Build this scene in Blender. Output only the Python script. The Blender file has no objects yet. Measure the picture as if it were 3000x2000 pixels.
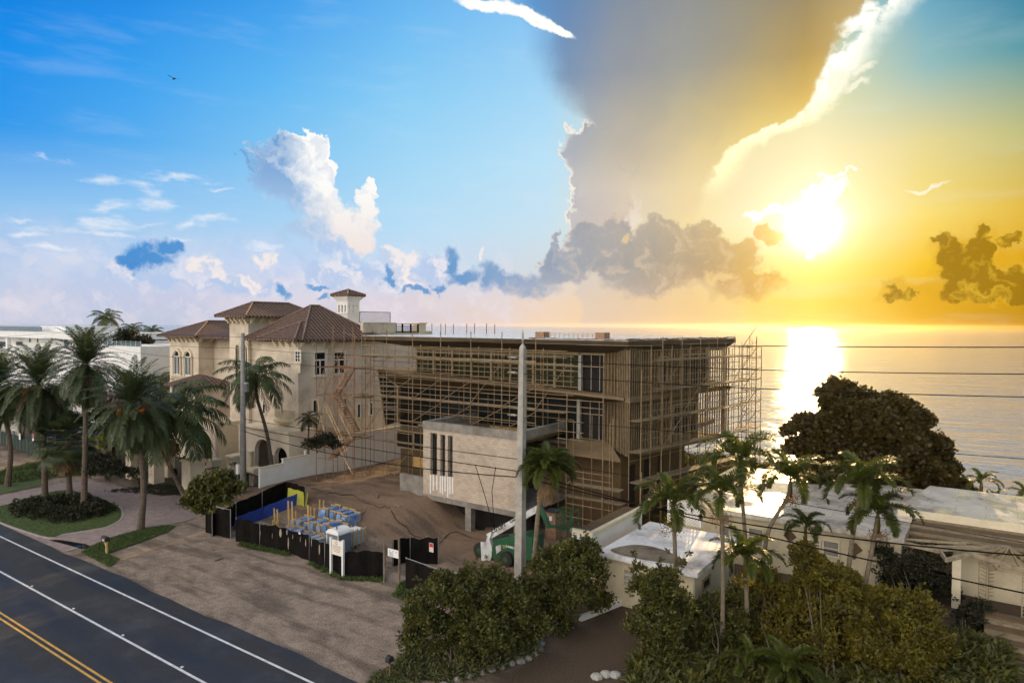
import bpy, bmesh, math, random
import numpy as np
from mathutils import Vector, Matrix
R_ = math.radians
S = bpy.context.scene
COL = S.collection
# ---------------------------------------------------------------- camera
# world frame: +X runs along the road towards the right, +Y points at the sea
HC = 16.5; YAW = R_(35); PIT = R_(1.418); ROLL = .0054; FP = 2000.0
cd = bpy.data.cameras.new('camera'); cam = bpy.data.objects.new('camera', cd); COL.objects.link(cam)
RM = Matrix.Rotation(YAW, 3, 'Z') @ Matrix.Rotation(math.pi/2-PIT, 3, 'X') @ Matrix.Rotation(ROLL, 3, 'Z')
CAMP = Vector((0, 0, HC))
M4 = RM.to_4x4(); M4.translation = CAMP; cam.matrix_world = M4
cd.sensor_width = 36; cd.lens = 24; cd.clip_start = .2; cd.clip_end = 60000
S.camera = cam
S.render.resolution_x = 1024; S.render.resolution_y = 682
S.view_settings.view_transform = 'Standard'; S.view_settings.look = 'None'
EXPO = 1.0; S.view_settings.exposure = EXPO; S.view_settings.gamma = 1.0
S.cycles.max_bounces = 6; S.cycles.transparent_max_bounces = 6; S.cycles.volume_bounces = 0
def ray(px, py): return RM @ Vector((px-1500, -(py-1000), -FP))
def PZ(px, py, z=0.):
    d = ray(px, py); return CAMP + d*((z-HC)/d.z)
def PY(px, py, y):
    d = ray(px, py); return CAMP + d*(y/d.y)
def PX(px, py, x):
    d = ray(px, py); return CAMP + d*(x/d.x)
FW = Vector((-math.sin(YAW), math.cos(YAW), 0)); RT = Vector((math.cos(YAW), math.sin(YAW), 0))
def AE(px, py):                       # direction -> (azimuth, elevation) in degrees
    d = ray(px, py).normalized()
    return math.degrees(math.atan2(d.dot(RT), d.dot(FW))), math.degrees(math.asin(d.z))
def lin(c):
    return tuple(((v/255)/12.92 if v/255 <= .04045 else ((v/255+.055)/1.055)**2.4) for v in c)
# ---------------------------------------------------------------- sun
SUNPX = (2385, 665)
sd = ray(*SUNPX).normalized()
SUN_EL = math.asin(sd.z); SUN_AZ = math.atan2(sd.x, sd.y)
sl = bpy.data.lights.new('sun', 'SUN'); sun = bpy.data.objects.new('sun', sl); COL.objects.link(sun)
sl.energy = 3.6; sl.angle = R_(0.6); sl.color = (1, .66, .30)
sun.rotation_euler = sd.to_track_quat('Z', 'Y').to_euler()
# ---------------------------------------------------------------- sky
W = bpy.data.worlds.new('World'); S.world = W; W.use_nodes = True; W.cycles.sampling_method = 'NONE'
NT = W.node_tree; NT.nodes.clear()
def N(t, **k):
    n = NT.nodes.new(t)
    for a, b in k.items(): setattr(n, a, b)
    return n
def put(n, i, v):
    if hasattr(v, 'is_output'): NT.links.new(v, n.inputs[i])
    elif v is not None: n.inputs[i].default_value = v
def M(op, a, b=None, c=None, clamp=False):
    n = N('ShaderNodeMath', operation=op, use_clamp=clamp); put(n, 0, a); put(n, 1, b); put(n, 2, c); return n.outputs[0]
def VM(op, a, b=None, out=0):
    n = N('ShaderNodeVectorMath', operation=op); put(n, 0, a); put(n, 1, b)
    return n.outputs['Value'] if op in ('DOT_PRODUCT', 'LENGTH') else n.outputs[0]
def MIX(f, a, b):
    n = N('ShaderNodeMix', data_type='RGBA'); put(n, 0, f); put(n, 6, a if hasattr(a, 'is_output') else (*a, 1)); put(n, 7, b if hasattr(b, 'is_output') else (*b, 1)); return n.outputs[2]
def SM(x, a, b):
    n = N('ShaderNodeMapRange', interpolation_type='SMOOTHSTEP'); put(n, 0, x); put(n, 1, a); put(n, 2, b); return n.outputs[0]
def NOI(vec, sc, det=5, rough=.55, col=False, dist=0):
    n = N('ShaderNodeTexNoise'); n.noise_dimensions = '2D'
    put(n, 'Vector', vec); n.inputs['Scale'].default_value = sc; n.inputs['Detail'].default_value = det; n.inputs['Roughness'].default_value = rough
    n.inputs['Distortion'].default_value = dist
    return n.outputs[0]
def RAMP(x, stops, smooth=True):
    n = N('ShaderNodeValToRGB'); put(n, 0, x); e = n.color_ramp.elements
    n.color_ramp.interpolation = 'EASE' if not smooth else 'LINEAR'
    while len(e) < len(stops): e.new(.5)
    for i, (p, c) in enumerate(stops): e[i].position = p
    for i, (p, c) in enumerate(stops): e[i].position = p; e[i].color = (*c, 1)
    return n.outputs[0]
tc = N('ShaderNodeTexCoord').outputs['Generated']
dirn = VM('NORMALIZE', tc)
df = VM('DOT_PRODUCT', dirn, tuple(FW)); dr = VM('DOT_PRODUCT', dirn, tuple(RT))
sep = N('ShaderNodeSeparateXYZ'); put(sep, 0, dirn)
az = M('MULTIPLY', M('ARCTAN2', dr, df), 57.29578)
el = M('MULTIPLY', M('ARCSINE', sep.outputs[2]), 57.29578)
cmb = N('ShaderNodeCombineXYZ'); put(cmb, 0, az); put(cmb, 1, el); AEv = cmb.outputs[0]
def azn(px): return (AE(px, 950)[0]+60)/120
azN = M('DIVIDE', M('ADD', az, 60), 120, clamp=True)
def GRID(pxs, rows, x=azN, e=el):          # rows: [(elevation, [colours])]
    out = None; pe = None
    for ev, cs in rows:
        c = RAMP(x, [(azn(p), lin(k)) for p, k in zip(pxs, cs)])
        out = c if out is None else MIX(SM(e, pe, ev) if False else M('DIVIDE', M('SUBTRACT', e, pe), ev-pe, clamp=True), out, c)
        pe = ev
    return out
pxs = [0, 400, 800, 1200, 1600, 2000, 2380, 2700, 3000]
base = GRID(pxs, [
 (0.2, [(190,202,226),(192,202,224),(202,204,222),(216,206,214),(243,214,186),(246,205,140),(255,222,110),(228,172,38),(196,142,20)]),
 (1.8, [(196,205,228),(196,203,228),(212,208,226),(222,210,216),(240,214,190),(245,205,140),(255,225,100),(232,176,30),(200,148,15)]),
 (4.5, [(182,204,236),(186,208,238),(196,212,240),(200,220,242),(214,218,222),(242,216,160),(255,238,130),(246,198,48),(224,168,22)]),
 (8,   [(140,194,240),(154,202,242),(168,210,243),(184,222,246),(202,226,240),(250,228,165),(255,250,215),(250,222,118),(228,188,72)]),
 (13,  [(52,154,236),(88,174,240),(132,198,243),(165,216,246),(188,226,247),(240,220,180),(254,240,190),(232,216,150),(190,190,130)]),
 (18,  [(26,142,234),(58,160,238),(98,184,243),(140,206,246),(168,216,246),(240,222,160),(228,226,180),(150,190,190),(88,154,165)]),
 (24,  [(10,116,218),(24,134,228),(62,158,236),(108,186,242),(142,200,243),(190,200,190),(190,216,206),(80,160,198),(20,114,168)]),
 (36,  [(6,84,180),(10,92,190),(24,110,205),(40,124,214),(60,135,214),(80,140,200),(80,145,195),(30,105,165),(18,90,150)])])
# cloud coordinates warped by noise
def NV(sc, det, rough):            # two centred noises as one vector (no implicit socket conversions)
    a = M('SUBTRACT', NOI(AEv, sc, det, rough), .5); b = M('SUBTRACT', NOI(VM('ADD', AEv, (171.3, 55.7, 0)), sc, det, rough), .5)
    c = N('ShaderNodeCombineXYZ'); put(c, 0, a); put(c, 1, b); return c.outputs[0]
nb = NV(.16, 3, .5); nf = NV(.62, 6, .6)
def WARP(a, b):
    s1 = N('ShaderNodeVectorMath', operation='SCALE'); put(s1, 0, nb); s1.inputs['Scale'].default_value = a
    s2 = N('ShaderNodeVectorMath', operation='SCALE'); put(s2, 0, nf); s2.inputs['Scale'].default_value = b
    return VM('ADD', VM('ADD', AEv, s1.outputs[0]), s2.outputs[0])
wCu = WARP(2.0, 3.0); wBig = WARP(3.0, 2.6); wFi = WARP(1.2, 2.4); wSoft = WARP(2.5, 1.0)
_r0 = NOI(wCu, .36, 5, .52); _r1 = NOI(VM('ADD', wCu, (.5, .28, 0)), .36, 5, .52); REL = M('SUBTRACT', _r0, _r1)   # billow relief lit from the sun's side
DPP = 180/math.pi/2000
def BLOBS(vec, bl):                # signed field, >0 inside
    F = None
    for b in bl:
        cx, cy, rx, ry = b[:4]; rot = b[4] if len(b) > 4 else 0
        a, e = AE(cx, cy); k = math.cos(R_(a))**2
        sx = max(rx*DPP*k, .05); sy = max(ry*DPP*math.cos(R_(a)), .05)
        if rot:
            m = N('ShaderNodeMapping'); m.vector_type = 'TEXTURE'; put(m, 0, vec)
            m.inputs['Location'].default_value = (a, e, 0); m.inputs['Scale'].default_value = (sx, sy, 1); m.inputs['Rotation'].default_value = (0, 0, R_(rot)); o = m.outputs[0]
        else:
            m = N('ShaderNodeVectorMath', operation='MULTIPLY_ADD'); put(m, 0, vec); put(m, 1, (1/sx, 1/sy, 0)); put(m, 2, (-a/sx, -e/sy, 0)); o = m.outputs[0]
        L = VM('LENGTH', o)
        F = L if F is None else M('SMOOTH_MIN', F, L, .25)
    return M('SUBTRACT', 1.0, F)
def LAY(bg, F, colr, w0=0., w1=.18, op=1.0):
    a = SM(F, w0, w1)
    if op != 1.0: a = M('MULTIPLY', a, op)
    return OVER(a, bg, colr)
KX = 2**-EXPO
def BG(c, s=KX):
    b = N('ShaderNodeBackground'); put(b, 0, c if hasattr(c, 'is_output') else (*c, 1)); b.inputs[1].default_value = s; return b.outputs[0]
def OVER(f, bgd, c):               # lay a colour over the sky so far, as closures (keeps the shader stack small)
    m = N('ShaderNodeMixShader'); put(m, 0, f); NT.links.new(bgd, m.inputs[1]); NT.links.new(BG(c), m.inputs[2]); return m.outputs[0]
def ADDS(bgd, c, f):
    a = N('ShaderNodeAddShader'); NT.links.new(bgd, a.inputs[0]); b = N('ShaderNodeBackground'); b.inputs[0].default_value = (*c, 1); put(b, 1, M('MULTIPLY', f, KX))
    NT.links.new(b.outputs[0], a.inputs[1]); return a.outputs[0]
sky = BG(base)
# thin striations high up
st = N('ShaderNodeMapping'); put(st, 0, AEv); st.inputs['Scale'].default_value = (.10, .55, 1); st.inputs['Rotation'].default_value = (0, 0, R_(-4))
stn = NOI(st.outputs[0], 1.0, 6, .6)
fr = SM(el, 40, 22)
sky = OVER(M('MULTIPLY', M('MULTIPLY', SM(stn, .5, .8), .10), fr), sky, lin((225, 238, 250)))
# hazy pale puffs low over the sea
puff = NOI(WARP(.5, .6), .28, 7, .6)
lowm = M('MULTIPLY', SM(el, 8.5, 3.0), SM(az, 6, -4))
sky = OVER(M('MULTIPLY', M('MULTIPLY', SM(puff, .36, .7), lowm), .7), sky, MIX(SM(el, .5, 5), lin((226, 216, 226)), lin((212, 220, 238))))
puff2 = NOI(WARP(.3, 1.2), .5, 7, .62)
sky = OVER(M('MULTIPLY', M('MULTIPLY', SM(puff2, .5, .68), lowm), .35), sky, lin((240, 230, 234)))
# cirrus wisps on the left
mc = N('ShaderNodeMapping'); put(mc, 0, AEv); mc.inputs['Scale'].default_value = (.30, 1.1, 1); mc.inputs['Rotation'].default_value = (0, 0, R_(12))
cn = NOI(mc.outputs[0], 1.0, 7, .62)
FC = BLOBS(wSoft, [(300,530,70,24),(420,570,105,34,-32),(520,528,120,16),(250,660,170,34,8),(300,612,80,20,12),(580,648,130,20,10),(90,695,90,11),(60,640,90,12),(150,470,60,8),(350,690,110,8),(660,560,70,8),(160,740,80,9),(520,700,90,7),(440,652,60,10,4),(780,716,60,12)])
FCn = M('ADD', FC, M('MULTIPLY', M('SUBTRACT', cn, .55), 3.2))
sky = LAY(sky, FCn, lin((236, 240, 248)), -.25, 1.5, .85)
# white towering cumulus
sky = LAY(sky, BLOBS(wCu, [(1000,790,190,70),(1180,800,140,70),(1290,790,90,60),(700,835,240,44),(980,700,120,80),(450,800,160,50)]), MIX(SM(REL, -.08, .12), lin((178, 200, 234)), lin((236, 232, 238))), 0, .7, .8)
FB = BLOBS(wCu, [(860,440,85,50),(925,480,62,80),(800,490,75,85),(850,560,90,80),(935,600,100,75),(1010,650,85,65),(1075,575,30,70),(1085,640,45,65),(1060,700,60,45),(900,680,110,50),(725,463,24,12)])
litB = M('ADD', M('ADD', SM(M('SUBTRACT', az, M('MULTIPLY', el, -.45)), AE(860, 560)[0]+.45*AE(860,560)[1]-.6, AE(980, 560)[0]+.45*AE(980,560)[1]), M('MULTIPLY', SM(FB, .35, 0.), .18)), M('MULTIPLY', REL, 1.9), clamp=True)
colB = MIX(litB, MIX(SM(el, 7, 14), lin((176, 202, 232)), lin((116, 164, 214))), MIX(SM(el, 5, 12), lin((240, 228, 224)), lin((254, 253, 250))))
sky = OVER(SM(FB, 0, M('ADD', .12, M('MULTIPLY', M('ADD', SM(el, 12, 8), SM(litB, .5, 0)), .35))), sky, colB)
sky = LAY(sky, BLOBS(wFi, [(1180,775,48,45),(1215,815,30,45),(1150,740,40,25),(790,752,40,28),(600,770,60,36),(660,810,50,30),(730,830,40,30),(1405,745,8,30)]), MIX(SM(REL, -.1, .08), lin((196, 210, 234)), lin((250, 238, 232))), 0, .4, .8)
# small dark blue clouds
FD = BLOBS(wFi, [(445,752,84,44),(505,724,52,28),(400,770,48,28),(1330,770,34,56,15),(1360,815,50,34),(1435,805,50,50),(1480,830,60,36),(1290,838,40,14),(1140,795,20,36),(1140,815,30,14),(835,850,34,22,-25),(955,866,40,14),(930,832,60,10),(1220,848,40,12),(1500,830,60,34),(1620,775,40,60),(1560,840,60,50)])
sky = LAY(sky, FD, RAMP(azN, [(azn(380), lin((48, 136, 208))), (azn(900), lin((96, 158, 212))), (azn(1350), lin((96, 150, 202))), (azn(1500), lin((140, 166, 200))), (azn(1650), lin((158, 168, 190)))]), 0, .6, .9)
# the big plume
def FCV(x, pts, lo, hi):           # piecewise curve: elevation -> azimuth
    n = N('ShaderNodeFloatCurve'); put(n, 'Value', M('DIVIDE', el if x is None else x, 30, clamp=True))
    cv = n.mapping.curves[0]; P = sorted(pts)
    while len(cv.points) < len(P): cv.points.new(.5, .5)
    for p, (u, v) in zip(cv.points, P): p.location = (u/30, (v-lo)/(hi-lo)); p.handle_type = 'VECTOR'
    n.mapping.update(); return M('ADD', M('MULTIPLY', n.outputs[0], hi-lo), lo)
def ptl(l): return [(AE(x, y)[1], AE(x, y)[0]) for x, y in l]
sepw = N('ShaderNodeSeparateXYZ'); put(sepw, 0, WARP(2.2, 1.3)); waz, wel = sepw.outputs[0], sepw.outputs[1]
Lb = FCV(wel, ptl([(1480,-60),(1520,30),(1600,90),(1590,170),(1620,240),(1680,310),(1745,372)])+ptl([(1650,400),(1632,440),(1655,485),(1690,540),(1672,600),(1655,660),(1680,800)]), -20, 40)
Rb = FCV(wel, ptl([(2640,-80),(2560,-10),(2475,80),(2440,150),(2425,215),(2395,280),(2330,340),(2210,400),(2130,450),(2080,520),(2060,600),(2100,700)]), -20, 40)
dL = M('SUBTRACT', waz, Lb); dR = M('SUBTRACT', Rb, waz)
topf = SM(el, AE(1700, 700)[1], AE(1700, 520)[1])
softL = M('ADD', M('MULTIPLY', SM(el, 15.5, 18), 2.6), .5)
inner = M('MULTIPLY', M('MULTIPLY', SM(dL, M('MULTIPLY', softL, -.75), M('MULTIPLY', softL, .6)), SM(dR, -.5, .7)), M('ADD', M('MULTIPLY', topf, .6), .4))
colP = GRID([1550, 1650, 1800, 2000, 2200, 2350, 2500], [
 (6, [(205,205,215),(205,198,200),(218,200,188),(242,212,168),(252,218,150),(255,225,150),(255,225,150)]),
 (11,[(196,202,212),(200,198,200),(216,202,184),(238,216,168),(250,226,156),(254,230,160),(255,232,170)]),
 (14,[(160,182,204),(176,182,190),(196,186,170),(222,202,156),(244,216,136),(254,228,140),(255,230,160)]),
 (17,[(132,166,198),(154,170,186),(178,174,166),(194,182,148),(214,188,122),(226,190,104),(250,215,130)]),
 (20,[(108,154,198),(126,152,184),(154,158,164),(166,164,152),(178,162,122),(190,160,92),(220,186,110)]),
 (25,[(96,152,208),(104,142,188),(134,146,162),(148,150,150),(150,144,126),(152,138,104),(180,160,120)])], x=azN)
pn = NOI(wSoft, .22, 5, .5)
colP = MIX(M('MULTIPLY', SM(pn, .35, .75), .12), colP, lin((110, 125, 150)))
# silver linings left and right
rimR = M('MULTIPLY', SM(dR, .5, -.2), SM(dR, M('SUBTRACT', -2.6, M('MULTIPLY', SM(el, 14, 24), 2.2)), -.6))
rimR = M('MULTIPLY', rimR, M('MULTIPLY', SM(el, 9.5, 13.5), SM(NOI(WARP(1., 1.5), .45, 6, .55), .3, .5)))
rimL = M('MULTIPLY', M('MULTIPLY', SM(dL, -.5, -.15), SM(dL, .45, -.05)), M('MULTIPLY', M('MULTIPLY', SM(el, 17.2, 15.8), SM(el, 4.5, 6)), SM(NOI(WARP(1., 1.5), .55, 5, .55), .36, .56)))
streak = BLOBS(WARP(.8, .7), [(1430,20,110,17,-8),(1560,55,110,18,-22),(1640,92,50,14,-20)])
lob = BLOBS(wCu, [(1712,395,62,40),(1682,440,50,44),(1715,500,60,50),(1725,570,64,56),(1712,640,64,56),(1780,440,90,90),(1790,560,90,120)])
sky = OVER(M('MULTIPLY', SM(lob, -.10, .0), SM(el, 4.5, 7)), sky, lin((250, 240, 226)))
sky = OVER(M('MAXIMUM', inner, M('MULTIPLY', SM(lob, .0, .22), SM(el, 4, 6))), sky, colP)
sky = OVER(M('MULTIPLY', M('MULTIPLY', SM(lob, .5, .05), SM(lob, -.02, .1)), M('MULTIPLY', SM(REL, .0, -.15), .35)), sky, lin((150, 160, 180)))
sky = OVER(SM(streak, 0, .3), sky, (1.0, 1.0, .98))
sky = OVER(rimR, sky, MIX(SM(el, 13, 20), (1.25, 1.15, .64), (1.25, 1.2, 1.05)))
spur = BLOBS(WARP(.8, 1.2), [(2530,205,55,16,25),(2510,255,60,13,25),(2460,240,40,40),(2710,550,80,9,6)])
sky = OVER(M('MULTIPLY', SM(spur, .1, .6), .8), sky, lin((255, 250, 225)))
# low bank in front of the plume
FK = BLOBS(WARP(1.4, 2.6), [(1720,700,60,60),(1690,770,60,70),(1800,690,60,60),(1830,760,110,80),(1930,690,80,66),(2060,690,80,60),(2000,770,190,90),(2150,760,90,60),(2180,840,150,50),(1900,840,170,44),(1620,790,60,60),(1560,850,110,30),(1630,735,26,40),(2250,700,50,30)])
hole = BLOBS(WARP(1.2, 2.4), [(2110,812,60,26),(1830,695,22,30)])
colK = GRID([1500, 1700, 1900, 2100, 2250, 2400], [
 (1.5,[(178,190,212),(192,186,186),(200,180,158),(220,178,118),(232,180,80),(250,206,96)]),
 (5,  [(140,164,196),(160,164,172),(172,162,148),(196,166,120),(228,178,82),(252,214,110)]),
 (9,  [(146,168,198),(172,172,176),(186,174,158),(214,186,136),(244,204,118),(255,230,150)])])
colK = MIX(M('MULTIPLY', SM(FK, .3, 0), .55), colK, lin((250, 222, 180)))
colK = MIX(M('MULTIPLY', SM(REL, .0, .2), .36), colK, lin((246, 218, 182)))
colK = MIX(M('MULTIPLY', SM(REL, -.0, -.2), .2), colK, lin((140, 140, 148)))
sky = OVER(M('MULTIPLY', SM(FK, 0, M('ADD', .22, M('MULTIPLY', SM(el, 5, 2), .6))), .92), sky, colK)
sky = OVER(M('MULTIPLY', SM(hole, .1, .6), .6), sky, lin((250, 216, 150)))
# blown-out patch round the sun
FH = BLOBS(WARP(1.2, 2.8), [(2310,608,120,24,6),(2420,560,64,26,18),(2462,520,56,9,12),(2220,635,56,14),(2395,655,70,46),(2388,712,58,46)])
sky = OVER(SM(FH, 0, .35), sky, (1.2, 1.15, .98))
# golden cumuli at the right
sky = LAY(sky, BLOBS(wFi, [(2790,740,90,80),(2870,740,90,100),(2960,800,110,90),(2820,840,200,50),(2640,850,90,40)]), lin((222, 168, 36)), 0, .5, .6)
FE = BLOBS(wFi, [(2790,745,62,54),(2865,745,50,60,-20),(2845,800,80,60),(2860,850,110,40),(2875,690,34,30),(2945,700,44,24),(2985,800,60,54),(2900,800,60,40),(2770,700,36,30),(2960,860,90,30),(2640,860,60,26)])
colE = MIX(M('ADD', SM(FE, .28, .02), M('MULTIPLY', REL, 3.2), clamp=True), lin((150, 112, 14)), lin((252, 206, 66)))
sky = LAY(sky, FE, colE, 0, .32, .85)
# sun glow
sdv = tuple(sd); cs = M('MAXIMUM', VM('DOT_PRODUCT', dirn, sdv), 0)
sky = ADDS(sky, (1., .86, .5), M('MULTIPLY', M('POWER', cs, 2600), 3))
sky = ADDS(sky, (1., .78, .34), M('MULTIPLY', M('POWER', cs, 420), .35))
sky = ADDS(sky, (1., .7, .2), M('MULTIPLY', M('POWER', cs, 60), .03))
ns = N('ShaderNodeTexSky'); ns.sky_type = 'NISHITA'; ns.sun_disc = False; ns.sun_elevation = SUN_EL; ns.sun_rotation = SUN_AZ
ns.air_density = 1.0; ns.dust_density = 1.2
BGS = .15
front = M('MULTIPLY', SM(df, .05, .5), SM(el, 62, 34))
bg = N('ShaderNodeBackground'); put(bg, 0, ns.outputs[0]); bg.inputs[1].default_value = BGS
# bright cloud field added in the western sky behind the camera, as fill light
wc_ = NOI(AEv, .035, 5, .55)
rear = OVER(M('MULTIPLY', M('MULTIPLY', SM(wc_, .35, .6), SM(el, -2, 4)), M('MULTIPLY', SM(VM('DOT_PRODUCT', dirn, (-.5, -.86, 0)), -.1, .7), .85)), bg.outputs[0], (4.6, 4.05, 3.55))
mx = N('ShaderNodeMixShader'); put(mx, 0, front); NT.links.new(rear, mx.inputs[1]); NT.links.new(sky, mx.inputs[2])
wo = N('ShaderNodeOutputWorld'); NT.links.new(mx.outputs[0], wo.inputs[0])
# ================================================================ helpers
rng = random.Random(7); nr = np.random.default_rng(11)
def tag(o, label=None, cat=None, group=None, kind=None):
    if label: o['label'] = label
    if cat: o['category'] = cat
    if group: o['group'] = group
    if kind: o['kind'] = kind
    return o
def empty(name, loc, label, cat, group=None):
    o = bpy.data.objects.new(name, None); COL.objects.link(o); o.location = loc; o.empty_display_size = .3
    return tag(o, label, cat, group)
def link(name, me, mat, parent=None, smooth=False):
    o = bpy.data.objects.new(name, me); COL.objects.link(o)
    if mat and len(me.materials) == 0: me.materials.append(mat)
    if parent is not None:
        o.parent = parent; o.matrix_parent_inverse = Matrix.Translation(parent.location).inverted()
    if smooth:
        me.polygons.foreach_set('use_smooth', [True]*len(me.polygons))
    return o
class MB:
    def __init__(s): s.v = []; s.f = []
    def quad(s, *p):
        n = len(s.v); s.v += [tuple(q) for q in p]; s.f.append(tuple(range(n, n+len(p)))); return s
    def box(s, x0, x1, y0, y1, z0, z1, skip=''):
        if x0 > x1: x0, x1 = x1, x0
        if y0 > y1: y0, y1 = y1, y0
        n = len(s.v); s.v += [(x, y, z) for z in (z0, z1) for y in (y0, y1) for x in (x0, x1)]
        F = {'b': (0,2,3,1), 't': (4,5,7,6), 'f': (0,1,5,4), 'k': (2,6,7,3), 'l': (0,4,6,2), 'r': (1,3,7,5)}
        s.f += [tuple(n+i for i in q) for k, q in F.items() if k not in skip]; return s
    def obox(s, c, u, v, w):           # centre and three half-axis vectors
        c, u, v, w = map(Vector, (c, u, v, w)); n = len(s.v)
        s.v += [tuple(c+u*a+v*b+w*d) for d in (-1, 1) for b in (-1, 1) for a in (-1, 1)]
        s.f += [tuple(n+i for i in q) for q in ((0,2,3,1),(4,5,7,6),(0,1,5,4),(2,6,7,3),(0,4,6,2),(1,3,7,5))]; return s
    def bar(s, p, q, w, h=None, up=(0, 0, 1)):
        p, q = Vector(p), Vector(q); d = q-p; L = d.length
        if L < 1e-6: return s
        d /= L; h = h or w; a = d.cross(Vector(up))
        if a.length < .05: a = d.cross(Vector((1, 0, 0)))
        a.normalize(); b = a.cross(d)
        return s.obox((p+q)/2, d*L/2, a*w/2, b*h/2)
    def tube(s, pts, rad, n=8, cap=True):
        pts = [Vector(p) for p in pts]
        if not hasattr(rad, '__len__'): rad = [rad]*len(pts)
        base = len(s.v); prev = None
        for i, p in enumerate(pts):
            d = (pts[min(i+1, len(pts)-1)]-pts[max(i-1, 0)]).normalized()
            a = d.cross(Vector((0, 0, 1))) if prev is None else prev-d*prev.dot(d)
            if a.length < .05: a = d.cross(Vector((1, 0, 0)))
            a.normalize(); prev = a; b = d.cross(a)
            for k in range(n):
                t = 2*math.pi*k/n; s.v.append(tuple(p+(a*math.cos(t)+b*math.sin(t))*rad[i]))
        for i in range(len(pts)-1):
            for k in range(n):
                k2 = (k+1) % n; s.f.append((base+i*n+k, base+i*n+k2, base+(i+1)*n+k2, base+(i+1)*n+k))
        if cap:
            s.f.append(tuple(base+k for k in reversed(range(n)))); s.f.append(tuple(base+(len(pts)-1)*n+k for k in range(n)))
        return s
    def lathe(s, c, prof, n=12):       # prof: [(r, z)]
        c = Vector(c); base = len(s.v)
        for r, z in prof:
            for k in range(n):
                t = 2*math.pi*k/n; s.v.append((c.x+r*math.cos(t), c.y+r*math.sin(t), c.z+z))
        for i in range(len(prof)-1):
            for k in range(n):
                k2 = (k+1) % n; s.f.append((base+i*n+k, base+i*n+k2, base+(i+1)*n+k2, base+(i+1)*n+k))
        s.f.append(tuple(base+(len(prof)-1)*n+k for k in range(n))); return s
    def prism(s, poly, z0, z1):        # xy polygon, ccw
        a = sum(poly[i][0]*poly[(i+1) % len(poly)][1]-poly[(i+1) % len(poly)][0]*poly[i][1] for i in range(len(poly)))
        if a < 0: poly = poly[::-1]
        n = len(s.v); m = len(poly); s.v += [(p[0], p[1], z0) for p in poly]+[(p[0], p[1], z1) for p in poly]
        s.f.append(tuple(n+i for i in reversed(range(m)))); s.f.append(tuple(n+m+i for i in range(m)))
        for i in range(m):
            j = (i+1) % m; s.f.append((n+i, n+j, n+m+j, n+m+i))
        return s
    def build(s, name, mat, parent=None, smooth=False):
        me = bpy.data.meshes.new(name); me.from_pydata(s.v, [], s.f); me.update()
        uv = me.uv_layers.new(name='m'); D = np.zeros((len(me.loops), 2), np.float32)
        for p in me.polygons:
            n = p.normal
            if abs(n.z) > .985: u, v = Vector((1, 0, 0)), Vector((0, 1, 0))
            else:
                u = Vector((0, 0, 1)).cross(n).normalized(); v = n.cross(u)
            for li in p.loop_indices:
                c = me.vertices[me.loops[li].vertex_index].co; D[li] = (c.dot(u), c.dot(v))
        uv.data.foreach_set('uv', D.ravel())
        return link(name, me, mat, parent, smooth)
def npmesh(name, verts, faces, mat, parent=None, smooth=False, kind=None):
    me = bpy.data.meshes.new(name); verts = np.asarray(verts, np.float32); faces = np.asarray(faces, np.int32)
    me.vertices.add(len(verts)); me.vertices.foreach_set('co', verts.ravel())
    k = faces.shape[1]; me.loops.add(faces.size); me.loops.foreach_set('vertex_index', faces.ravel())
    me.polygons.add(len(faces)); me.polygons.foreach_set('loop_start', np.arange(0, faces.size, k, dtype=np.int32)); me.update(calc_edges=True)
    return link(name, me, mat, parent, smooth)
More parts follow.
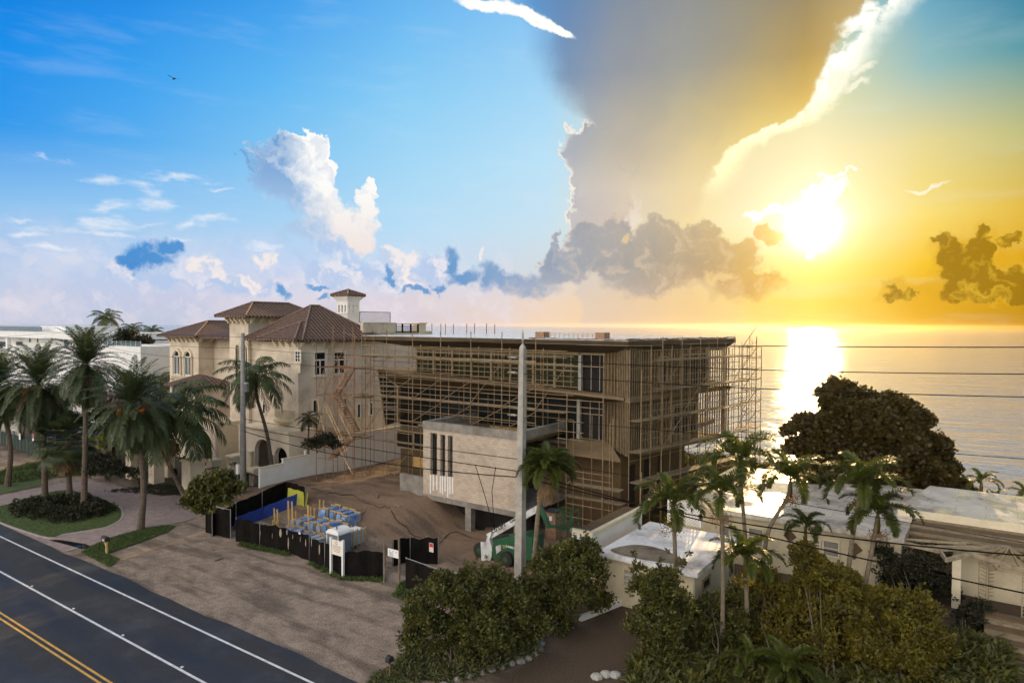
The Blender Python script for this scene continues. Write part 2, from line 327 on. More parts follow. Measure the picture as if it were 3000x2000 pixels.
# ---------------------------------------------------------------- materials
MATS = {}
def mat(name, c1, c2=None, rough=.7, scale=2., bump=0., bscale=20., metal=0., coords='Object', det=6, spec=.5, stain=None, sscale=.4, transl=0., tex=None, trans=0.):
    if name in MATS: return MATS[name]
    m = bpy.data.materials.new(name); m.use_nodes = True; nt = m.node_tree; MATS[name] = m
    b = nt.nodes['Principled BSDF']; L = nt.links.new
    def nd(t, **k):
        n = nt.nodes.new(t)
        for a, v in k.items(): setattr(n, a, v)
        return n
    t = nd('ShaderNodeTexCoord'); vec = t.outputs['UV' if coords == 'UV' else 'Object']
    b.inputs['Roughness'].default_value = rough; b.inputs['Metallic'].default_value = metal; b.inputs['Specular IOR Level'].default_value = spec
    if trans: b.inputs['Transmission Weight'].default_value = trans
    c2 = c2 or tuple(x*.8 for x in c1)
    n1 = nd('ShaderNodeTexNoise'); n1.inputs['Scale'].default_value = scale; n1.inputs['Detail'].default_value = det; n1.inputs['Roughness'].default_value = .65; L(vec, n1.inputs['Vector'])
    r = nd('ShaderNodeMapRange'); r.inputs[1].default_value = .34; r.inputs[2].default_value = .66; L(n1.outputs[0], r.inputs[0])
    mx = nd('ShaderNodeMix', data_type='RGBA'); L(r.outputs[0], mx.inputs[0]); mx.inputs[6].default_value = (*c1, 1); mx.inputs[7].default_value = (*c2, 1)
    out = mx.outputs[2]; hgt = None
    if stain:
        n2 = nd('ShaderNodeTexNoise'); n2.inputs['Scale'].default_value = sscale; n2.inputs['Detail'].default_value = 8; n2.inputs['Roughness'].default_value = .7; L(vec, n2.inputs['Vector'])
        r2 = nd('ShaderNodeMapRange'); r2.inputs[1].default_value = .5; r2.inputs[2].default_value = .68; r2.inputs[4].default_value = .8; L(n2.outputs[0], r2.inputs[0])
        m2 = nd('ShaderNodeMix', data_type='RGBA'); L(r2.outputs[0], m2.inputs[0]); L(out, m2.inputs[6]); m2.inputs[7].default_value = (*stain, 1); out = m2.outputs[2]
    if tex: out, hgt = tex(nt, nd, L, t.outputs['UV'], out)
    L(out, b.inputs['Base Color'])
    if bump or hgt is not None:
        bp = nd('ShaderNodeBump'); bp.inputs['Strength'].default_value = 1; bp.inputs['Distance'].default_value = bump or .02
        if hgt is None:
            n3 = nd('ShaderNodeTexNoise'); n3.inputs['Scale'].default_value = bscale; n3.inputs['Detail'].default_value = 5; L(vec, n3.inputs['Vector']); hgt = n3.outputs[0]
        L(hgt, bp.inputs['Height']); L(bp.outputs[0], b.inputs['Normal'])
    if transl:
        tr = nd('ShaderNodeBsdfTranslucent'); L(out, tr.inputs[0]); ms = nd('ShaderNodeMixShader'); ms.inputs[0].default_value = transl
        L(b.outputs[0], ms.inputs[1]); L(tr.outputs[0], ms.inputs[2]); L(ms.outputs[0], nt.nodes['Material Output'].inputs[0])
    return m
def tx_brick(w, h, mortar, dark, var=.35, sq=1.):
    def f(nt, nd, L, uv, col):
        b = nd('ShaderNodeTexBrick'); L(uv, b.inputs['Vector']); b.inputs['Scale'].default_value = 1; b.inputs['Brick Width'].default_value = w; b.inputs['Row Height'].default_value = h
        b.inputs['Mortar Size'].default_value = mortar; b.inputs['Mortar Smooth'].default_value = .3
        b.inputs['Color1'].default_value = (1, 1, 1, 1); b.inputs['Color2'].default_value = (1-var, 1-var, 1-var, 1); b.inputs['Mortar'].default_value = (*dark, 1); b.inputs['Bias'].default_value = -.4
        m = nd('ShaderNodeMix', data_type='RGBA', blend_type='MULTIPLY'); m.inputs[0].default_value = 1; L(col, m.inputs[6]); L(b.outputs[0], m.inputs[7]); return m.outputs[2], b.outputs[0]
    return f
def tx_tiles(nt, nd, L, uv, col):      # barrel roof tiles: columns up the slope, courses across
    sp = nd('ShaderNodeSeparateXYZ'); L(uv, sp.inputs[0])
    def mt(op, a, b=None):
        n = nd('ShaderNodeMath', operation=op)
        for i, v in ((0, a), (1, b)):
            if hasattr(v, 'is_output'): L(v, n.inputs[i])
            elif v is not None: n.inputs[i].default_value = v
        return n.outputs[0]
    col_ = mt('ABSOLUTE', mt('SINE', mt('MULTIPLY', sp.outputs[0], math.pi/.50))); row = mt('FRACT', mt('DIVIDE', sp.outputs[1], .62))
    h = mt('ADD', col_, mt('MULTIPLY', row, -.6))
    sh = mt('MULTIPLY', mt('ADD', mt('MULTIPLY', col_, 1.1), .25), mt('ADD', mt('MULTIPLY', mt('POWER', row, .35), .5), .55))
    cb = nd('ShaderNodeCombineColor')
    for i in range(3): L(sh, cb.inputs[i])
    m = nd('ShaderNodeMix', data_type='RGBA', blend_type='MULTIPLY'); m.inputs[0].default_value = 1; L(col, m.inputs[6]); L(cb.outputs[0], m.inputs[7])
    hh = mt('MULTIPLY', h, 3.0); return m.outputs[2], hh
def tx_planks(w):
    def f(nt, nd, L, uv, col):
        b = nd('ShaderNodeTexBrick'); mp = nd('ShaderNodeMapping'); mp.inputs['Rotation'].default_value = (0, 0, math.pi/2); L(uv, mp.inputs[0]); L(mp.outputs[0], b.inputs['Vector'])
        b.inputs['Scale'].default_value = 1; b.inputs['Brick Width'].default_value = 3.1; b.inputs['Row Height'].default_value = w; b.inputs['Mortar Size'].default_value = .015
        b.inputs['Color1'].default_value = (1, 1, 1, 1); b.inputs['Color2'].default_value = (.55, .52, .5, 1); b.inputs['Mortar'].default_value = (.12, .1, .08, 1)
        m = nd('ShaderNodeMix', data_type='RGBA', blend_type='MULTIPLY'); m.inputs[0].default_value = 1; L(col, m.inputs[6]); L(b.outputs[0], m.inputs[7]); return m.outputs[2], b.outputs[0]
    return f
mat('gravel', (.36,.28,.215), (.215,.165,.125), .95, 1.3, .05, 9, stain=(.11,.085,.07), sscale=.33, det=12)
mat('dirt', (.25,.18,.13), (.12,.085,.062), .95, 1.1, .09, 4, stain=(.085,.06,.045), sscale=.22, det=12)
mat('asphalt', (.032,.032,.034), (.021,.022,.024), .55, 6, .004, 60, stain=(.06,.062,.066), sscale=.35)
mat('road_white', (.78,.78,.78), (.5,.5,.52), .6, 3)
mat('road_yellow', (.72,.42,.08), (.5,.28,.05), .6, 3)
mat('paver', (.40,.31,.28), (.27,.21,.19), .8, 1.5, tex=tx_brick(.24,.12,.008,(.5,.5,.5),.3), coords='UV')
mat('paver_edge', (.46,.38,.35), (.36,.3,.28), .8, 5)
mat('lawn', (.075,.115,.022), (.045,.07,.014), .9, 3, .03, 30)
mat('grassy', (.06,.085,.02), (.10,.085,.035), .9, 3)
mat('white_paint', (.74,.74,.73), (.66,.66,.65), .6, 1.2)
mat('cream_stucco', (.68,.58,.46), (.60,.51,.41), .85, .7, .01, 30, stain=(.40,.32,.24), sscale=.35)
mat('stone_trim', (.72,.62,.46), (.62,.53,.39), .8, 3)
mat('tile', (.20,.12,.085), (.095,.058,.044), .75, 3, tex=tx_tiles, bump=.05, coords='UV', spec=.3)
mat('tile_dark', (.24,.17,.13), (.13,.085,.068), .8, 3)
mat('glass_dark', (.012,.016,.016), (.008,.011,.011), .10, 1, spec=.3)
mat('glass_green', (.03,.033,.015), (.012,.014,.007), .25, .6, spec=.25)
mat('wet_roof', (.66,.61,.53), (.44,.40,.34), .16, .5, spec=1., stain=(.13,.085,.05), sscale=.42, tex=tx_brick(3.4,1.3,.03,(.62,.6,.58),.12), coords='UV', bump=.004)
mat('pole_grey', (.27,.26,.25), (.18,.17,.165), .85, 3)
mat('glass_blue', (.10,.16,.19), (.07,.12,.15), .06, 1)
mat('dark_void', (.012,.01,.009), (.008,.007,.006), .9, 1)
mat('block', (.52,.43,.34), (.42,.34,.27), .9, .8, tex=tx_brick(.42,.205,.012,(.72,.72,.7),.28), coords='UV', stain=(.38,.31,.25), sscale=.5)
mat('concrete', (.27,.245,.215), (.17,.155,.135), .9, 1.6, .01, 10, stain=(.12,.105,.09), sscale=.5)
mat('concrete_pale', (.40,.375,.33), (.28,.265,.24), .85, 2.5, .006, 20, stain=(.25,.24,.22), sscale=1.1)
mat('brown_render', (.105,.072,.036), (.07,.047,.024), .9, .5, stain=(.05,.035,.02), sscale=.35)
mat('brown_base', (.125,.08,.035), (.08,.05,.022), .9, .6, .01, 12, stain=(.12,.08,.05), sscale=.4)
mat('ledge', (.20,.142,.074), (.13,.09,.048), .85, 1)
mat('frame_tan', (.30,.235,.135), (.21,.16,.09), .7, 3)
mat('plank_wall', (.16,.108,.05), (.085,.056,.026), .85, 2, tex=tx_planks(.22), coords='UV')
mat('membrane', (.62,.66,.70), (.5,.54,.58), .28, .7, stain=(.38,.40,.42), sscale=.5)
mat('steel', (.32,.225,.125), (.17,.115,.065), .55, 6, metal=.35)
mat('steel_rust', (.36,.22,.13), (.2,.11,.065), .7, 6, metal=.3)
mat('board', (.26,.195,.115), (.15,.11,.062), .85, 3)
mat('lumber', (.55,.36,.13), (.42,.26,.09), .8, 4)
mat('black_mesh', (.006,.0055,.005), (.012,.010,.009), .9, 1.5, spec=.08)
mat('gravel_patch', (.34,.28,.24), (.26,.21,.18), .95, 6)
mat('green_mesh', (.012,.03,.024), (.018,.04,.03), .8, 1.5)
mat('tarp_blue', (.015,.05,.30), (.012,.035,.2), .5, 1)
mat('tarp_yellow', (.42,.40,.03), (.3,.3,.03), .5, 1)
mat('galv', (.33,.34,.35), (.24,.25,.26), .45, 6, metal=.6)
mat('old_wall', (.60,.52,.36), (.52,.45,.31), .85, .8, .008, 20, stain=(.4,.33,.22), sscale=.5)
mat('trim_cream', (.68,.60,.44), (.58,.5,.36), .8, 2)
mat('white_roof', (.82,.82,.83), (.70,.70,.70), .32, .8, stain=(.3,.26,.2), sscale=.45)
mat('trunk', (.145,.105,.075), (.07,.05,.037), .95, 5, .05, 9)
mat('trunk_pale', (.21,.165,.11), (.12,.095,.065), .9, 5, .03, 9)
mat('palm_leaf', (.085,.115,.025), (.032,.05,.012), .55, .8, transl=.28)
mat('palm_leaf_blue', (.085,.11,.04), (.035,.052,.018), .55, .8, transl=.22)
mat('palm_leaf_warm', (.12,.145,.022), (.06,.075,.014), .45, .8, transl=.45)
mat('dead_leaf', (.28,.19,.10), (.17,.11,.06), .9, 2, transl=.2)
mat('fruit', (.62,.22,.05), (.5,.14,.03), .8, 4)
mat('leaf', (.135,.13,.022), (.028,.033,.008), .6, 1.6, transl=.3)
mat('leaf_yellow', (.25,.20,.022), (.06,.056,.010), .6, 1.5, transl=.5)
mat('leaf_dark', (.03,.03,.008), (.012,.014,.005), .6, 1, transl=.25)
mat('leaf_grape', (.10,.072,.012), (.03,.024,.006), .5, .7, transl=.45)
mat('croton', (.45,.42,.03), (.2,.22,.02), .6, 2, transl=.4)
def wet(name, a, b_, s0=.35):
    nt = MATS[name].node_tree; B = nt.nodes['Principled BSDF']; g_ = nt.nodes.new('ShaderNodeNewGeometry'); n = nt.nodes.new('ShaderNodeTexNoise'); n.inputs['Scale'].default_value = s0; n.inputs['Detail'].default_value = 6
    q = nt.nodes.new('ShaderNodeMapRange'); q.inputs[1].default_value = .42; q.inputs[2].default_value = .56; q.inputs[3].default_value = a; q.inputs[4].default_value = b_
    nt.links.new(g_.outputs['Position'], n.inputs['Vector']); nt.links.new(n.outputs[0], q.inputs[0]); nt.links.new(q.outputs[0], B.inputs['Roughness'])
wet('wet_roof', .05, .42); wet('membrane', .12, .4); wet('white_roof', .14, .5)
mat('bark', (.15,.115,.08), (.09,.07,.05), .95, 5)
# ================================================================ the ground
def sst(t): t = np.clip(t, 0, 1); return t*t*(3-2*t)
_ng = np.array([[__import__('mathutils').noise.fractal(Vector((i*.22, j*.22, 3.3)), 1.0, 2.0, 5) for i in range(260)] for j in range(200)])*.16
def GN(x, y):
    i = np.clip((x+66)/.25, 0, 258.99); j = np.clip((y-30)/.25, 0, 198.99); i0 = i.astype(int); j0 = j.astype(int); u = i-i0; v = j-j0
    return _ng[j0, i0]*(1-u)*(1-v)+_ng[j0, i0+1]*u*(1-v)+_ng[j0+1, i0]*(1-u)*v+_ng[j0+1, i0+1]*u*v
def gh(x, y):
    x = np.asarray(x, float); y = np.asarray(y, float)
    lot = 2.15*sst((y-31)/11.5)*sst((-34.2-x)/4.4)*(1-.55*sst((-46-x)/9))*sst((x+62)/6)
    lot = lot*(1-.3*sst((y-45)/6))
    back = .9*sst((y-48)/10)*sst((x+62)/6)*sst((2-x)/8)
    z = np.maximum(lot, back*.8)
    z = z*sst((88-y)/14)-4.6*sst((y-80)/22)
    nz = GN(x, y)
    return z+nz*sst((y-31)/6)*sst((x+58)/4)*1.5*sst((-20-x)/5)
def GH(x, y): return float(gh(x, y))
gx = np.concatenate([np.linspace(-420, -90, 34)[:-1], np.linspace(-90, 30, 261)[:-1], np.linspace(30, 260, 24)])
gy = np.concatenate([np.linspace(-120, 20, 10)[:-1], np.linspace(20, 108, 190)])
X, Y = np.meshgrid(gx, gy); Zg = gh(X, Y)-.004
vs = np.stack([X, Y, Zg], -1).reshape(-1, 3); nx = len(gx); ny = len(gy)
ii = (np.arange(ny-1)[:, None]*nx+np.arange(nx-1)[None]).ravel(); fs = np.stack([ii, ii+1, ii+nx+1, ii+nx], -1)
g = npmesh('ground', vs, fs, MATS['gravel'], smooth=True); tag(g, kind='structure')
# ground material: gravel near the road, dirt on the lot, scrub elsewhere, sand near the sea
gm = MATS['gravel']; nt = gm.node_tree; b = nt.nodes['Principled BSDF']
src = b.inputs['Base Color'].links[0].from_socket
def gn(t, **k):
    n = nt.nodes.new(t)
    for a, v in k.items(): setattr(n, a, v)
    return n
geo = gn('ShaderNodeNewGeometry'); sx = gn('ShaderNodeSeparateXYZ'); nt.links.new(geo.outputs['Position'], sx.inputs[0])
wn = gn('ShaderNodeTexNoise'); wn.inputs['Scale'].default_value = .35; wn.inputs['Detail'].default_value = 6; nt.links.new(geo.outputs['Position'], wn.inputs['Vector'])
def gmath(op, a, b_=None, c=None):
    n = gn('ShaderNodeMath', operation=op)
    for i, v in ((0, a), (1, b_), (2, c)):
        if hasattr(v, 'is_output'): nt.links.new(v, n.inputs[i])
        elif v is not None: n.inputs[i].default_value = v
    return n.outputs[0]
wob = gmath('MULTIPLY', gmath('SUBTRACT', wn.outputs[0], .5), 5)
def band(v, a, b_):
    n = gn('ShaderNodeMapRange', interpolation_type='SMOOTHSTEP'); nt.links.new(gmath('ADD', v, wob), n.inputs[0]); n.inputs[1].default_value = a; n.inputs[2].default_value = b_; return n.outputs[0]
def gmix(f, a, c):
    n = gn('ShaderNodeMix', data_type='RGBA'); nt.links.new(f, n.inputs[0]); nt.links.new(a, n.inputs[6]); n.inputs[7].default_value = (*c, 1); return n.outputs[2]
xs, ys = sx.outputs[0], sx.outputs[1]
# fine pebble speckle
vn = gn('ShaderNodeTexNoise'); vn.inputs['Scale'].default_value = 9; vn.inputs['Detail'].default_value = 4; vn.inputs['Roughness'].default_value = .8; nt.links.new(geo.outputs['Position'], vn.inputs['Vector'])
sv = gn('ShaderNodeMapRange'); nt.links.new(vn.outputs[0], sv.inputs[0]); sv.inputs[1].default_value = .3; sv.inputs[2].default_value = .7; sv.inputs[3].default_value = .55; sv.inputs[4].default_value = 1.35
# wheel ruts and drainage streaks along the slope of the verge
rm = gn('ShaderNodeMapping'); nt.links.new(geo.outputs['Position'], rm.inputs[0]); rm.inputs['Rotation'].default_value = (0, 0, R_(-52)); rm.inputs['Scale'].default_value = (.3, 1.6, 1)
rn = gn('ShaderNodeTexNoise'); rn.inputs['Scale'].default_value = .6; rn.inputs['Detail'].default_value = 7; nt.links.new(rm.outputs[0], rn.inputs['Vector'])
rr = gn('ShaderNodeMapRange'); nt.links.new(rn.outputs[0], rr.inputs[0]); rr.inputs[1].default_value = .5; rr.inputs[2].default_value = .62; rr.inputs[4].default_value = .6
c = gmix(gmath('MULTIPLY', band(ys, 33, 37), gmath('SUBTRACT', 1, band(xs, -20, -14))), src, (.20,.135,.09))
c = gmix(rr.outputs[0], c, (.085,.066,.052))
c = gmix(band(xs, -21, -17), c, (.085,.06,.04))
c = gmix(gmath('MULTIPLY', gmath('SUBTRACT', 1, band(xs, -66, -60)), band(ys, 33, 36)), c, (.055,.05,.028))
c = gmix(band(ys, 80, 84), c, (.36,.26,.15))
mm = gn('ShaderNodeVectorMath', operation='SCALE'); nt.links.new(c, mm.inputs[0]); nt.links.new(sv.outputs[0], mm.inputs['Scale']); nt.links.new(mm.outputs[0], b.inputs['Base Color'])
b.inputs['Specular IOR Level'].default_value = .2
# ---------------------------------------------------------------- sea
sm = bpy.data.materials.new('sea_water'); sm.use_nodes = True; nt = sm.node_tree; b = nt.nodes['Principled BSDF']
b.inputs['Base Color'].default_value = (.27, .33, .42, 1); b.inputs['Roughness'].default_value = .07; b.inputs['IOR'].default_value = 1.33
geo = gn('ShaderNodeNewGeometry')
def wave(rot, sx_, sy_, sc, det):
    m_ = gn('ShaderNodeMapping'); nt.links.new(geo.outputs['Position'], m_.inputs[0]); m_.inputs['Rotation'].default_value = (0, 0, R_(rot)); m_.inputs['Scale'].default_value = (sx_, sy_, 1)
    n = gn('ShaderNodeTexNoise'); n.inputs['Scale'].default_value = sc; n.inputs['Detail'].default_value = det; n.inputs['Roughness'].default_value = .55; nt.links.new(m_.outputs[0], n.inputs['Vector']); return n.outputs[0]
h = gmath('ADD', gmath('MULTIPLY', wave(-12, .35, 1, .09, 4), 2.2), gmath('ADD', gmath('MULTIPLY', wave(-25, .5, 1, .35, 4), .8), gmath('MULTIPLY', wave(5, .7, 1, 1.6, 3), .16)))
bp = gn('ShaderNodeBump'); bp.inputs['Distance'].default_value = .6; bp.inputs['Strength'].default_value = 1; nt.links.new(h, bp.inputs['Height']); nt.links.new(bp.outputs[0], b.inputs['Normal'])
SEA = -2.6
v, f = [], []
sea = MB().quad((-5600, 84, SEA), (6500, 84, SEA), (6500, 5600, SEA), (-5600, 5600, SEA)).build('sea', sm); tag(sea, kind='structure')
# ---------------------------------------------------------------- road
def sheet(name, poly, z, m, kind='structure', depth=None):
    if depth: o = MB().prism(poly, z-depth, z).build(name, MATS[m])
    else: o = MB().quad(*[(p[0], p[1], z) for p in poly]).build(name, MATS[m])
    if kind: tag(o, kind=kind)
    return o
def strip(x0, x1, y0, y1): return [(x0, y0), (x1, y0), (x1, y1), (x0, y1)]
# asphalt edge waves a little
edge = [(x, 21.45+.10*math.sin(x*.37)+.07*math.sin(x*1.1+1)) for x in np.linspace(120, -400, 261)]
road = MB().quad((-400, -60, .012), (120, -60, .012), *[(x, y, .012) for x, y in edge]).build('road', MATS['asphalt']); tag(road, kind='structure')
# road paint: slightly worn sheets
mk = MB()
for y, w in ((20.15, .14), (17.28, .14)): mk.quad((-400, y-w/2, .018), (120, y-w/2, .018), (120, y+w/2, .018), (-400, y+w/2, .018))
o = mk.build('road_marking', MATS['road_white']); tag(o, kind='structure')
mk = MB()
for y in (14.50, 14.80): mk.quad((-400, y-.06, .018), (120, y-.06, .018), (120, y+.06, .018), (-400, y+.06, .018))
o = mk.build('road_marking', MATS['road_yellow']); tag(o, kind='structure')
nt = MATS['asphalt'].node_tree; b = nt.nodes['Principled BSDF']      # damp patches along the lanes: gloss varies
geo = gn('ShaderNodeNewGeometry'); wm = gn('ShaderNodeMapping'); nt.links.new(geo.outputs['Position'], wm.inputs[0]); wm.inputs['Scale'].default_value = (.12, .5, 1)
wn = gn('ShaderNodeTexNoise'); wn.inputs['Scale'].default_value = .8; wn.inputs['Detail'].default_value = 6; nt.links.new(wm.outputs[0], wn.inputs['Vector'])
wr = gn('ShaderNodeMapRange'); nt.links.new(wn.outputs[0], wr.inputs[0]); wr.inputs[1].default_value = .4; wr.inputs[2].default_value = .65; wr.inputs[3].default_value = .8; wr.inputs[4].default_value = .42
nt.links.new(wr.outputs[0], b.inputs['Roughness'])
# small raised reflectors beside the lane line
for k, p in enumerate([(0,1659),(100,1717),(216,1784),(357,1863),(522,1960)]):
    q = PZ(p[0], p[1]-2, .02)
    o = MB().obox((q.x, 17.45, .03), (.07, 0, 0), (0, .05, 0), (0, 0, .018)).build('road_reflector', MATS['white_paint']); tag(o, 'small white raised reflector stud beside the lane line, '+('at the left picture edge', 'second from the left edge', 'third along the road', 'nearest but one to the camera', 'nearest to the camera')[k], 'reflector', 'reflector studs along the lane line')
# ---------------------------------------------------------------- driveway of the villa, lawns
def zp(l, z=0.): return [tuple(PZ(x, y, z))[:2] for x, y in l]
def smoothpoly(P, n=6):
    out = []
    m = len(P)
    for i in range(m):
        p0, p1, p2, p3 = [Vector(P[(i+k-1) % m]) for k in range(4)]
        for j in range(n):
            t = j/n; out.append(tuple(.5*((2*p1)+(p2-p0)*t+(2*p0-5*p1+4*p2-p3)*t*t+(3*p1-p0-3*p2+p3)*t**3)))
    return out
drv = zp([(-160,1500),(0,1452),(118,1428),(198,1411),(277,1411),(360,1428),(424,1441),(472,1454),(526,1448),(600,1440),(620,1500),(542,1527),(491,1537),(424,1546),(319,1575),(271,1597)])
drv = [(x, max(y, 21.6)) for x, y in drv]
ex = PZ(236,1606); drv += [(ex.x, 21.4), (PZ(118,1569).x, 21.4), (PZ(-160, 1440).x-4, 21.4)]
sheet('driveway', drv, .03, 'paver')
isl = zp([(-150,1500),(0,1483),(60,1466),(118,1449),(200,1437),(280,1458),(319,1471),(352,1492),(352,1520),(320,1540),(287,1549),(191,1564),(118,1570)])
isl = [(x, max(y, 21.55)) for x, y in isl]
isl_s = smoothpoly(isl, 5); isl_s = [(x, max(y, 21.5)) for x, y in isl_s]
MBk = MB(); c0 = Vector((sum(p[0] for p in isl_s)/len(isl_s), sum(p[1] for p in isl_s)/len(isl_s)))
ring = [tuple(Vector(p)+(Vector(p)-c0).normalized()*.22) for p in isl_s]; ring = [(x, max(y, 21.45)) for x, y in ring]
o = MB().prism(ring, .02, .055).build('kerb', MATS['paver_edge']); tag(o, kind='structure')
sheet('lawn', isl_s, .075, 'lawn')
gs = zp([(236,1618),(319,1662),(352,1640),(316,1622),(415,1588),(491,1558),(514,1542),(491,1539),(424,1549),(319,1578),(271,1600)]); gs = [(x, max(y, 21.45)) for x, y in gs]
sheet('lawn', gs, .05, 'lawn')
sheet('lawn', zp([(-300,1480),(-100,1465),(0,1448),(118,1424),(150,1400),(60,1405),(0,1420),(-120,1440)]), .05, 'lawn')
# grass blades over the lawns: one mass each
def inpoly(x, y, P):
    c = False; j = len(P)-1
    for i in range(len(P)):
        if (P[i][1] > y) != (P[j][1] > y) and x < (P[j][0]-P[i][0])*(y-P[i][1])/(P[j][1]-P[i][1])+P[i][0]: c = not c
        j = i
    return c
def grass(name, P, n, h, m, z0=.05, zf=None, label=None):
    xs_ = [p[0] for p in P]; ys_ = [p[1] for p in P]; pts = []
    t = 0
    while len(pts) < n and t < n*12:
        t += 1; x = rng.uniform(min(xs_), max(xs_)); y = rng.uniform(min(ys_), max(ys_))
        if inpoly(x, y, P): pts.append((x, y, zf(x, y) if zf else z0))
    P3 = np.array(pts); n = len(P3); a = nr.uniform(0, 2*np.pi, n); H = h*nr.uniform(.5, 1.3, n); w = h*.16
    d = np.stack([np.cos(a)*w, np.sin(a)*w, np.zeros(n)], -1); ln = nr.normal(0, .35, (n, 2))*H[:, None]
    tip = P3+np.stack([ln[:, 0], ln[:, 1], H], -1)
    V = np.stack([P3-d, P3+d, tip], 1).reshape(-1, 3); F = np.arange(3*n).reshape(n, 3)
    o = npmesh(name, V, F, MATS[m]); tag(o, kind='stuff')
    if label: tag(o, label, 'grass')
    return o
grass('grass', isl_s, 9000, .13, 'lawn', label='mown lawn grass on the island inside the curved paver driveway')
grass('grass', gs, 5000, .13, 'lawn', label='lawn grass strip between the driveway and the gravel verge')
# ================================================================ building helpers
def win(parent, face, a0, a1, z0, z1, c, frame='white_paint', pane='glass_dark', nv=1, nh=0, fw=.09, dep=.10, surround=None, name='window', transom=None, arch=False):
    """window on a wall. face 'f': wall y=c facing -y, a = x; face 'r': wall x=c facing +x, a = y"""
    f = MB()
    def bx(m, b0, b1, w0, w1, d0, d1):
        if face == 'f': m.box(b0, b1, c-d1, c-d0, w0, w1)
        else: m.box(c+d0, c+d1, b0, b1, w0, w1)
    bx(f, a0, a0+fw, z0, z1, .002, dep); bx(f, a1-fw, a1, z0, z1, .002, dep); bx(f, a0+fw, a1-fw, z0, z0+fw, .002, dep); bx(f, a0+fw, a1-fw, z1-fw, z1, .002, dep)
    for i in range(nv):
        x = a0+(a1-a0)*(i+1)/(nv+1); bx(f, x-fw*.45, x+fw*.45, z0+fw, (transom or z1)-fw*(0 if transom else 1), .004, dep-.01)
    if transom: bx(f, a0+fw, a1-fw, transom, transom+fw, .004, dep-.005)
    for i in range(nh):
        z = z0+(z1-z0)*(i+1)/(nh+1); bx(f, a0+fw, a1-fw, z-.03, z+.03, .004, dep-.02)
    w = f.build(name, MATS[frame], parent)
    g_ = MB(); bx(g_, a0+fw*.6, a1-fw*.6, z0+fw*.6, z1-fw*.6, .001, .03); sub(g_.build('pane', MATS[pane], None), w)
    if surround:
        s_ = MB(); t = surround
        bx(s_, a0-t, a0-.003, z0-t, z1+t, .003, .06); bx(s_, a1+.003, a1+t, z0-t, z1+t, .003, .06); bx(s_, a0-.003, a1+.003, z1+.003, z1+t, .003, .06); bx(s_, a0-.003, a1+.003, z0-t, z0-.003, .003, .14)
        sub(s_.build('surround', MATS['stone_trim'], None), w)
    return w
def sub(o, par):                   # parent keeping world position; meshes are modelled in world space
    o.parent = par
    r = par
    while r.parent is not None: r = r.parent
    o.matrix_parent_inverse = Matrix.Translation(r.location).inverted() if r.type == 'EMPTY' and par is r else Matrix.Identity(4)
    return o
def hip(parent, x0, x1, y0, y1, z0, h, name='roof', m='tile', fas='tile_dark', ax=None, under='stone_trim', ridge=True):
    W, D = x1-x0, y1-y0; r = min(W, D)/2; cx, cy = (x0+x1)/2, (y0+y1)/2
    if W >= D: p, q = (x0+r, cy, z0+h), (x1-r, cy, z0+h)
    else: p, q = (cx, y0+r, z0+h), (cx, y1-r, z0+h)
    a, b_, c_, d = (x0, y0, z0), (x1, y0, z0), (x1, y1, z0), (x0, y1, z0)
    mb = MB()
    if W > D+.01: mb.quad(a, b_, q, p).quad(b_, c_, q).quad(c_, d, p, q).quad(d, a, p)
    elif D > W+.01: mb.quad(a, b_, p).quad(b_, c_, q, p).quad(c_, d, q).quad(d, a, p, q)
    else: mb.quad(a, b_, p).quad(b_, c_, p).quad(c_, d, p).quad(d, a, p)
    mb.quad((x0,y0,z0-.2),(x0,y1,z0-.2),(x1,y1,z0-.2),(x1,y0,z0-.2))
    for u, v_ in ((a, b_), (b_, c_), (c_, d), (d, a)): mb.quad((*u[:2], z0-.2), (*v_[:2], z0-.2), v_, u)
    ro = mb.build(name, MATS[m], parent)
    if ridge:
        t = MB()
        for e0, e1 in ((a, p), (b_, q if (W > D) else p), (c_, q), (d, p if W > D else q), (p, q)):
            e0, e1 = Vector(e0), Vector(e1); L = (e1-e0).length
            if L < .3: continue
            n = max(1, int(L/.4))
            for i in range(n):
                s0, s1 = e0.lerp(e1, i/n), e0.lerp(e1, (i+1)/n); t.tube([s0+Vector((0,0,.02)), s1+Vector((0,0,.07))], [.13, .10], 6)
        sub(t.build('ridge_tiles', MATS[m+'_dark'] if m+'_dark' in MATS else MATS[fas], None), ro)
    return ro
def corbels(parent, pts, z1, dirv, n_=None, s=.28, h=.7, m='stone_trim'):
    for p in pts:
        mb = MB(); x, y = p; dx, dy = dirv
        for k, (w, zz0, zz1) in enumerate(((.55, z1-h*.4, z1-.02), (.38, z1-h*.7, z1-h*.4), (.22, z1-h, z1-h*.7))):
            if dx: mb.box(x+dx*.002, x+dx*w, y-s/2, y+s/2, zz0, zz1)
            else: mb.box(x-s/2, x+s/2, y+dy*.002, y+dy*w, zz0, zz1)
        mb.build('corbel', MATS[m], parent)
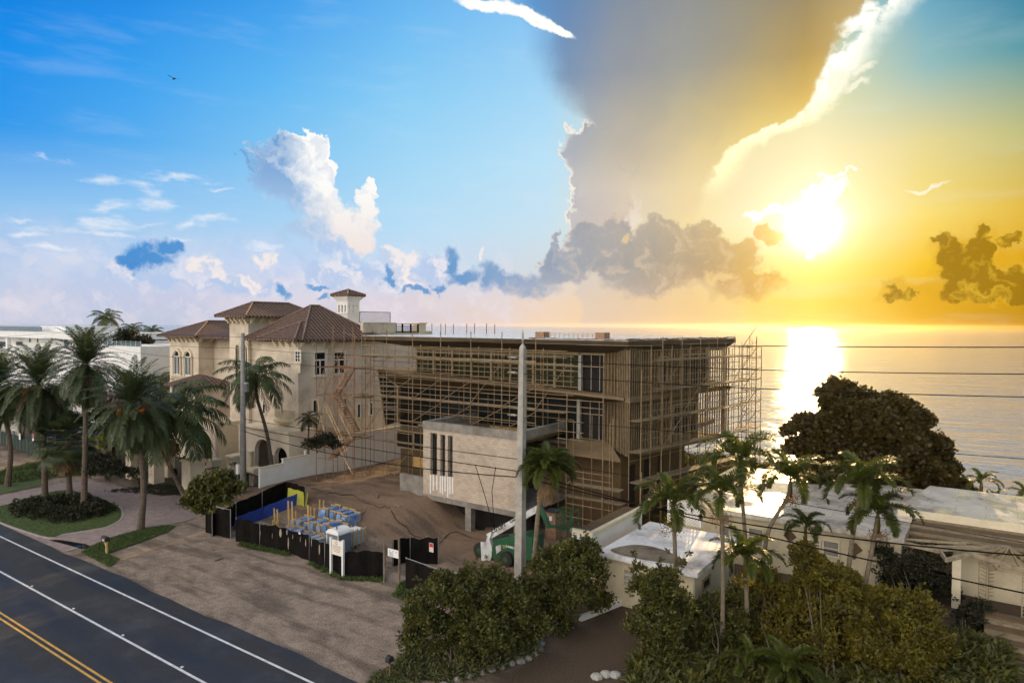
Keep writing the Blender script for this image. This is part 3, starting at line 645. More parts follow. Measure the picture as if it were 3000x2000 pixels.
def archwall(parent, name, x0, x1, y, th, z0, z1, holes, m, axis='x', n=14):
    """wall along x at y..y+th with arched openings [(a, b, bottom, spring)]"""
    mb = MB(); pts = sorted(holes); T = (lambda a, q, z: (a, q, z)) if axis == 'x' else (lambda a, q, z: (q, a, z))
    def pl(a0, a1, b0, b1):
        if axis == 'x': mb.box(a0, a1, y, y+th, b0, b1)
        else: mb.box(y, y+th, a0, a1, b0, b1)
    cur = x0
    for a, b_, bo, sp in pts:
        pl(cur, a, z0, z1); r = (b_-a)/2; cx = (a+b_)/2; rh = r if sp+r < z1-.15 else (z1-.15-sp)
        if bo > z0: pl(a, b_, z0, bo)
        for i in range(n):
            t0, t1 = math.pi*(1-i/n), math.pi*(1-(i+1)/n)
            u0, u1 = cx+r*math.cos(t0), cx+r*math.cos(t1); h0, h1 = sp+rh*math.sin(t0), sp+rh*math.sin(t1)
            q0, q1 = y, y+th
            for q in (q0, q1): mb.quad(T(u0, q, h0), T(u1, q, h1), T(u1, q, z1), T(u0, q, z1))
            mb.quad(T(u0, q0, h0), T(u0, q1, h0), T(u1, q1, h1), T(u1, q0, h1))
        cur = b_
    pl(cur, x1, z0, z1)
    return mb.build(name, MATS[m], parent)
def baluster_rail(parent, pts, z0, h=.95, m='stone_trim', sp=.24, name='balustrade'):
    mb = MB(); pts = [Vector((*p, 0)) for p in pts]
    for p, q in zip(pts, pts[1:]):
        L = (q-p).length; k = max(1, int(L/sp))
        mb.bar(p+Vector((0,0,z0+h-.06)), q+Vector((0,0,z0+h-.06)), .24, .13); mb.bar(p+Vector((0,0,z0+.06)), q+Vector((0,0,z0+.06)), .22, .12)
        for i in range(k):
            c = p.lerp(q, (i+.5)/k); mb.lathe((c.x, c.y, z0+.12), [(.05,0),(.04,.08),(.085,.25),(.06,.45),(.04,.6),(.06,h-.24)], 6)
    return mb.build(name, MATS[m], parent)
# ================================================================ the villa (tiled roofs)
V = empty('villa', (-68, 47, 0), 'large cream stucco villa with brown tiled hip roofs, arched windows and a square look-out tower', 'house')
E_ = 14.75
CX = -60.0
w = MB(); w.box(-69.4, CX, 47, 68, 0, E_, 'b').box(-63.6, CX+.25, 46.0, 50.9, 4.9, E_-.02); w.box(-63.2, CX-.4, 46.4, 47, 4.2, 4.9)
w.build('wall', MATS['cream_stucco'], V)
MB().box(-69.35, CX+.12, 46.9, 68, E_-.55, E_-.3).build('cornice', MATS['stone_trim'], V)
hip(V, -69.6, -58.9, 45.9, 57.8, E_, 3.8)
hip(V, -65.5, CX+1.0, 45.0, 53.5, E_+.12, 1.75)
corbels(V, [(x, 46.0) for x in (-63.3, -62.2, -61.1, -60.0)], E_-.05, (0, -1)); corbels(V, [(CX+.25, y) for y in (46.4, 47.8, 49.2, 50.5)], E_-.05, (1, 0))
# raised block with the upper hip roof
UX0, UX1 = -73.1, -69.4
w = MB(); w.box(UX0, UX1, 46.6, 53.8, 0, 17.3, 'b'); w.build('wall', MATS['cream_stucco'], V)
MB().box(UX0-.12, UX1+.12, 46.48, 53.8, 16.85, 17.28).build('cornice', MATS['stone_trim'], V)
corbels(V, [(x, 46.48) for x in (-72.9, -72.0, -71.2, -70.3, -69.5)], 17.2, (0, -1), s=.3); corbels(V, [(UX1+.12, y) for y in (46.9, 48.1, 49.3, 50.5, 51.7, 52.9)], 17.2, (1, 0), s=.3)
hip(V, UX0-1.2, UX1+1.2, 45.4, 56.5, 17.35, 1.6)
MB().box(-79, UX0, 50.5, 62, 0, E_-.2).build('wall', MATS['cream_stucco'], V)
for k in (0, 1):      # tall arched openings of the raised block
    x0 = (PY(689,1000,46.5).x, PY(711,1000,46.5).x)[k]; W_ = 1.0; r_ = W_/2; zs = 13.6
    n = 12; ring_ = [(x0+r_+r_*math.cos(math.pi*i/n), zs+r_*math.sin(math.pi*i/n)) for i in range(n+1)]
    wn_ = MB().quad((x0, 46.58, 9.6), (x0+W_, 46.58, 9.6), *[(a, 46.58, z) for a, z in ring_]).build('window', MATS['glass_dark'], V)
    tr = MB(); outer = [(x0+W_, 9.5)]+ring_+[(x0, 9.5)]
    for p, q in zip(outer, outer[1:]): tr.bar((p[0], 46.54, p[1]), (q[0], 46.54, q[1]), .2, .2, up=(0, 1, 0))
    tr.bar((x0+r_, 46.55, 9.6), (x0+r_, 46.55, 14.0), .07); tr.bar((x0, 46.55, zs), (x0+W_, 46.55, zs), .07)
    sub(tr.build('frame', MATS['stone_trim'], None), wn_)
# left wing
LX0, LX1 = -93.2, -86.0
w = MB(); w.box(LX0, LX1, 50.3, 60, 0, E_, 'b').box(LX1, -79, 52.5, 60, 0, E_-.1, 'b'); w.build('wall', MATS['cream_stucco'], V)
MB().box(LX0-.1, LX1+.12, 50.18, 60, E_-.5, E_-.02).build('cornice', MATS['stone_trim'], V)
corbels(V, [(x, 50.18) for x in np.linspace(LX0+.3, LX1-.1, 7)], E_-.08, (0, -1), s=.32); corbels(V, [(LX1+.12, y) for y in (50.5, 52, 53.5, 55, 56.5)], E_-.08, (1, 0), s=.32)
hip(V, LX0-1.1, LX1+1.1, 49.1, 61.1, E_, 2.0)
hip(V, -86.5, -73.2, 49.6, 62, E_-.05, 1.5, ridge=False)
for k in (0, 1):
    x0 = -91.9+k*2.75; y = 50.29; zb, zs = 9.45, 11.9; hw = .72
    n = 12; arc = [(x0+hw+hw*math.cos(math.pi*i/n), zs+hw*math.sin(math.pi*i/n)) for i in range(n+1)]
    wn_ = MB().quad((x0, y-.03, zb), (x0+2*hw, y-.03, zb), *[(a, y-.03, z) for a, z in arc]).build('window', MATS['glass_dark'], V)
    tr = MB(); out_ = [(x0+2*hw, zb)]+arc+[(x0, zb), (x0+2*hw, zb)]
    for p, q in zip(out_, out_[1:]): tr.bar((p[0], y-.06, p[1]), (q[0], y-.06, q[1]), .11, .1, up=(0, 1, 0))
    for xx in (x0+.48, x0+.72, x0+.96): tr.bar((xx, y-.06, zb), (xx, y-.06, zs), .06)
    tr.bar((x0, y-.06, zs), (x0+2*hw, y-.06, zs), .1)
    sub(tr.build('frame', MATS['white_paint'], None), wn_)
    s_ = MB(); k2 = .42
    arc2 = [(x0+hw+(hw+k2)*math.cos(math.pi*i/n), zs+(hw+k2)*math.sin(math.pi*i/n)) for i in range(n+1)]
    for i in range(n): s_.bar(((arc2[i][0]+arc[i][0])/2, y-.10, (arc2[i][1]+arc[i][1])/2), ((arc2[i+1][0]+arc[i+1][0])/2, y-.10, (arc2[i+1][1]+arc[i+1][1])/2), .34, .26, up=(0, 1, 0))
    for sx_ in (x0-.24, x0+2*hw+.24): s_.tube([(sx_, y-.14, zb-.1), (sx_, y-.14, zs)], .13, 8).box(sx_-.2, sx_+.2, y-.34, y-.01, zs, zs+.16)
    sub(s_.build('surround', MATS['stone_trim'], None), wn_)
baluster_rail(V, [(-92.3, 49.95), (-86.6, 49.95)], 8.35, 1.0)
MB().box(-92.5, -86.4, 49.7, 50.29, 8.1, 8.34).build('balcony_slab', MATS['stone_trim'], V)
# windows of the main body
def fpx(px0, py0, px1, py1, y):
    a, b_ = PY(px0, (py0+py1)/2, y), PY(px1, (py0+py1)/2, y); zt = PY((px0+px1)/2, py0, y).z; zb = PY((px0+px1)/2, py1, y).z
    return a.x, b_.x, zb, zt
def rpx(px0, py0, px1, py1, x):
    a, b_ = PX(px0, (py0+py1)/2, x), PX(px1, (py0+py1)/2, x); zt = PX((px0+px1)/2, py0, x).z; zb = PX((px0+px1)/2, py1, x).z
    return a.y, b_.y, zb, zt
a = fpx(808, 1028, 856, 1095, 47); win(V, 'f', *a, 47, nv=2, transom=a[3]-.75, surround=.2)
a = fpx(866, 1028, 881, 1060, 46.0); win(V, 'f', *a, 46.0, nv=1, nh=2, fw=.06, surround=.12)
a = fpx(866, 1064, 881, 1092, 46.0); MB().box(a[0], a[1], 45.93, 45.998, a[2], a[3]).build('carved_panel', MATS['stone_trim'], V)
a = rpx(918, 1029, 955, 1100, CX+.25); win(V, 'r', *a, CX+.25, nv=1, transom=a[3]-1.0, surround=.22, fw=.14)
a = rpx(974, 1029, 1010, 1096, CX); win(V, 'r', *a, CX, nv=1, transom=a[3]-1.0, surround=.22, fw=.14)
a = fpx(770, 1182, 779, 1212, 47); win(V, 'f', *a, 47, nv=0, surround=.15)
a = fpx(808, 1186, 829, 1236, 47); win(V, 'f', *a, 47, nv=1, surround=.12)
a = fpx(863, 1192, 880, 1238, 46.4); win(V, 'f', *a, 47, nv=0, surround=.12)
for b4 in ((915,1170,932,1210),(1003,1165,1014,1220),(1045,1182,1056,1224),(1081,1178,1092,1216)):
    a = rpx(*b4, CX+(.25 if b4[0] < 960 else 0)); win(V, 'r', *a, CX+(.25 if b4[0] < 960 else 0), nv=0, surround=.12)
# loggia below: arches and balcony
archwall(V, 'loggia_wall', -66.8, -56.9-1.2, 43.6, .5, 0.3, 5.2, [(-63.9, -61.1, .3, 2.9), (-60.5, -58.4, .3, 2.7)], 'cream_stucco')
MB().box(-66.8, -58.1, 43.5, 47, 5.2, 5.45).build('loggia_roof', MATS['stone_trim'], V)
for xx_ in (-66.8, -58.6): MB().box(xx_, xx_+.5, 44.1, 47, .3, 5.2).build('loggia_side', MATS['cream_stucco'], V)
MB().quad((-64.4, 46.93, .4), (-58.8, 46.93, .4), (-58.8, 46.93, 4.6), (-64.4, 46.93, 4.6)).build('door', MATS['dark_void'], V)
for x in (-64.25, -60.8):
    MB().lathe((x, 43.4, .3), [(.24,0),(.24,.25),(.17,.3),(.16,2.2),(.22,2.35),(.27,2.6)], 12).build('column', MATS['stone_trim'], V)
bp_ = [(-63.4+1.7*(1-math.cos(t)) if False else -62.0-1.9*math.cos(t), 46.9-1.7*math.sin(t)) for t in np.linspace(0, math.pi, 9)]
baluster_rail(V, bp_, 6.35, .95)
MB().prism([(x, y) for x, y in bp_], 6.1, 6.34).lathe((-62.0, 46.3, 5.45), [(.3,0),(.8,.25),(1.5,.64)], 16).build('balcony_slab', MATS['stone_trim'], V)
# left porch
archwall(V, 'porch_wall', -76.2, -70.6, 43.2, .45, 0, 5.0, [(-73.6, -71.4, .2, 2.9)], 'cream_stucco')
MB().box(-76.2, -70.6, 43.1, 47, 5.0, 5.3).box(-76.2, -75.8, 43.65, 47, 0, 5.0).box(-71.0, -70.6, 43.65, 47, 0, 5.0).build('porch_roof', MATS['stone_trim'], V)
MB().quad((-75.5, 46.9, .2), (-71.2, 46.9, .2), (-71.2, 46.9, 4.4), (-75.5, 46.9, 4.4)).build('door', MATS['dark_void'], V)
baluster_rail(V, [(-76.0, 43.3), (-70.8, 43.3)], 5.3, 1.0)
hip(V, -84, -77, 44.5, 50.2, 8.9, 1.2, ridge=False); MB().box(-83.2, -77.5, 45.2, 50.2, 0, 8.9).build('wall', MATS['cream_stucco'], V)
# terrace at the back
MB().box(-66, CX-.02, 55.3, 67.4, E_, 15.6).build('terrace_wall', MATS['cream_stucco'], V)
ya, yb = PX(1062, 960, CX).y, PX(1158, 960, CX).y
MB().box(CX-.35, CX+.1, ya, yb, 15.4, 16.55).box(CX-.45, CX+.18, ya, yb, 16.55, 16.66).build('parapet', MATS['cream_stucco'], V)
yc, yd = PX(1226, 960, CX).y, PX(1246, 960, CX).y
MB().box(CX-1.0, CX+.1, yc, yd, 12.0, 16.5).box(CX-1.15, CX+.22, yc-.12, yd+.12, 16.5, 16.68).build('pillar', MATS['stone_trim'], V)
r_ = MB(); r_.bar((CX, yb, 16.5), (CX, yc, 16.5), .07); r_.bar((CX, yb, 16.3), (CX, yc, 16.3), .04); r_.bar((CX, yb, 15.45), (CX, yc, 15.45), .05)
for t in np.linspace(0, 1, 44): y = yb+(yc-yb)*t; r_.tube([(CX, y, 15.45), (CX, y+.05, 15.9), (CX, y, 16.3)], .02, 4)
for t in (0.02, .3, .66, .98): y = yb+(yc-yb)*t; r_.box(CX-.06, CX+.06, y-.1, y+.1, 15.4, 16.55)
r_.build('iron_railing', MATS['black_mesh'], V)
# look-out tower
tx, ty = -66.2, 63.4
c_ = PX(1020, 900, tx); ty = c_.y; hw = .98
t_ = MB(); t_.box(tx-hw, tx+hw, ty-hw, ty+hw, 15, (18.75-.85)); t_.box(tx-hw-.12, tx+hw+.12, ty-hw-.12, ty+hw+.12, (18.55-.85), (18.75-.85))
for sx_ in (-1, -.34, .34, 1):
    for sy_ in (-1, -.34, .34, 1):
        if abs(sx_) == 1 or abs(sy_) == 1: t_.box(tx+sx_*(hw-.13)-.13, tx+sx_*(hw-.13)+.13, ty+sy_*(hw-.13)-.13, ty+sy_*(hw-.13)+.13, (18.75-.85), (19.65-.85))
t_.box(tx-hw, tx+hw, ty-hw, ty+hw, (19.65-.85), (20.25-.85))
for k in range(4): t_.box(tx-hw-.1-.12*k, tx+hw+.1+.12*k, ty-hw-.1-.12*k, ty+hw+.1+.12*k, (20.25-.85)+k*.14, (20.39-.85)+k*.14)
t_.build('tower', MATS['white_paint'], V)
hip(V, tx-1.55, tx+1.55, ty-1.55, ty+1.55, (20.95-.85), .65, name='tower_roof')
# chain-link screen on the terrace
T = empty('mesh_screen', (CX, 56, 16.6), 'framed chain-link screen standing on the villa terrace beside the tower', 'screen')
y0, y1 = PX(1053, 930, CX-.3).y, PX(1143, 930, CX-.3).y; zt = 18.1; r_ = MB()
zt = PX(1100, 914, CX-.3).z; zb = PX(1100, 945, CX-.3).z
for p, q in (((y0, zb), (y1, zb)), ((y1, zb), (y1, zt)), ((y1, zt), (y0, zt)), ((y0, zt), (y0, zb))): r_.bar((CX-.3, p[0], p[1]), (CX-.3, q[0], q[1]), .07)
r_.build('frame', MATS['steel'], T); r_ = MB(); H_ = zt-zb; s_ = .22
for k in range(int((y1-y0+H_)/s_)):
    for sg in (1, -1):
        a0 = y0-H_+k*s_ if sg > 0 else y0+k*s_; p = [a0, zb]; q = [a0+H_, zt] if sg > 0 else [a0-H_, zt]
        def clip(p, q):
            (ax, az_), (bx_, bz) = p, q
            t0, t1 = 0, 1; d = bx_-ax
            for lo, hi in ((y0, y1),):
                ts = sorted(((lo-ax)/d, (hi-ax)/d)); t0, t1 = max(t0, ts[0]), min(t1, ts[1])
            return None if t0 >= t1 else ((ax+d*t0, az_+(bz-az_)*t0), (ax+d*t1, az_+(bz-az_)*t1))
        c2_ = clip(p, q)
        if c2_: r_.bar((CX-.3, *c2_[0]), (CX-.3, *c2_[1]), .022)
r_.build('mesh', MATS['galv'], T)
# ================================================================ boundary wall, gate piers
B = empty('boundary_wall', (-57, 45, 0), 'long white rendered boundary wall stepping up the slope between villa and building site', 'wall')
bw = MB(); cp = MB(); ys_ = [PX(x, y, -57).y for x, y in ((761,1420),(829,1400),(894,1390),(990,1370),(1060,1340))]
zt = [PX(790, 1367, -57).z, PX(862, 1340, -57).z, PX(945, 1313, -57).z, PX(1012, 1276, -57).z]
ys_[-1] += 8
for k in range(4):
    bw.box(-57.2, -56.95, ys_[k], ys_[k+1], -.4, zt[k]); cp.box(-57.28, -56.88, ys_[k]-.03, ys_[k+1]-(0 if k < 3 else 0)-.03, zt[k]+.002, zt[k]+.10)
bw.build('wall', MATS['white_paint'], B); cp.build('coping', MATS['stone_trim'], B)
def pier(px, py, w, h, label, y=None):
    p = PZ(px, py) if y is None else PY(px, py, y); x, yy = p.x, p.y
    P_ = empty('gate_pier', (x, yy, 0), label, 'pier', 'stone piers in front of the villa')
    MB().box(x-w, x+w, yy, yy+2*w, 0, h).build('shaft', MATS['cream_stucco'], P_)
    m_ = MB(); 
    for k, (e, z0_, z1_) in enumerate(((.06, 0, .10), (.14, .10, .22), (.06, .22, .30))): m_.box(x-w-e, x+w+e, yy-e, yy+2*w+e, h+z0_, h+z1_)
    m_.build('cap', MATS['stone_trim'], P_); return P_, x, yy
pier(545, 1450, .75, 3.1, 'wide cream stone pier with a lantern at the leaning palm beside the driveway')
pier(443, 1416, .55, 3.0, 'tall cream pier behind the coconut palm, left of the lantern pier')
pier(376, 1402, .55, 2.7, 'cream pier at the end of the clipped hedge')
pier(675, 1412, .6, 2.5, 'cream pier with moulded cap just left of the grey pole, by the villa arches')
pier(612, 1424, .5, 2.4, 'cream pier half hidden behind the iron gate')
pier(737, 1425, .4, 1.6, 'low cream pier at the foot of the white boundary wall')
pier(486, 1398, .4, 2.6, 'slim cream pier seen between palm fronds, next to the iron gate')
pl_ = PZ(521, 1448)
Lt = empty('wall_lantern', (pl_.x, pl_.y, 2.2), 'black wall lantern on the stone pier by the driveway', 'lamp')
MB().box(pl_.x-.15, pl_.x+.15, pl_.y-.42, pl_.y-.12, 1.9, 2.4).build('housing', MATS['black_mesh'], Lt); MB().lathe((pl_.x, pl_.y-.27, 2.4), [(.24,0),(.05,.2)], 8).build('hood', MATS['black_mesh'], Lt); MB().bar((pl_.x, pl_.y-.2, 2.1), (pl_.x, pl_.y-.0, 2.1), .06).build('bracket', MATS['black_mesh'], Lt)
def gate(p, q, h, label):
    p, q = PZ(*p), PZ(*q); G = empty('iron_gate', (p.x, p.y, 0), label, 'gate'); n = int((q-p).length/.13)
    f = MB(); f.bar(p+Vector((0,0,.15)), q+Vector((0,0,.15)), .06); f.bar(p+Vector((0,0,h)), q+Vector((0,0,h+.0)), .06); f.bar(p, p+Vector((0,0,h)), .08); f.bar(q, q+Vector((0,0,h)), .08); f.build('frame', MATS['black_mesh'], G)
    b_ = MB()
    for i in range(1, n): c = p.lerp(q, i/n); b_.bar(c+Vector((0,0,.1)), c+Vector((0,0,h+.2*math.sin(math.pi*i/n))), .03)
    b_.build('bars', MATS['black_mesh'], G)
gate((562,1448), (640,1428), 2.1, 'black wrought-iron driveway gate between stone piers beside the shrub')
gate((700,1424), (758,1440), 1.5, 'low black iron railing gate beside the white boundary wall')
# ================================================================ white modern neighbour
Nn = empty('modern_house', (-105, 57, 0), 'flat-roofed white modern house with glass balcony rails behind the palms at the far left', 'house')
ny = 57.0
def nx_(px, y=ny): return PY(px, 980, y).x
def nz(px, py, y=ny): return PY(px, py, y).z
w = MB(); xa, xb = nx_(-200), nx_(330)
w.box(xa, nx_(312), ny+1.2, ny+18, 0, nz(200, 996)-.02, 'b'); w.build('wall', MATS['white_paint'], Nn)
zt, zb = nz(200, 974), nz(200, 993)
MB().box(xa, nx_(298), ny-1.5, ny+20, zb, zt).build('roof', MATS['white_paint'], Nn)
zr = nz(100, 958, ny+4); MB().box(nx_(118, ny+4), nx_(192, ny+4), ny+4, ny+14, zt+.002, nz(150, 955, ny+4)).build('penthouse', MATS['white_paint'], Nn)
MB().box(nx_(-150, ny+2), nx_(122, ny+2), ny+2, ny+2.06, zt+.002, nz(60, 956, ny+2)).build('glass_rail', MATS['glass_blue'], Nn)
MB().box(nx_(292)-.3, nx_(292)+.35, ny-1.3, ny-.7, 8, zt+.35).build('column', MATS['white_paint'], Nn); MB().box(nx_(40)-.4, nx_(40)+.4, ny-1.3, ny-.6, 8, zb-.002).build('column', MATS['white_paint'], Nn)
for b4 in ((0,1000,33,1030),(48,1000,68,1012)):
    a = fpx(*b4, ny+1.2); win(Nn, 'f', *a, ny+1.2, nv=0, fw=.05)
for b4 in ((86,976,90,1000),(109,976,113,1000)):
    a = fpx(b4[0], 976, b4[2], 1000, ny+1.2); win(Nn, 'f', a[0], a[1]+.15, a[2]-.2, a[3]-.3, ny+1.2, nv=0, fw=.03)
a = fpx(188, 978, 202, 1016, ny+1.2); win(Nn, 'f', a[0], a[1], a[2], a[3]-.6, ny+1.2, nv=0, fw=.08, pane='glass_blue')
# lower terrace volumes
tyy = 50.0
x0, x1 = PY(300, 1010, tyy).x, PY(412, 1010, tyy).x; zt2 = PY(400, 1015, tyy).z
MB().box(x0, x1, tyy, tyy+12, 0, zt2).build('lower_wall', MATS['white_paint'], Nn)
gr_ = MB(); gr_.box(x0+.1, x1-.1, tyy+.1, tyy+.15, zt2+.002, PY(400, 1000, tyy).z); gr_.build('glass_rail', MATS['glass_blue'], Nn)
gp = MB()
for t in np.linspace(0, 1, 9): gp.bar((x0+.1+(x1-x0-.2)*t, tyy+.06, zt2), (x0+.1+(x1-x0-.2)*t, tyy+.06, PY(400, 1000, tyy).z+.05), .05)
gp.build('rail_posts', MATS['white_paint'], Nn)
x2 = PY(-220, 1060, 52).x; x3 = PY(90, 1060, 52).x; MB().box(x2, x3, 52, 58, 0, PY(0, 1022, 52).z).build('lower_wall', MATS['white_paint'], Nn)
MB().box(x2, PY(300, 1060, 53).x, 53, 58.1, 0, PY(200, 1030, 53).z-.3).build('lower_wall', MATS['white_paint'], Nn)
# gatehouse between the palms
Gh = empty('gatehouse', (-95, 44, 0), 'small white gatehouse with a brown tiled roof behind the date palms', 'house')
p0 = PZ(202, 1262); x0, y0 = p0.x, p0.y
p1 = PY(276, 1230, y0)
MB().box(x0, p1.x, y0, y0+6, 0, PY(230, 1176, y0).z).build('wall', MATS['white_paint'], Gh)
hip(Gh, x0-.6, PY(352, 1180, y0).x, y0-.6, y0+7, PY(230, 1176, y0).z, 1.4, ridge=False)
MB().box(p1.x+.8, PY(350, 1180, y0).x-.4, y0+.8, y0+6, 0, PY(230, 1176, y0).z-.25).build('side_wall', MATS['cream_stucco'], Gh)
a = fpx(262, 1180, 275, 1262, y0); win(Gh, 'f', a[1]+.9, a[1]+2.2, 1.2, 3.4, y0+.8, nv=1)
# low white shed at the far left edge
Sh = empty('garden_shed', (-110, 38, 0), 'low flat-roofed grey and white shed at the left edge behind the green screen fence', 'shed')
p0 = PZ(-60, 1275); y0 = p0.y; xr = PY(58, 1240, y0).x
MB().box(p0.x, xr, y0, y0+5, 0, PY(20, 1213, y0).z).build('wall', MATS['concrete_pale'], Sh)
MB().box(p0.x-.4, xr+2.2, y0-.8, y0+5.5, PY(20, 1213, y0).z+.002, PY(20, 1202, y0).z).build('roof', MATS['white_paint'], Sh)
win(Sh, 'f', xr-2.4, xr-1.2, .9, 2.0, y0, nv=1)
# ================================================================ unfinished concrete house
H = empty('unfinished_house', (-38, 49, 0), 'unfinished brown three-storey house with a sloping roof overhang wrapped in scaffolding', 'building')
RZ = 15.35
def FX(y): return -22.6+(y-50.2)*.205
rf = [(-51.15, 47.1), (-22.35, 47.2), (-19.4, 64.0), (-26, 73.5), (-49.6, 73.5)]
MB().prism(rf, RZ-.05, RZ).build('roof_membrane', MATS['membrane'], H)
MB().prism([(x*.9995, y+.05) for x, y in rf], RZ-.42, RZ-.052).build('roof_slab', MATS['brown_render'], H)
# raking soffits
YB = 49.5; ZB1 = 14.2
s_ = MB(); s_.quad((-51.1, 47.2, RZ-.43), (-22.4, 47.3, RZ-.43), (-24.2, YB, ZB1), (-46.3, YB, ZB1)).quad((-51.1, 47.2, RZ-.43), (-46.3, YB, ZB1), (-46.3, 60, ZB1), (-49.5, 73, RZ-.43))
s_.quad((-22.4, 47.3, RZ-.43), (-19.5, 63.9, RZ-.43), (FX(63)-.3, 63, 14.25), (-24.2, YB, ZB1)); s_.build('soffit', MATS['brown_render'], H)
def zedge(x): return 11.98+(10.97-11.98)*(x+49.2)/(49.2-22.7)
def zbb(x): return 11.94+(11.08-11.94)*(x+46.1)/(46.1-25.5)
xs_ = np.linspace(-49.2, -22.7, 9)
# upper floor back wall + glazed band
MB().box(-46.1, -22.9, YB+1.7, YB+1.9, 7, ZB1+.5).build('inner_wall', MATS['brown_base'], H)
MB().box(-50.5, -46.3, 52.5, 70, 10.3, 11.1).box(-46.3, -23.3, YB+1.9, 70, 10.4, 10.9).build('floor_slab', MATS['concrete'], H)
MB().box(-46.1, -45.9, YB+.2, 70, 11, 14.5).build('side_wall', MATS['brown_base'], H)
mx_ = [PY(p, 1060, YB).x for p in (1221,1271.5,1326,1382,1440,1496,1563,1626,1699)]
for i, x in enumerate(mx_):
    MB().box(x-.1, x+.1, YB-.1, YB+.08, zbb(x)-.1, ZB1).build('mullion', MATS['frame_tan'], H)
MB().box(mx_[0]-.1, -25.4, YB-.12, YB+.1, ZB1-.16, ZB1+.02).build('band_head', MATS['frame_tan'], H)
MB().box(mx_[0]-.1, -25.4, YB-.05, YB+.05, 13.05, 13.13).build('transom', MATS['frame_tan'], H)
for i in range(8):
    x0, x1 = mx_[i]+.1, mx_[i+1]-.1
    w_ = MB(); zb_ = zbb((x0+x1)/2)
    for z in (zb_+.05, 12.6, 13.0, ZB1-.22): w_.box(x0, x1, YB+.0, YB+.05, z, z+.06)
    for t in (.33, .66): w_.box(x0+(x1-x0)*t-.03, x0+(x1-x0)*t+.03, YB+.0, YB+.05, zb_, ZB1-.18)
    wo_ = w_.build('window', MATS['frame_tan'], H); sub(MB().quad((x0, YB+.07, zb_), (x1, YB+.07, zb_), (x1, YB+.07, ZB1-.17), (x0, YB+.07, ZB1-.17)).build('pane', MATS['glass_green'] if 'glass_green' in MATS else MATS['glass_dark'], None), wo_)
# ledge plate sloping out below the band, then the raking face under it
l_ = MB()
for a0, a1 in zip(xs_, xs_[1:]):
    l_.quad((a0, 47.3, zedge(a0)), (a1, 47.3, zedge(a1)), (max(min(a1, -22.9), -49), YB, zbb(a1)-.08), (max(min(a0, -22.9), -49), YB, zbb(a0)-.08))
    l_.quad((a0, 47.3, zedge(a0)-.2), (a1, 47.3, zedge(a1)-.2), (a1, 47.3, zedge(a1)), (a0, 47.3, zedge(a0)))
l_.build('ledge', MATS['ledge'], H)
u_ = MB()
for a0, a1 in zip(xs_, xs_[1:]): u_.quad((a0, 47.32, zedge(a0)-.2), (max(a0, -48.6), YB, 10.3), (max(a1, -48.6), YB, 10.3), (a1, 47.32, zedge(a1)-.2))
u_.build('soffit', MATS['brown_render'], H)
MB().box(-49.2, -46.4, YB+.1, 56, 10.4, 11.85).build('ledge_wall', MATS['ledge'], H)
# middle floor: dark glazing
a0 = -48.6
g_ = MB().box(a0, -27.9, YB+.02, YB+.06, 6.9, 10.32).build('window', MATS['glass_dark'], H)
f_ = MB()
for p in (1172, 1260, 1345, 1430, 1520, 1605): x = PY(p, 1200, YB).x; f_.box(x-.05, x+.05, YB-.03, YB+.018, 6.9, 10.3)
f_.box(a0, -27.9, YB-.03, YB+.018, 6.72, 6.9); sub(f_.build('frame', MATS['brown_render'], None), g_)
MB().box(a0-.1, a0+.1, YB-.1, YB+.15, 6.6, 10.4).build('corner_post', MATS['frame_tan'], H)
MB().box(-48.6, -46, YB+.1, 58, 6.3, 6.7).box(-48.4, -23.2, YB+.1, 70, 6.45, 6.9).build('floor_slab', MATS['concrete'], H)
# left louvred corner
lp = [PY(x, y, YB+.0) for x, y in ((1107,1084),(1165,1131),(1165,1236),(1129,1246))]
MB().quad(*[tuple(p) for p in lp][::-1]).build('side_glazing', MATS['glass_dark'], H)
lv = MB()
for y in (1104, 1118, 1131, 1145, 1162, 1180, 1190, 1200, 1212):
    t = (y-1084)/162; xa_ = 1107+22*t+3; xb_ = 1165 if y > 1131 else 1107+58*(y-1084)/47
    p, q = PY(xa_, y, YB-.05), PY(xb_-2, y+1, YB-.05); lv.bar(p, q, .05, .10)
lv.build('louvre', MATS['galv'], H)
fr_ = MB(); fr_.bar(lp[0], lp[1], .12); fr_.bar(lp[0], lp[3], .12); fr_.bar(lp[1], lp[2], .14); fr_.build('corner_frame', MATS['frame_tan'], H)
# tall door openings at the right
for (xa_, xb_, z0_, z1_, nm) in ((-27.6, -25.45, 11.1, 14.1, 'u'), (-27.7, -25.45, 7.1, 10.35, 'l')):
    d_ = MB().box(xa_, xb_, YB+.3, YB+.35, z0_, z1_).build('door_opening', MATS['dark_void'], H)
    f_ = MB().box(xa_-.28, xa_, YB-.12, YB+.2, z0_-.05, z1_+.1).box(xa_, xb_, YB-.1, YB+.2, z1_, z1_+.1)
    for t in (.35, .72): f_.box(xa_+(xb_-xa_)*t-.025, xa_+(xb_-xa_)*t+.025, YB+.22, YB+.27, z0_, z1_)
    sub(f_.build('frame', MATS['concrete_pale'], None), d_)
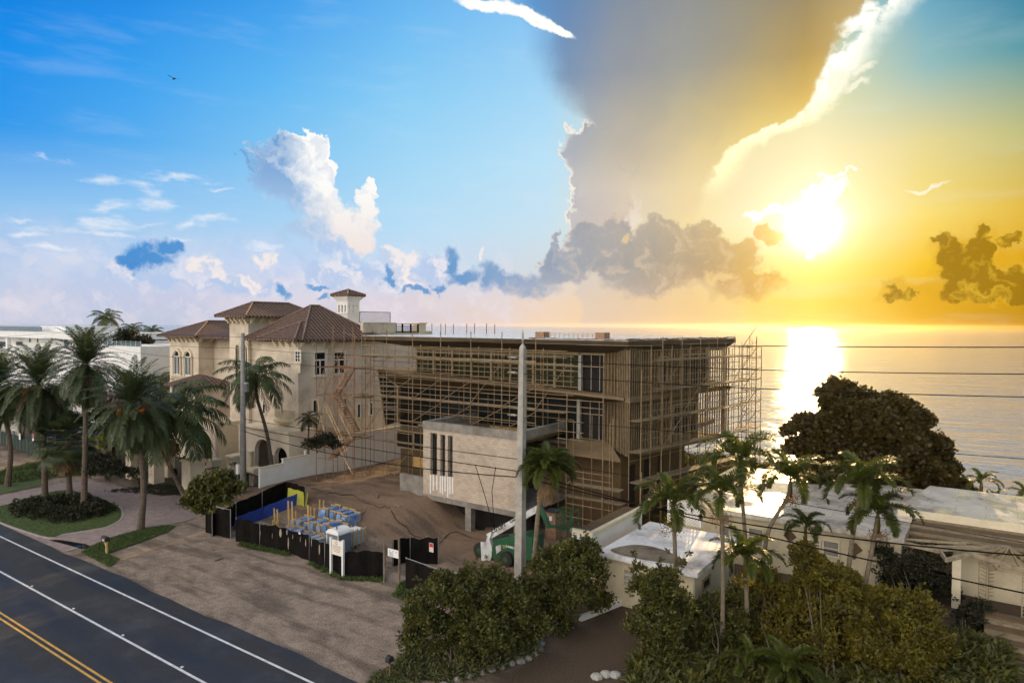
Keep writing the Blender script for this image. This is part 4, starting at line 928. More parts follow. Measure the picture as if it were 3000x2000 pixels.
# boarded corner, folding outwards
k_ = [(-25.4, YB), (-24.0, 49.0), (-22.6, 47.6), (-22.5, 50.2)]
def foldwall(z0_, z1_, nm):
    m_ = MB()
    for p, q in zip(k_, k_[1:]): m_.quad((*p, z0_), (*q, z0_), (*q, z1_), (*p, z1_))
    m_.build('board_wall', MATS['plank_wall'], H)
    m_ = MB()
    for p, q in zip(k_, k_[1:]):
        L = math.dist(p, q); n = int(L/.34)
        nrm = Vector((q[1]-p[1], -(q[0]-p[0]), 0)).normalized()*.06
        for i in range(n+1):
            c = Vector((*p, 0)).lerp(Vector((*q, 0)), i/n)+nrm; m_.bar((c.x, c.y, z0_), (c.x, c.y, z1_-rng.random()*.2), .06)
    m_.build('stud', MATS['board'], H)
foldwall(10.95, 14.75, 'u'); foldwall(6.5, 10.6, 'l')
MB().prism([(-25.4, YB), (-22.5, 47.3), (-22.2, 47.3), (FX(63.7)+.1, 63.7), (-24, 63.7)], 10.6, 10.95).build('floor_edge', MATS['ledge'], H)
# right flank: framed wall with studs; open studs at the far end
sx_ = -22.6; ZL = 6.55
def fq(m, y0, y1, z0, z1, o):
    return m.quad((FX(y0)+o, y0, z0), (FX(y1)+o, y1, z0), (FX(y1)+o, y1, z1), (FX(y0)+o, y0, z1))
f_ = MB()
for z0_, z1_, ye in ((10.95, 14.3, 60.4), (ZL-.1, 10.6, 58.6)): fq(f_, 50.2, ye, z0_, z1_, -.12); f_.box(FX(ye)-3, FX(ye)-.13, ye-.1, ye, z0_, z1_)
f_.build('flank_wall', MATS['brown_base'], H)
st_ = MB()
for y in np.arange(50.4, 63.7, .40):
    st_.box(FX(y)-.09, FX(y)+.02, y-.035, y+.035, 10.95, 14.5)
    st_.box(FX(y)-.09, FX(y)+.02, y+.05, y+.12, ZL-.1, 10.6)
st_.build('stud', MATS['board'], H)
for k in range(46):      # loose lath and wire ends
    y = rng.uniform(50.5, 63); z = rng.uniform(6.2, 9.5); MB().bar((FX(y)+.05, y, z), (FX(y)+.12, y+rng.uniform(-.3, .3), z+rng.uniform(.6, 1.6)), .035).build('lath', MATS['board'], H)
for b4 in ((52.6, 53.7, 11.9, 13.9), (56.0, 60.0, 11.1, 14.0), (54.6, 58.2, 7.4, 9.8)):
    d_ = fq(MB(), *b4, -.05).build('window_opening', MATS['dark_void'], H)
    m_ = MB(); m_.bar((FX(b4[0]), b4[0], b4[2]), (FX(b4[0]), b4[0], b4[3]), .12).bar((FX(b4[0]), b4[0], b4[3]), (FX(b4[1]), b4[1], b4[3]), .12).bar((FX(b4[1]), b4[1], b4[2]), (FX(b4[1]), b4[1], b4[3]), .12); sub(m_.build('frame', MATS['frame_tan'], None), d_)
xe = FX(63.6)
MB().prism([(-22.4, 50), (xe+.1, 63.8), (-31, 63.8), (-31, 50)], 6.2, 6.5).build('cantilever_slab', MATS['ledge'], H)
# sloping canopy above the base
MB().quad((-28.6, YB, 7.05), (-28.2, 47.5, 6.25), (-23.0, 47.4, 6.2), (-25.0, YB, 7.05)).quad((-28.2, 47.5, 6.05), (-23.0, 47.4, 6.0), (-23.0, 47.4, 6.2), (-28.2, 47.5, 6.25)).quad((-28.6, YB, 6.0), (-24.4, YB, 6.0), (-23.0, 47.4, 6.0), (-28.2, 47.5, 6.05)).build('canopy', MATS['ledge'], H)
# base storeys
MB().box(-38, -24.0, YB+.05, 63.5, -.3, 6.3).build('base_wall', MATS['brown_base'], H)
MB().box(-48.3, -38.0, YB+.05, 63, 0, 6.35).build('base_wall', MATS['brown_render'], H)
a = fpx(1162, 1262, 1240, 1315, YB); win(H, 'f', a[0], a[1]+1.2, a[2], a[3], YB, nv=1, frame='frame_tan', fw=.14)
a = fpx(1212, 1336, 1240, 1368, YB); MB().box(a[0], a[1]+1, YB-.05, YB+.04, a[2], a[3]).build('sheathing', MATS['lumber'], H)
for y in (51, 54, 57): MB().box(-24.0, -23.95, y, y+1.1, 1.5, 5).build('door_opening', MATS['dark_void'], H)
# parapet boxes on the roof
for p in ((1586, 985), (1762, 985)):
    c = PY(p[0], p[1], 52.5); MB().box(c.x-.45, c.x+.45, 52.2, 53.2, RZ+.002, RZ+.5).build('roof_curb', MATS['steel_rust'], H)
# ragged roofing felt on the right roof edge
m_ = MB()
for k in range(60):
    y = 47.2+k*.28; m_.obox((-22.3+(y-47.2)*.175, y, RZ+.03+rng.uniform(0, .08)), (rng.uniform(.05, .16), 0, 0), (0, .24, 0), (0, 0, rng.uniform(.02, .06)))
for k in range(26):
    x = -22.4-k*.35; m_.obox((x, 47.3, RZ+.03), (.2, 0, 0), (0, rng.uniform(.04, .14), 0), (0, 0, rng.uniform(.02, .07)))
m_.build('felt_edge', MATS['tile_dark'], H)
# ================================================================ block-built garage wing
K = empty('garage_block', (-34, 45, 0), 'pale concrete-block garage wing with three tall slots, raised over a dark undercroft', 'building')
gx0, gx1, gy0, gy1, gz0, gz1 = -38.75, -29.0, 42.45, YB-.0, 2.3, 8.4
slots = [fpx(1261,1268,1280,1391,gy0), fpx(1290,1273,1304,1394,gy0), fpx(1312,1276,1326,1397,gy0)]
m_ = MB(); cur = gx0; zp_ = 7.75
for s4 in slots: m_.box(cur, s4[0], gy0, gy0+.3, gz0, zp_).box(s4[0], s4[1], gy0, gy0+.3, gz0, s4[2]).box(s4[0], s4[1], gy0, gy0+.3, s4[3], zp_); cur = s4[1]
m_.box(cur, gx1, gy0, gy0+.3, gz0, zp_); m_.box(gx1-.3, gx1, gy0+.3, gy0+.9, gz0, zp_); m_.box(gx0, gx0+.3, gy0+.3, 49.4, gz0, zp_)
m_.build('block_wall', MATS['block'], K)
MB().box(gx0+.3, gx1-.3, gy0+.9, gy0+1.0, gz0, zp_).build('inner_wall', MATS['concrete'], K)
for s4 in slots: MB().box(s4[0]+.25, s4[1]-.02, gy0+.3, gy0+.34, s4[2]+.1, s4[3]-.25).build('slot_window', MATS['glass_dark'], K)
m_ = MB(); m_.box(gx0-.04, gx1+.04, gy0-.05, gy0+.34, zp_, gz1).box(gx0-.04, gx0+.34, gy0+.34, 49.4, zp_, gz1).box(gx1-.34, gx1+.04, gy0+.34, 49.4, zp_, gz1).build('parapet', MATS['concrete'], K)
MB().box(gx0+.34, gx1-.34, gy0+.34, 49.4, 7.3, 7.5).build('roof_deck', MATS['brown_base'], K)
m_ = MB()
for k in range(6): y = 44+k*.8; m_.bar((gx0+2.5+rng.random()*1.5, y, 7.55), (gx1-.5-rng.random()*2, y+rng.uniform(-.2, .2), 7.6), .14, .08)
m_.build('roof_lumber', MATS['lumber'], K)
MB().box(gx0-.02, gx1+.02, gy0-.04, 49.4, gz0-.42, gz0-.002).build('beam', MATS['concrete'], K)
MB().box(gx0-2.7, gx0-.03, gy0, gy0+.3, gz0-.3, PY(1200, 1391, gy0).z).build('garden_wall', MATS['concrete'], K)
for x in (PY(1370, 1520, gy0).x, gx1-.2): MB().box(x-.3, x+.3, gy0+.05, gy0+.6, -.3, gz0-.43).build('column', MATS['concrete'], K)
MB().box(gx0, gx1, gy0+1.6, gy0+1.8, -.3, gz0-.43).quad((-34.6, gy0+.2, .03), (gx1-.1, gy0+.2, .03), (gx1-.1, gy0+1.6, .03), (-34.6, gy0+1.6, .03)).box(gx0+.1, gx0+.3, gy0+.3, gy0+4.2, -.3, gz0-.43).build('undercroft_shade', MATS['dark_void'], K)  # black back wall, side wall and floor sheet paint the undercroft's deep shade
# lime drips below the slots
m_ = MB()
for s4 in slots:
    for t in (0., .45, 1.0):
        x = s4[0]+(s4[1]-s4[0])*t; m_.box(x-.06, x+.07, gy0-.004, gy0-.002, gz0+.05+rng.random()*.5, s4[2])
m_.build('lime_drip', MATS['white_paint'], K)
# ================================================================ old low house at the right
O = empty('low_house', (-12, 44, 0), 'old cream single-storey house with wet flat white roofs behind the slender palms', 'house')
a0, a1, b0, b1 = -18.9, -12.8, 36.0, 43.6
MB().box(a0+.35, a1-.35, b0+.35, b1, 0, 2.75, 'b').box(a1-.35, a1-.3, b0+.4, b1, 0, 2.7).build('wall', MATS['old_wall'], O)
MB().box(a0, a1, b0, b1, 2.75, 3.05).build('roof', MATS['white_roof'], O)
MB().box(a0+.3, a1-.3, b0+.3, b1-.3, 2.6, 2.748).build('fascia', MATS['trim_cream'], O)
a = fpx(1826,1668,1880,1722,b0+.35); win(O, 'f', a[0], a[1], a[2], a[3], b0+.35, frame='old_wall', pane='concrete_pale', nv=0, nh=2, fw=.07)
for b4 in ((2056,1690,2078,1722),(2136,1657,2146,1682)):
    a = rpx(*b4, a1-.3); win(O, 'r', *a, a1-.3, frame='frame_tan', pane='dark_void', nv=0, fw=.08)
# side building at left with brown flat roof and cream wall
p = [PZ(x, y, 3.4) for x, y in ((1680,1548),(1735,1562),(1912,1497),(1835,1480))]
zc = 3.6
sx0, sx1 = -22.6, -19.2
q0 = PZ(1735, 1560, zc); q1 = PZ(1912, 1497, zc); q2 = PZ(1680, 1545, zc)
MB().box(q2.x, q0.x, q0.y, q1.y+.6, 0, zc-.25).build('annex_wall', MATS['white_paint'], O)
MB().box(q2.x+.2, q0.x-.3, q0.y+.3, q1.y+.4, zc-.24, zc-.1).build('annex_roof', MATS['brown_base'], O)
MB().box(q0.x-.26, q0.x+.06, q0.y-.06, q1.y+.6, zc-.25, zc).box(q2.x-.06, q0.x-.26, q0.y-.06, q0.y+.26, zc-.25, zc).build('annex_parapet', MATS['trim_cream'], O)
# main range with the big wet roof
M0 = -15.6; Yf = 47.0; zr = 3.75
MB().box(M0+.3, -4.2, Yf+.5, 62, 0, zr-.32).box(M0+.3-3.4, M0+.3, Yf+.8, 62, 0, zr-.32).build('main_wall', MATS['old_wall'], O)
MB().prism([(M0, Yf), (-4.0, Yf-.0), (-4.0, 62.2), (-18.8, 62.6), (-18.8, Yf+5.5), (M0, Yf+4.5)], zr-.32, zr).build('main_roof', MATS['wet_roof'] if 'wet_roof' in MATS else MATS['white_roof'], O)
for b4 in ((2106,1500,2140,1572),(2192,1545,2238,1600),(2350,1578,2405,1600),(2410,1582,2460,1630)):
    a = fpx(*b4, Yf+.5); win(O, 'f', a[0], a[1], max(a[2], .4), a[3], Yf+.5, frame='trim_cream', pane='concrete', nv=0, nh=1, fw=.08)
def diamond(px, py, s):
    c = PY(px, py, Yf+.45); MB().quad((c.x-s, c.y, c.z), (c.x, c.y, c.z-s), (c.x+s, c.y, c.z), (c.x, c.y, c.z+s)).quad((c.x-s, c.y+.04, c.z), (c.x, c.y+.04, c.z+s), (c.x+s, c.y+.04, c.z), (c.x, c.y+.04, c.z-s)).build('diamond_tile', MATS['brown_base'], O)
for d4 in ((2314,1570,.42),(2314,1600,.2),(2506,1608,.42),(2502,1630,.2)): diamond(*d4)
# white lattice screen
Lq = empty('lattice_screen', (-16.8, 46.8, 0), 'white diagonal lattice panel against the cream house wall above the flat roof', 'screen')
la = fpx(1960, 1470, 2052, 1565, 44.2); r_ = MB(); x0, x1, z0_, z1_ = la; z0_ = 3.06; H_ = z1_-z0_
for k in range(int((x1-x0+H_)/.22)+1):
    for sg in (1, -1):
        s0 = x0-H_+k*.22 if sg > 0 else x0+k*.22; e0 = s0+H_ if sg > 0 else s0-H_; d = e0-s0
        ts = sorted(((x0-s0)/d, (x1-s0)/d)); t0, t1 = max(0, ts[0]), min(1, ts[1])
        if t1 > t0: r_.bar((s0+d*t0, 44.2+.012*sg, z0_+H_*t0), (s0+d*t1, 44.2+.012*sg, z0_+H_*t1), .055, .02, up=(0, 1, 0))
r_.build('lattice', MATS['white_paint'], Lq)
MB().box(x0-.08, x0, 44.1, 44.3, z0_, z1_).box(x1, x1+.08, 44.1, 44.3, z0_, z1_).build('post', MATS['white_paint'], Lq)
# right-hand range: higher roof in front of the sea-grape tree
O2 = empty('terrace_house', (0, 54, 0), 'low right-hand house with a wet pale roof, deep cream fascia and rotten brown lower roof', 'house')
zr2 = 4.2
pA, pB, pC, pD = PZ(2640,1480,zr2), PZ(3000,1535,zr2), PZ(3000,1478,zr2), PZ(2740,1425,zr2)
MB().prism([(-4.9, 52.8), (9, 52.8), (9, 61.8), (-3.6, 61.8)], zr2-.45, zr2).build('roof', MATS['wet_roof'] if 'wet_roof' in MATS else MATS['white_roof'], O2)
MB().box(-4.92, 9.02, 52.75, 52.79, zr2-.55, zr2+.02).build('fascia', MATS['trim_cream'], O2)
MB().box(-4.3, 9, 53.4, 61, 0, zr2-.452).build('wall', MATS['old_wall'], O2)
MB().prism([(-4.4, 49.3), (9, 49.3), (9, 53.3), (-4.4, 53.3)], 3.3, 3.46).build('lower_roof', MATS['brown_base'], O2)
MB().box(-1.6, 9, 50.2, 53.3, 0, 3.298).build('lower_wall', MATS['old_wall'], O2)
pc = PZ(2800, 1780); MB().box(pc.x-.22, pc.x+.22, pc.y-.1, pc.y+.3, 0, 3.0).build('column', MATS['trim_cream'], O2)
mat('pergola_wood', (.40,.32,.21), (.24,.19,.12), .85, 3)
# timber pergola with radiating beams
Pg = empty('pergola', (-3, 42, 0), 'weathered white timber pergola with radiating rafters, jutting out in front of the low house', 'pergola')
zq = 3.35
def QQ(px, py): return PZ(px, py, zq)
t_ = MB()
for p, q in (((2622,1585),(2755,1615)),((2755,1615),(2772,1640)),((2772,1640),(2845,1622)),((2845,1622),(3060,1690)),((2622,1585),(2670,1563)),((2670,1563),(2960,1607))): t_.bar(QQ(*p), QQ(*q), .10, .24)
t_.build('beam', MATS['pergola_wood'], Pg)
hub = QQ(2960, 1607); t_ = MB()
for e in ((2640,1578),(2700,1600),(2735,1612),(2790,1634),(2830,1625),(2690,1568)): t_.bar(QQ(*e), hub+Vector((0,0,.1)), .06, .16)
t_.build('rafter', MATS['pergola_wood'], Pg)
gz = 3.0
G_ = empty('gazebo', (hub.x+1, hub.y-2, 0), 'little octagonal gazebo frame with spoke rafters and ladder-like trellis sides at the right edge', 'gazebo')
ctr = PZ(2945, 1610, 3.9)
ctr = Vector((ctr.x, ctr.y, 3.75)); rad = 1.55; ang = [math.pi/8+k*math.pi/4 for k in range(8)]
cn_ = PZ(2945, 1668, 2.75); base_c = Vector((cn_.x+.2, cn_.y+1.3, 0))
pk = [base_c+Vector((rad*math.cos(a), rad*math.sin(a), 2.75)) for a in ang]; ap = base_c+Vector((0, 0, 3.7))
t_ = MB()
for k in range(8): t_.bar(pk[k], pk[(k+1) % 8], .10, .22)
t_.build('ring_beam', MATS['pergola_wood'], G_); t_ = MB()
for k in range(8): t_.bar(pk[k], ap, .07, .13)
t_.build('spoke', MATS['frame_tan'], G_)
for k in range(8):
    if k % 2 == 0:
        p = pk[k]; q = pk[k].lerp(pk[(k+1) % 8], .42); t_ = MB(); t_.bar((p.x, p.y, 0), p, .06); t_.bar((q.x, q.y, 0), q, .05)
        for z in np.arange(.3, 2.6, .22): t_.bar((p.x, p.y, z), (q.x, q.y, z), .04)
        t_.build('trellis', MATS['pergola_wood'], G_)

St_ = empty('garden_steps', gpt0(2930, 1880), 'broad worn timber steps going up to the gazebo at the right edge', 'steps') if False else empty('garden_steps', (4, 44, 0), 'broad worn timber steps going up to the gazebo at the right edge', 'steps')
for k in range(7):
    p = PZ(2890, 1905-k*17, .12*k); MB().box(p.x-.1, p.x+5.5, p.y-.1, p.y+.62, -.1, .1+.12*k).build('tread', MATS['board'] if k % 2 else MATS['brown_base'], St_)

for k in range(5):
    MB().box(-4.3+k*.12, 9, 49.35+k*.75, 49.95+k*.75, 3.462+k*.004, 3.52+k*.05).build('roof_course', MATS['brown_base' if k % 2 else 'board'], O2)
# ================================================================ scaffolding
def scaffold(name, label, loc):
    return empty(name, loc, label, 'scaffold', 'scaffolding round the unfinished house')
def std(par, x, y, z0, z1, m='steel', r=.04):
    return MB().tube([(x, y, z0), (x+rng.uniform(-.03, .03), y, z1)], r, 5).build('upright', MATS[m], par)
def led(par, p, q, m='steel', r=.031, name='ledger'):
    return MB().tube([p, q], r, 5, False).build(name, MATS[m], par)
def deck(par, p, q, w, z, t=.07, m='board'):
    p, q = Vector((*p, z)), Vector((*q, z)); d = (q-p).normalized(); n = Vector((-d.y, d.x, 0)); k = int((q-p).length/2.9)+1; mb = MB()
    for j in range(4):
        for i in range(k):
            a = p.lerp(q, i/k)+n*(w*(j-1.5)/4); b = p.lerp(q, (i+1)/k)+n*(w*(j-1.5)/4); e = rng.uniform(0, .25)
            a = a-d*e; z_ = Vector((0, 0, rng.uniform(-.015, .015))); mb.bar(a+z_, b+z_, w/4-.02, .045)
    return mb.build('deck', MATS[m], par)
FSX = [-49.8, -46.45, -43.12, -39.75, -36.39, -33.07, -29.73, -26.85, -23.7]
SF = scaffold('front_scaffold', 'long tubular steel scaffold with plank decks along the glazed front of the unfinished house', (-36, 45.8, 2))
def gtop(x): return 8.4 if -38.9 < x < -29.2 else (GH(x, 45.8) if x < -29.8 else .2)
for i, x in enumerate(FSX):
    o_ = y_ = 45.8
    std(SF, x, 45.8, gtop(x)-.2 if gtop(x) < 5 else 7.45, 15.9 if i < 7 else 11.2+(i == 8)*3)
    std(SF, x+.05, 46.85, gtop(x)-.2 if gtop(x) < 5 else 7.45, 14.6 if i < 7 else 9)
for z in (9.75, 10.2, 10.7, 11.7, 13.4, 13.95, 14.45):
    for i in range(8 if z < 11 else 7):
        if z > 13 and i > 6: continue
        led(SF, (FSX[i], 45.8, z), (FSX[i+1], 45.8, z+rng.uniform(-.02, .02)))
for z in (7.6, 5.45, 6.4):
    for i in range(2 if z < 7 else 3): led(SF, (FSX[i], 45.8, z), (FSX[i+1], 45.8, z))
for z in (9.0, 9.6, 10.9, 12.0, 12.4, 12.9, 13.35, 14.0):
    for i in range(7): led(SF, (FSX[i], 46.85, z), (FSX[i+1], 46.85, z))
for x in FSX[:7]:
    for z in (9.55, 11.7, 13.32): led(SF, (x, 45.8, z), (x, 46.85, z), name='transom')
deck(SF, (-50.8, 46.3), (-27.1, 46.3), 1.0, 9.62); deck(SF, (-50, 46.3), (-30.6, 46.3), .9, 13.42); deck(SF, (-47.2, 46.2), (-42.0, 46.2), .8, 5.42); deck(SF, (-26.9, 46.4), (-22.4, 46.4), .9, 4.1); deck(SF, (-26.9, 46.4), (-22.2, 46.4), .9, 3.1)
for (i, z0_, z1_) in ((2, 9.7, 11.6), (3, 7.6, 9.5), (4, 9.7, 13.3), (5, 7.6, 9.5), (2, 7.6, 9.5), (1, 2, 5), (6, 9.7, 13.3), (5, 9.7, 11.5), (0, 5.5, 9.4), (0, 9.7, 13.3), (1, 9.7, 11.6), (3, 9.7, 11.6), (4, 7.8, 9.5)):
    led(SF, (FSX[i], 45.74, z0_), (FSX[i+1], 45.74, z1_), name='brace')
for x0, x1, zs in ((-26.85, -23.0, (1.6, 2.6, 3.2, 4.2, 4.7, 5.2)), (-27.8, -25.4, (7.6, 8.2, 9.0))):
    for z in zs: led(SF, (x0, 45.9, z), (x1, 45.9, z))
std(SF, -25.4, 45.9, 0, 5.4); std(SF, -22.9, 45.9, 0, 9.5)
for a, b_ in zip(FSX, FSX[1:]):       # doubled inner frames and toe-boards
    x = (a+b_)/2; std(SF, x, 47.0, 7.5 if -38.9 < x < -29.2 else gtop(x), 14.4 if x < -30 else 9.5, r=.03)
    if x < -30:
        MB().box(a, b_, 45.84, 45.87, 9.66, 9.82).build('toe_board', MATS['board'], SF); MB().box(a, b_, 45.84, 45.87, 13.46, 13.6).build('toe_board', MATS['board'], SF)
        led(SF, (a, 45.8, 8.6), (b_, 45.8, 8.6)); led(SF, (a, 47.0, 11.4), (b_, 47.0, 11.4)); led(SF, (a, 47.0, 8.2), (b_, 47.0, 8.2)); led(SF, (a, 45.8, 12.5), (b_, 45.8, 12.5))
# flank scaffold follows the splayed flank
SR = scaffold('flank_scaffold', 'tall steel scaffold with sagging plank walkways along the sea-lit right flank of the unfinished house', (-21, 55, 0))
def SX(y, o=0): return -20.75+(y-49.7)*.20+o
SY = [47.2, 49.9, 52.6, 55.3, 58.0, 60.8, 63.6]
for y in SY: std(SR, SX(y), y, -.3, 15.6 if y > 48 else 13.2, r=.035); std(SR, SX(y, -.95), y, 0, 14.6)
for z in (3.2, 4.2, 5.0, 7.0, 7.9, 8.4, 9.5, 10.0, 10.5, 11.5, 12.1, 12.6, 13.75, 14.6):
    for a, b_ in zip(SY, SY[1:]): led(SR, (SX(a), a, z), (SX(b_), b_, z+rng.uniform(-.03, .03)))
for z in (6.95, 9.3, 11.55, 13.8, 4.6): deck(SR, (SX(SY[0], -.5), SY[0]) if z < 11 else (SX(50, -.5), 50), (SX(SY[-1], -.5), SY[-1]), .95, z)
for i, z0_ in ((1, 7), (2, 9.4), (3, 5), (4, 9.3), (1, 11.6), (3, 11.6), (5, 7), (0, 3), (4, 2.5), (5, 11.8), (2, 2.4)):
    led(SR, (SX(SY[i], .04), SY[i], z0_), (SX(SY[i+1], .04), SY[i+1], z0_+2.2), name='brace')
led(SR, (SX(47.2, .1), 47.2, 5.5), (SX(48.6, .3), 45.6, .2), name='prop', r=.04)
for a, b_ in zip(SY, SY[1:]):
    y = (a+b_)/2; std(SR, SX(y, -.9), y, .2, 14.4, r=.03); std(SR, SX(y, -.05), y, 6.9, 15.0, r=.03)
    for z in (6.2, 8.9, 11.0, 13.2, 2.0): led(SR, (SX(a, -.9), a, z), (SX(b_, -.9), b_, z), r=.028)
# slim ladder tower at the far corner
LT = scaffold('ladder_tower', 'slender scaffold ladder tower standing against the sea at the far right corner', (-18, 66, -1))
bx_, by_ = -19.1, 65.2
for dx in (0, 1.3):
    for dy in (0, 1.6): std(LT, bx_+dx, by_+dy, -1.5, 15.0+rng.uniform(-.5, .6), 'steel_rust')
for z in np.arange(.5, 15, 1.0):
    led(LT, (bx_, by_, z), (bx_+1.3, by_, z), 'steel_rust'); led(LT, (bx_+1.3, by_, z), (bx_+1.3, by_+1.6, z), 'steel_rust')
    if int(z) % 2 == 0: led(LT, (bx_, by_, z), (bx_+1.3, by_, z+2), 'steel_rust', name='brace'); led(LT, (SX(63.6), 63.6, z), (bx_, by_, z), 'steel_rust')
lad = MB(); lx = bx_+.9
for dx in (0, .38): lad.tube([(lx+dx, by_-.1, 0), (lx+dx, by_-.1, 15.2)], .025, 5)
for z in np.arange(.2, 15, .32): lad.tube([(lx, by_-.1, z), (lx+.38, by_-.1, z)], .018, 4)
lad.build('ladder', MATS['steel_rust'], LT)
for z in (6.9, 9.3, 11.5, 13.6): MB().box(bx_-.3, bx_+1.3, by_, by_+1.5, z, z+.06).build('deck', MATS['board'], LT)
# stair tower at the left end
ST = scaffold('stair_scaffold', 'rusty scaffold stair tower beside the villa, left of the unfinished house', (-52, 45, 2))
TX = [-54.6, -53.3, -52.1, -50.5, -49.3]; TY = [44.2, 46.9]
for x in TX:
    for y in TY:
        top = 14.2 if x < -53 else 16.3
        std(ST, x, y, GH(x, y)-.1, top-(.8 if y > 45 else 0), 'steel_rust')
for z in (3.2, 4.4, 5.5, 6.6, 7.7, 8.7, 9.4, 10.3, 11.2, 12.2, 13.3, 14.0):
    for a, b_ in zip(TX, TX[1:]):
        if z > 12.5 and a < -53: continue
        led(ST, (a, TY[0], z), (b_, TY[0], z), 'steel_rust')
        if z in (5.5, 9.4, 12.2): led(ST, (a, TY[1], z), (b_, TY[1], z), 'steel_rust')
for z in (5.5, 9.4, 12.2):
    for x in TX: led(ST, (x, TY[0], z), (x, TY[1], z), 'steel_rust', name='transom')
deck(ST, (-54.7, 45.9), (-49, 45.9), 1.2, 9.35); deck(ST, (-54.5, 46.3), (-49.2, 46.3), .7, 5.45); deck(ST, (-54.7, 46.4), (-48.0, 46.4), .8, 12.1, m='steel_rust'); deck(ST, (-51.5, 46.2), (-48.5, 46.2), .8, 13.3, m='steel_rust')
def flight(p, q, w=.8):
    p, q = Vector(p), Vector(q); f_ = MB()
    for s_ in (0, w): f_.bar(p+Vector((0, s_, 0)), q+Vector((0, s_, 0)), .06, .22); f_.bar(p+Vector((0, s_, .95)), q+Vector((0, s_, .95)), .04)
    n = int(abs(q.z-p.z)/.23)
    for i in range(n+1): c = p.lerp(q, i/n); f_.box(c.x-.13, c.x+.13, c.y, c.y+w, c.z-.02, c.z+.03)
    return f_.build('stair_flight', MATS['steel_rust'], ST)
flight((-52.6, 44.4, 9.3), (-50.2, 44.4, 12.1)); flight((-52.3, 44.5, 9.3), (-49.6, 44.5, 6.2)); flight((-53.2, 44.6, 3.2), (-50.2, 44.6, 5.6))
for (a, z0_, b_, z1_) in ((-54.6, 5.6, -53.3, 9.3), (-54.6, 9.3, -53.3, 12.1), (-53.3, 9.4, -52.1, 12), (-52.1, 12.3, -50.5, 14), (-54.6, 9.3, -53.3, 5.6), (-52.1, 5.5, -49.3, 2.2), (-53.3, 8.5, -50.3, 4.2), (-52.9, 8.5, -49.9, 4.2), (-52.2, 9.2, -49.2, 5.2)):
    led(ST, (a, TY[0]-.05, z0_), (b_, TY[0]-.05, z1_), 'steel', r=.032, name='brace')
# rear scaffold whose uprights stick up over the roof
SB = scaffold('rear_scaffold', 'rear scaffold uprights sticking up above the pale roof edge of the unfinished house', (-45, 74, 0))
for i, p in enumerate((1265, 1292, 1305, 1328, 1367, 1390, 1425, 1449)):
    x = PY(p, 960, 74.3+(i % 2)*.8).x; std(SB, x, 74.3+(i % 2)*.8, -1, 16.55+rng.uniform(-.03, .1), 'steel', r=.06)
for z in (2, 6, 10, 14): led(SB, (-62, 74.3, z), (-42, 74.3, z))
# roof-top safety rail
RS = empty('roof_rail', (-30, 52.5, RZ), 'low wire guard rail between the two brown curbs on the roof of the unfinished house', 'railing')
c0, c1 = PY(1600, 985, 52.5), PY(1750, 985, 52.5)
for t in np.linspace(0, 1, 12): x = c0.x+(c1.x-c0.x)*t; MB().bar((x, 52.5, RZ), (x, 52.5, RZ+.42), .035).build('post', MATS['steel'], RS)
for z in (.4, .22): MB().bar((c0.x, 52.5, RZ+z), (c1.x, 52.5, RZ+z), .03).build('rail', MATS['steel'], RS)
# ================================================================ utility poles and lines
P1 = Vector((-24.15, 35.5, 0)); P2 = Vector((-56.9, 37.6, 0)); P0 = Vector((-95.5, 40.2, 0)); P3 = Vector((8.6, 33.4, 0))
Up = empty('utility_pole', P1, 'tall square concrete utility pole streaked with grey in front of the block garage', 'pole')
ms = MB(); h_ = PY(1538, 1018, 35.5).z
lean = Vector((.12, 0, 0)); b0, b1 = .28, .155
for z0_, z1_ in ((0, h_),):
    base = [(-b0, -b0), (b0, -b0), (b0, b0), (-b0, b0)]
    A = [P1+Vector((x, y, 0)) for x, y in base]; Bq = [P1+lean+Vector((x*b1/b0, y*b1/b0, h_)) for x, y in base]; T_ = P1+lean+Vector((0, 0, h_+.32))
    for i in range(4): ms.quad(A[i], A[(i+1) % 4], Bq[(i+1) % 4], Bq[i]).quad(Bq[i], Bq[(i+1) % 4], T_)
ms.build('shaft', MATS['concrete_pale'], Up)
ins = MB(); ins.lathe((P1.x+.12, P1.y, h_+.3), [(.03,0),(.03,.1)]+[(r_, .1+i*.06) for i, r_ in enumerate((.08,.04)*5)]+[(.03,.8)], 8); ins.build('insulator', MATS['concrete_pale'], Up)
for py in (1048, 1092, 1218):
    z = PY(1530, py, 35.4).z; MB().lathe((0,0,0), [(0,0),(0,0)], 3)
    MB().tube([(P1.x-.2, P1.y-.1, z), (P1.x-.95, P1.y-.1, z)], [.03, .03], 6).tube([(P1.x-.35, P1.y-.1, z), (P1.x-.45, P1.y-.1, z), (P1.x-.55, P1.y-.1, z), (P1.x-.65, P1.y-.1, z)], [.05, .09, .05, .09], 8).build('insulator', MATS['concrete_pale'], Up)
Uw = empty('utility_pole', P2, 'grey utility pole with transformer and white meter box beside the white wall', 'pole')
MB().tube([(P2.x, P2.y, 0), (P2.x, P2.y, 7), (P2.x+.05, P2.y, PY(716, 975, 37.6).z)], [.30, .25, .17], 10).build('shaft', MATS['pole_grey'], Uw, True)
zc_ = PY(735, 1135, 37.6).z; MB().lathe((P2.x+.55, P2.y, zc_-.45), [(.05,0),(.22,.02),(.24,.1),(.24,.75),(.26,.78),(.2,.88),(.05,.92)], 10).build('transformer', MATS['galv'], Uw, True)
MB().bar((P2.x+.2, P2.y, zc_), (P2.x+.4, P2.y, zc_), .1).build('bracket', MATS['galv'], Uw)
zc_ = PY(702, 1372, 37.6).z; MB().box(P2.x-.62, P2.x-.28, P2.y-.35, P2.y-.1, zc_-.45, zc_+.45).build('meter_box', MATS['white_paint'], Uw)
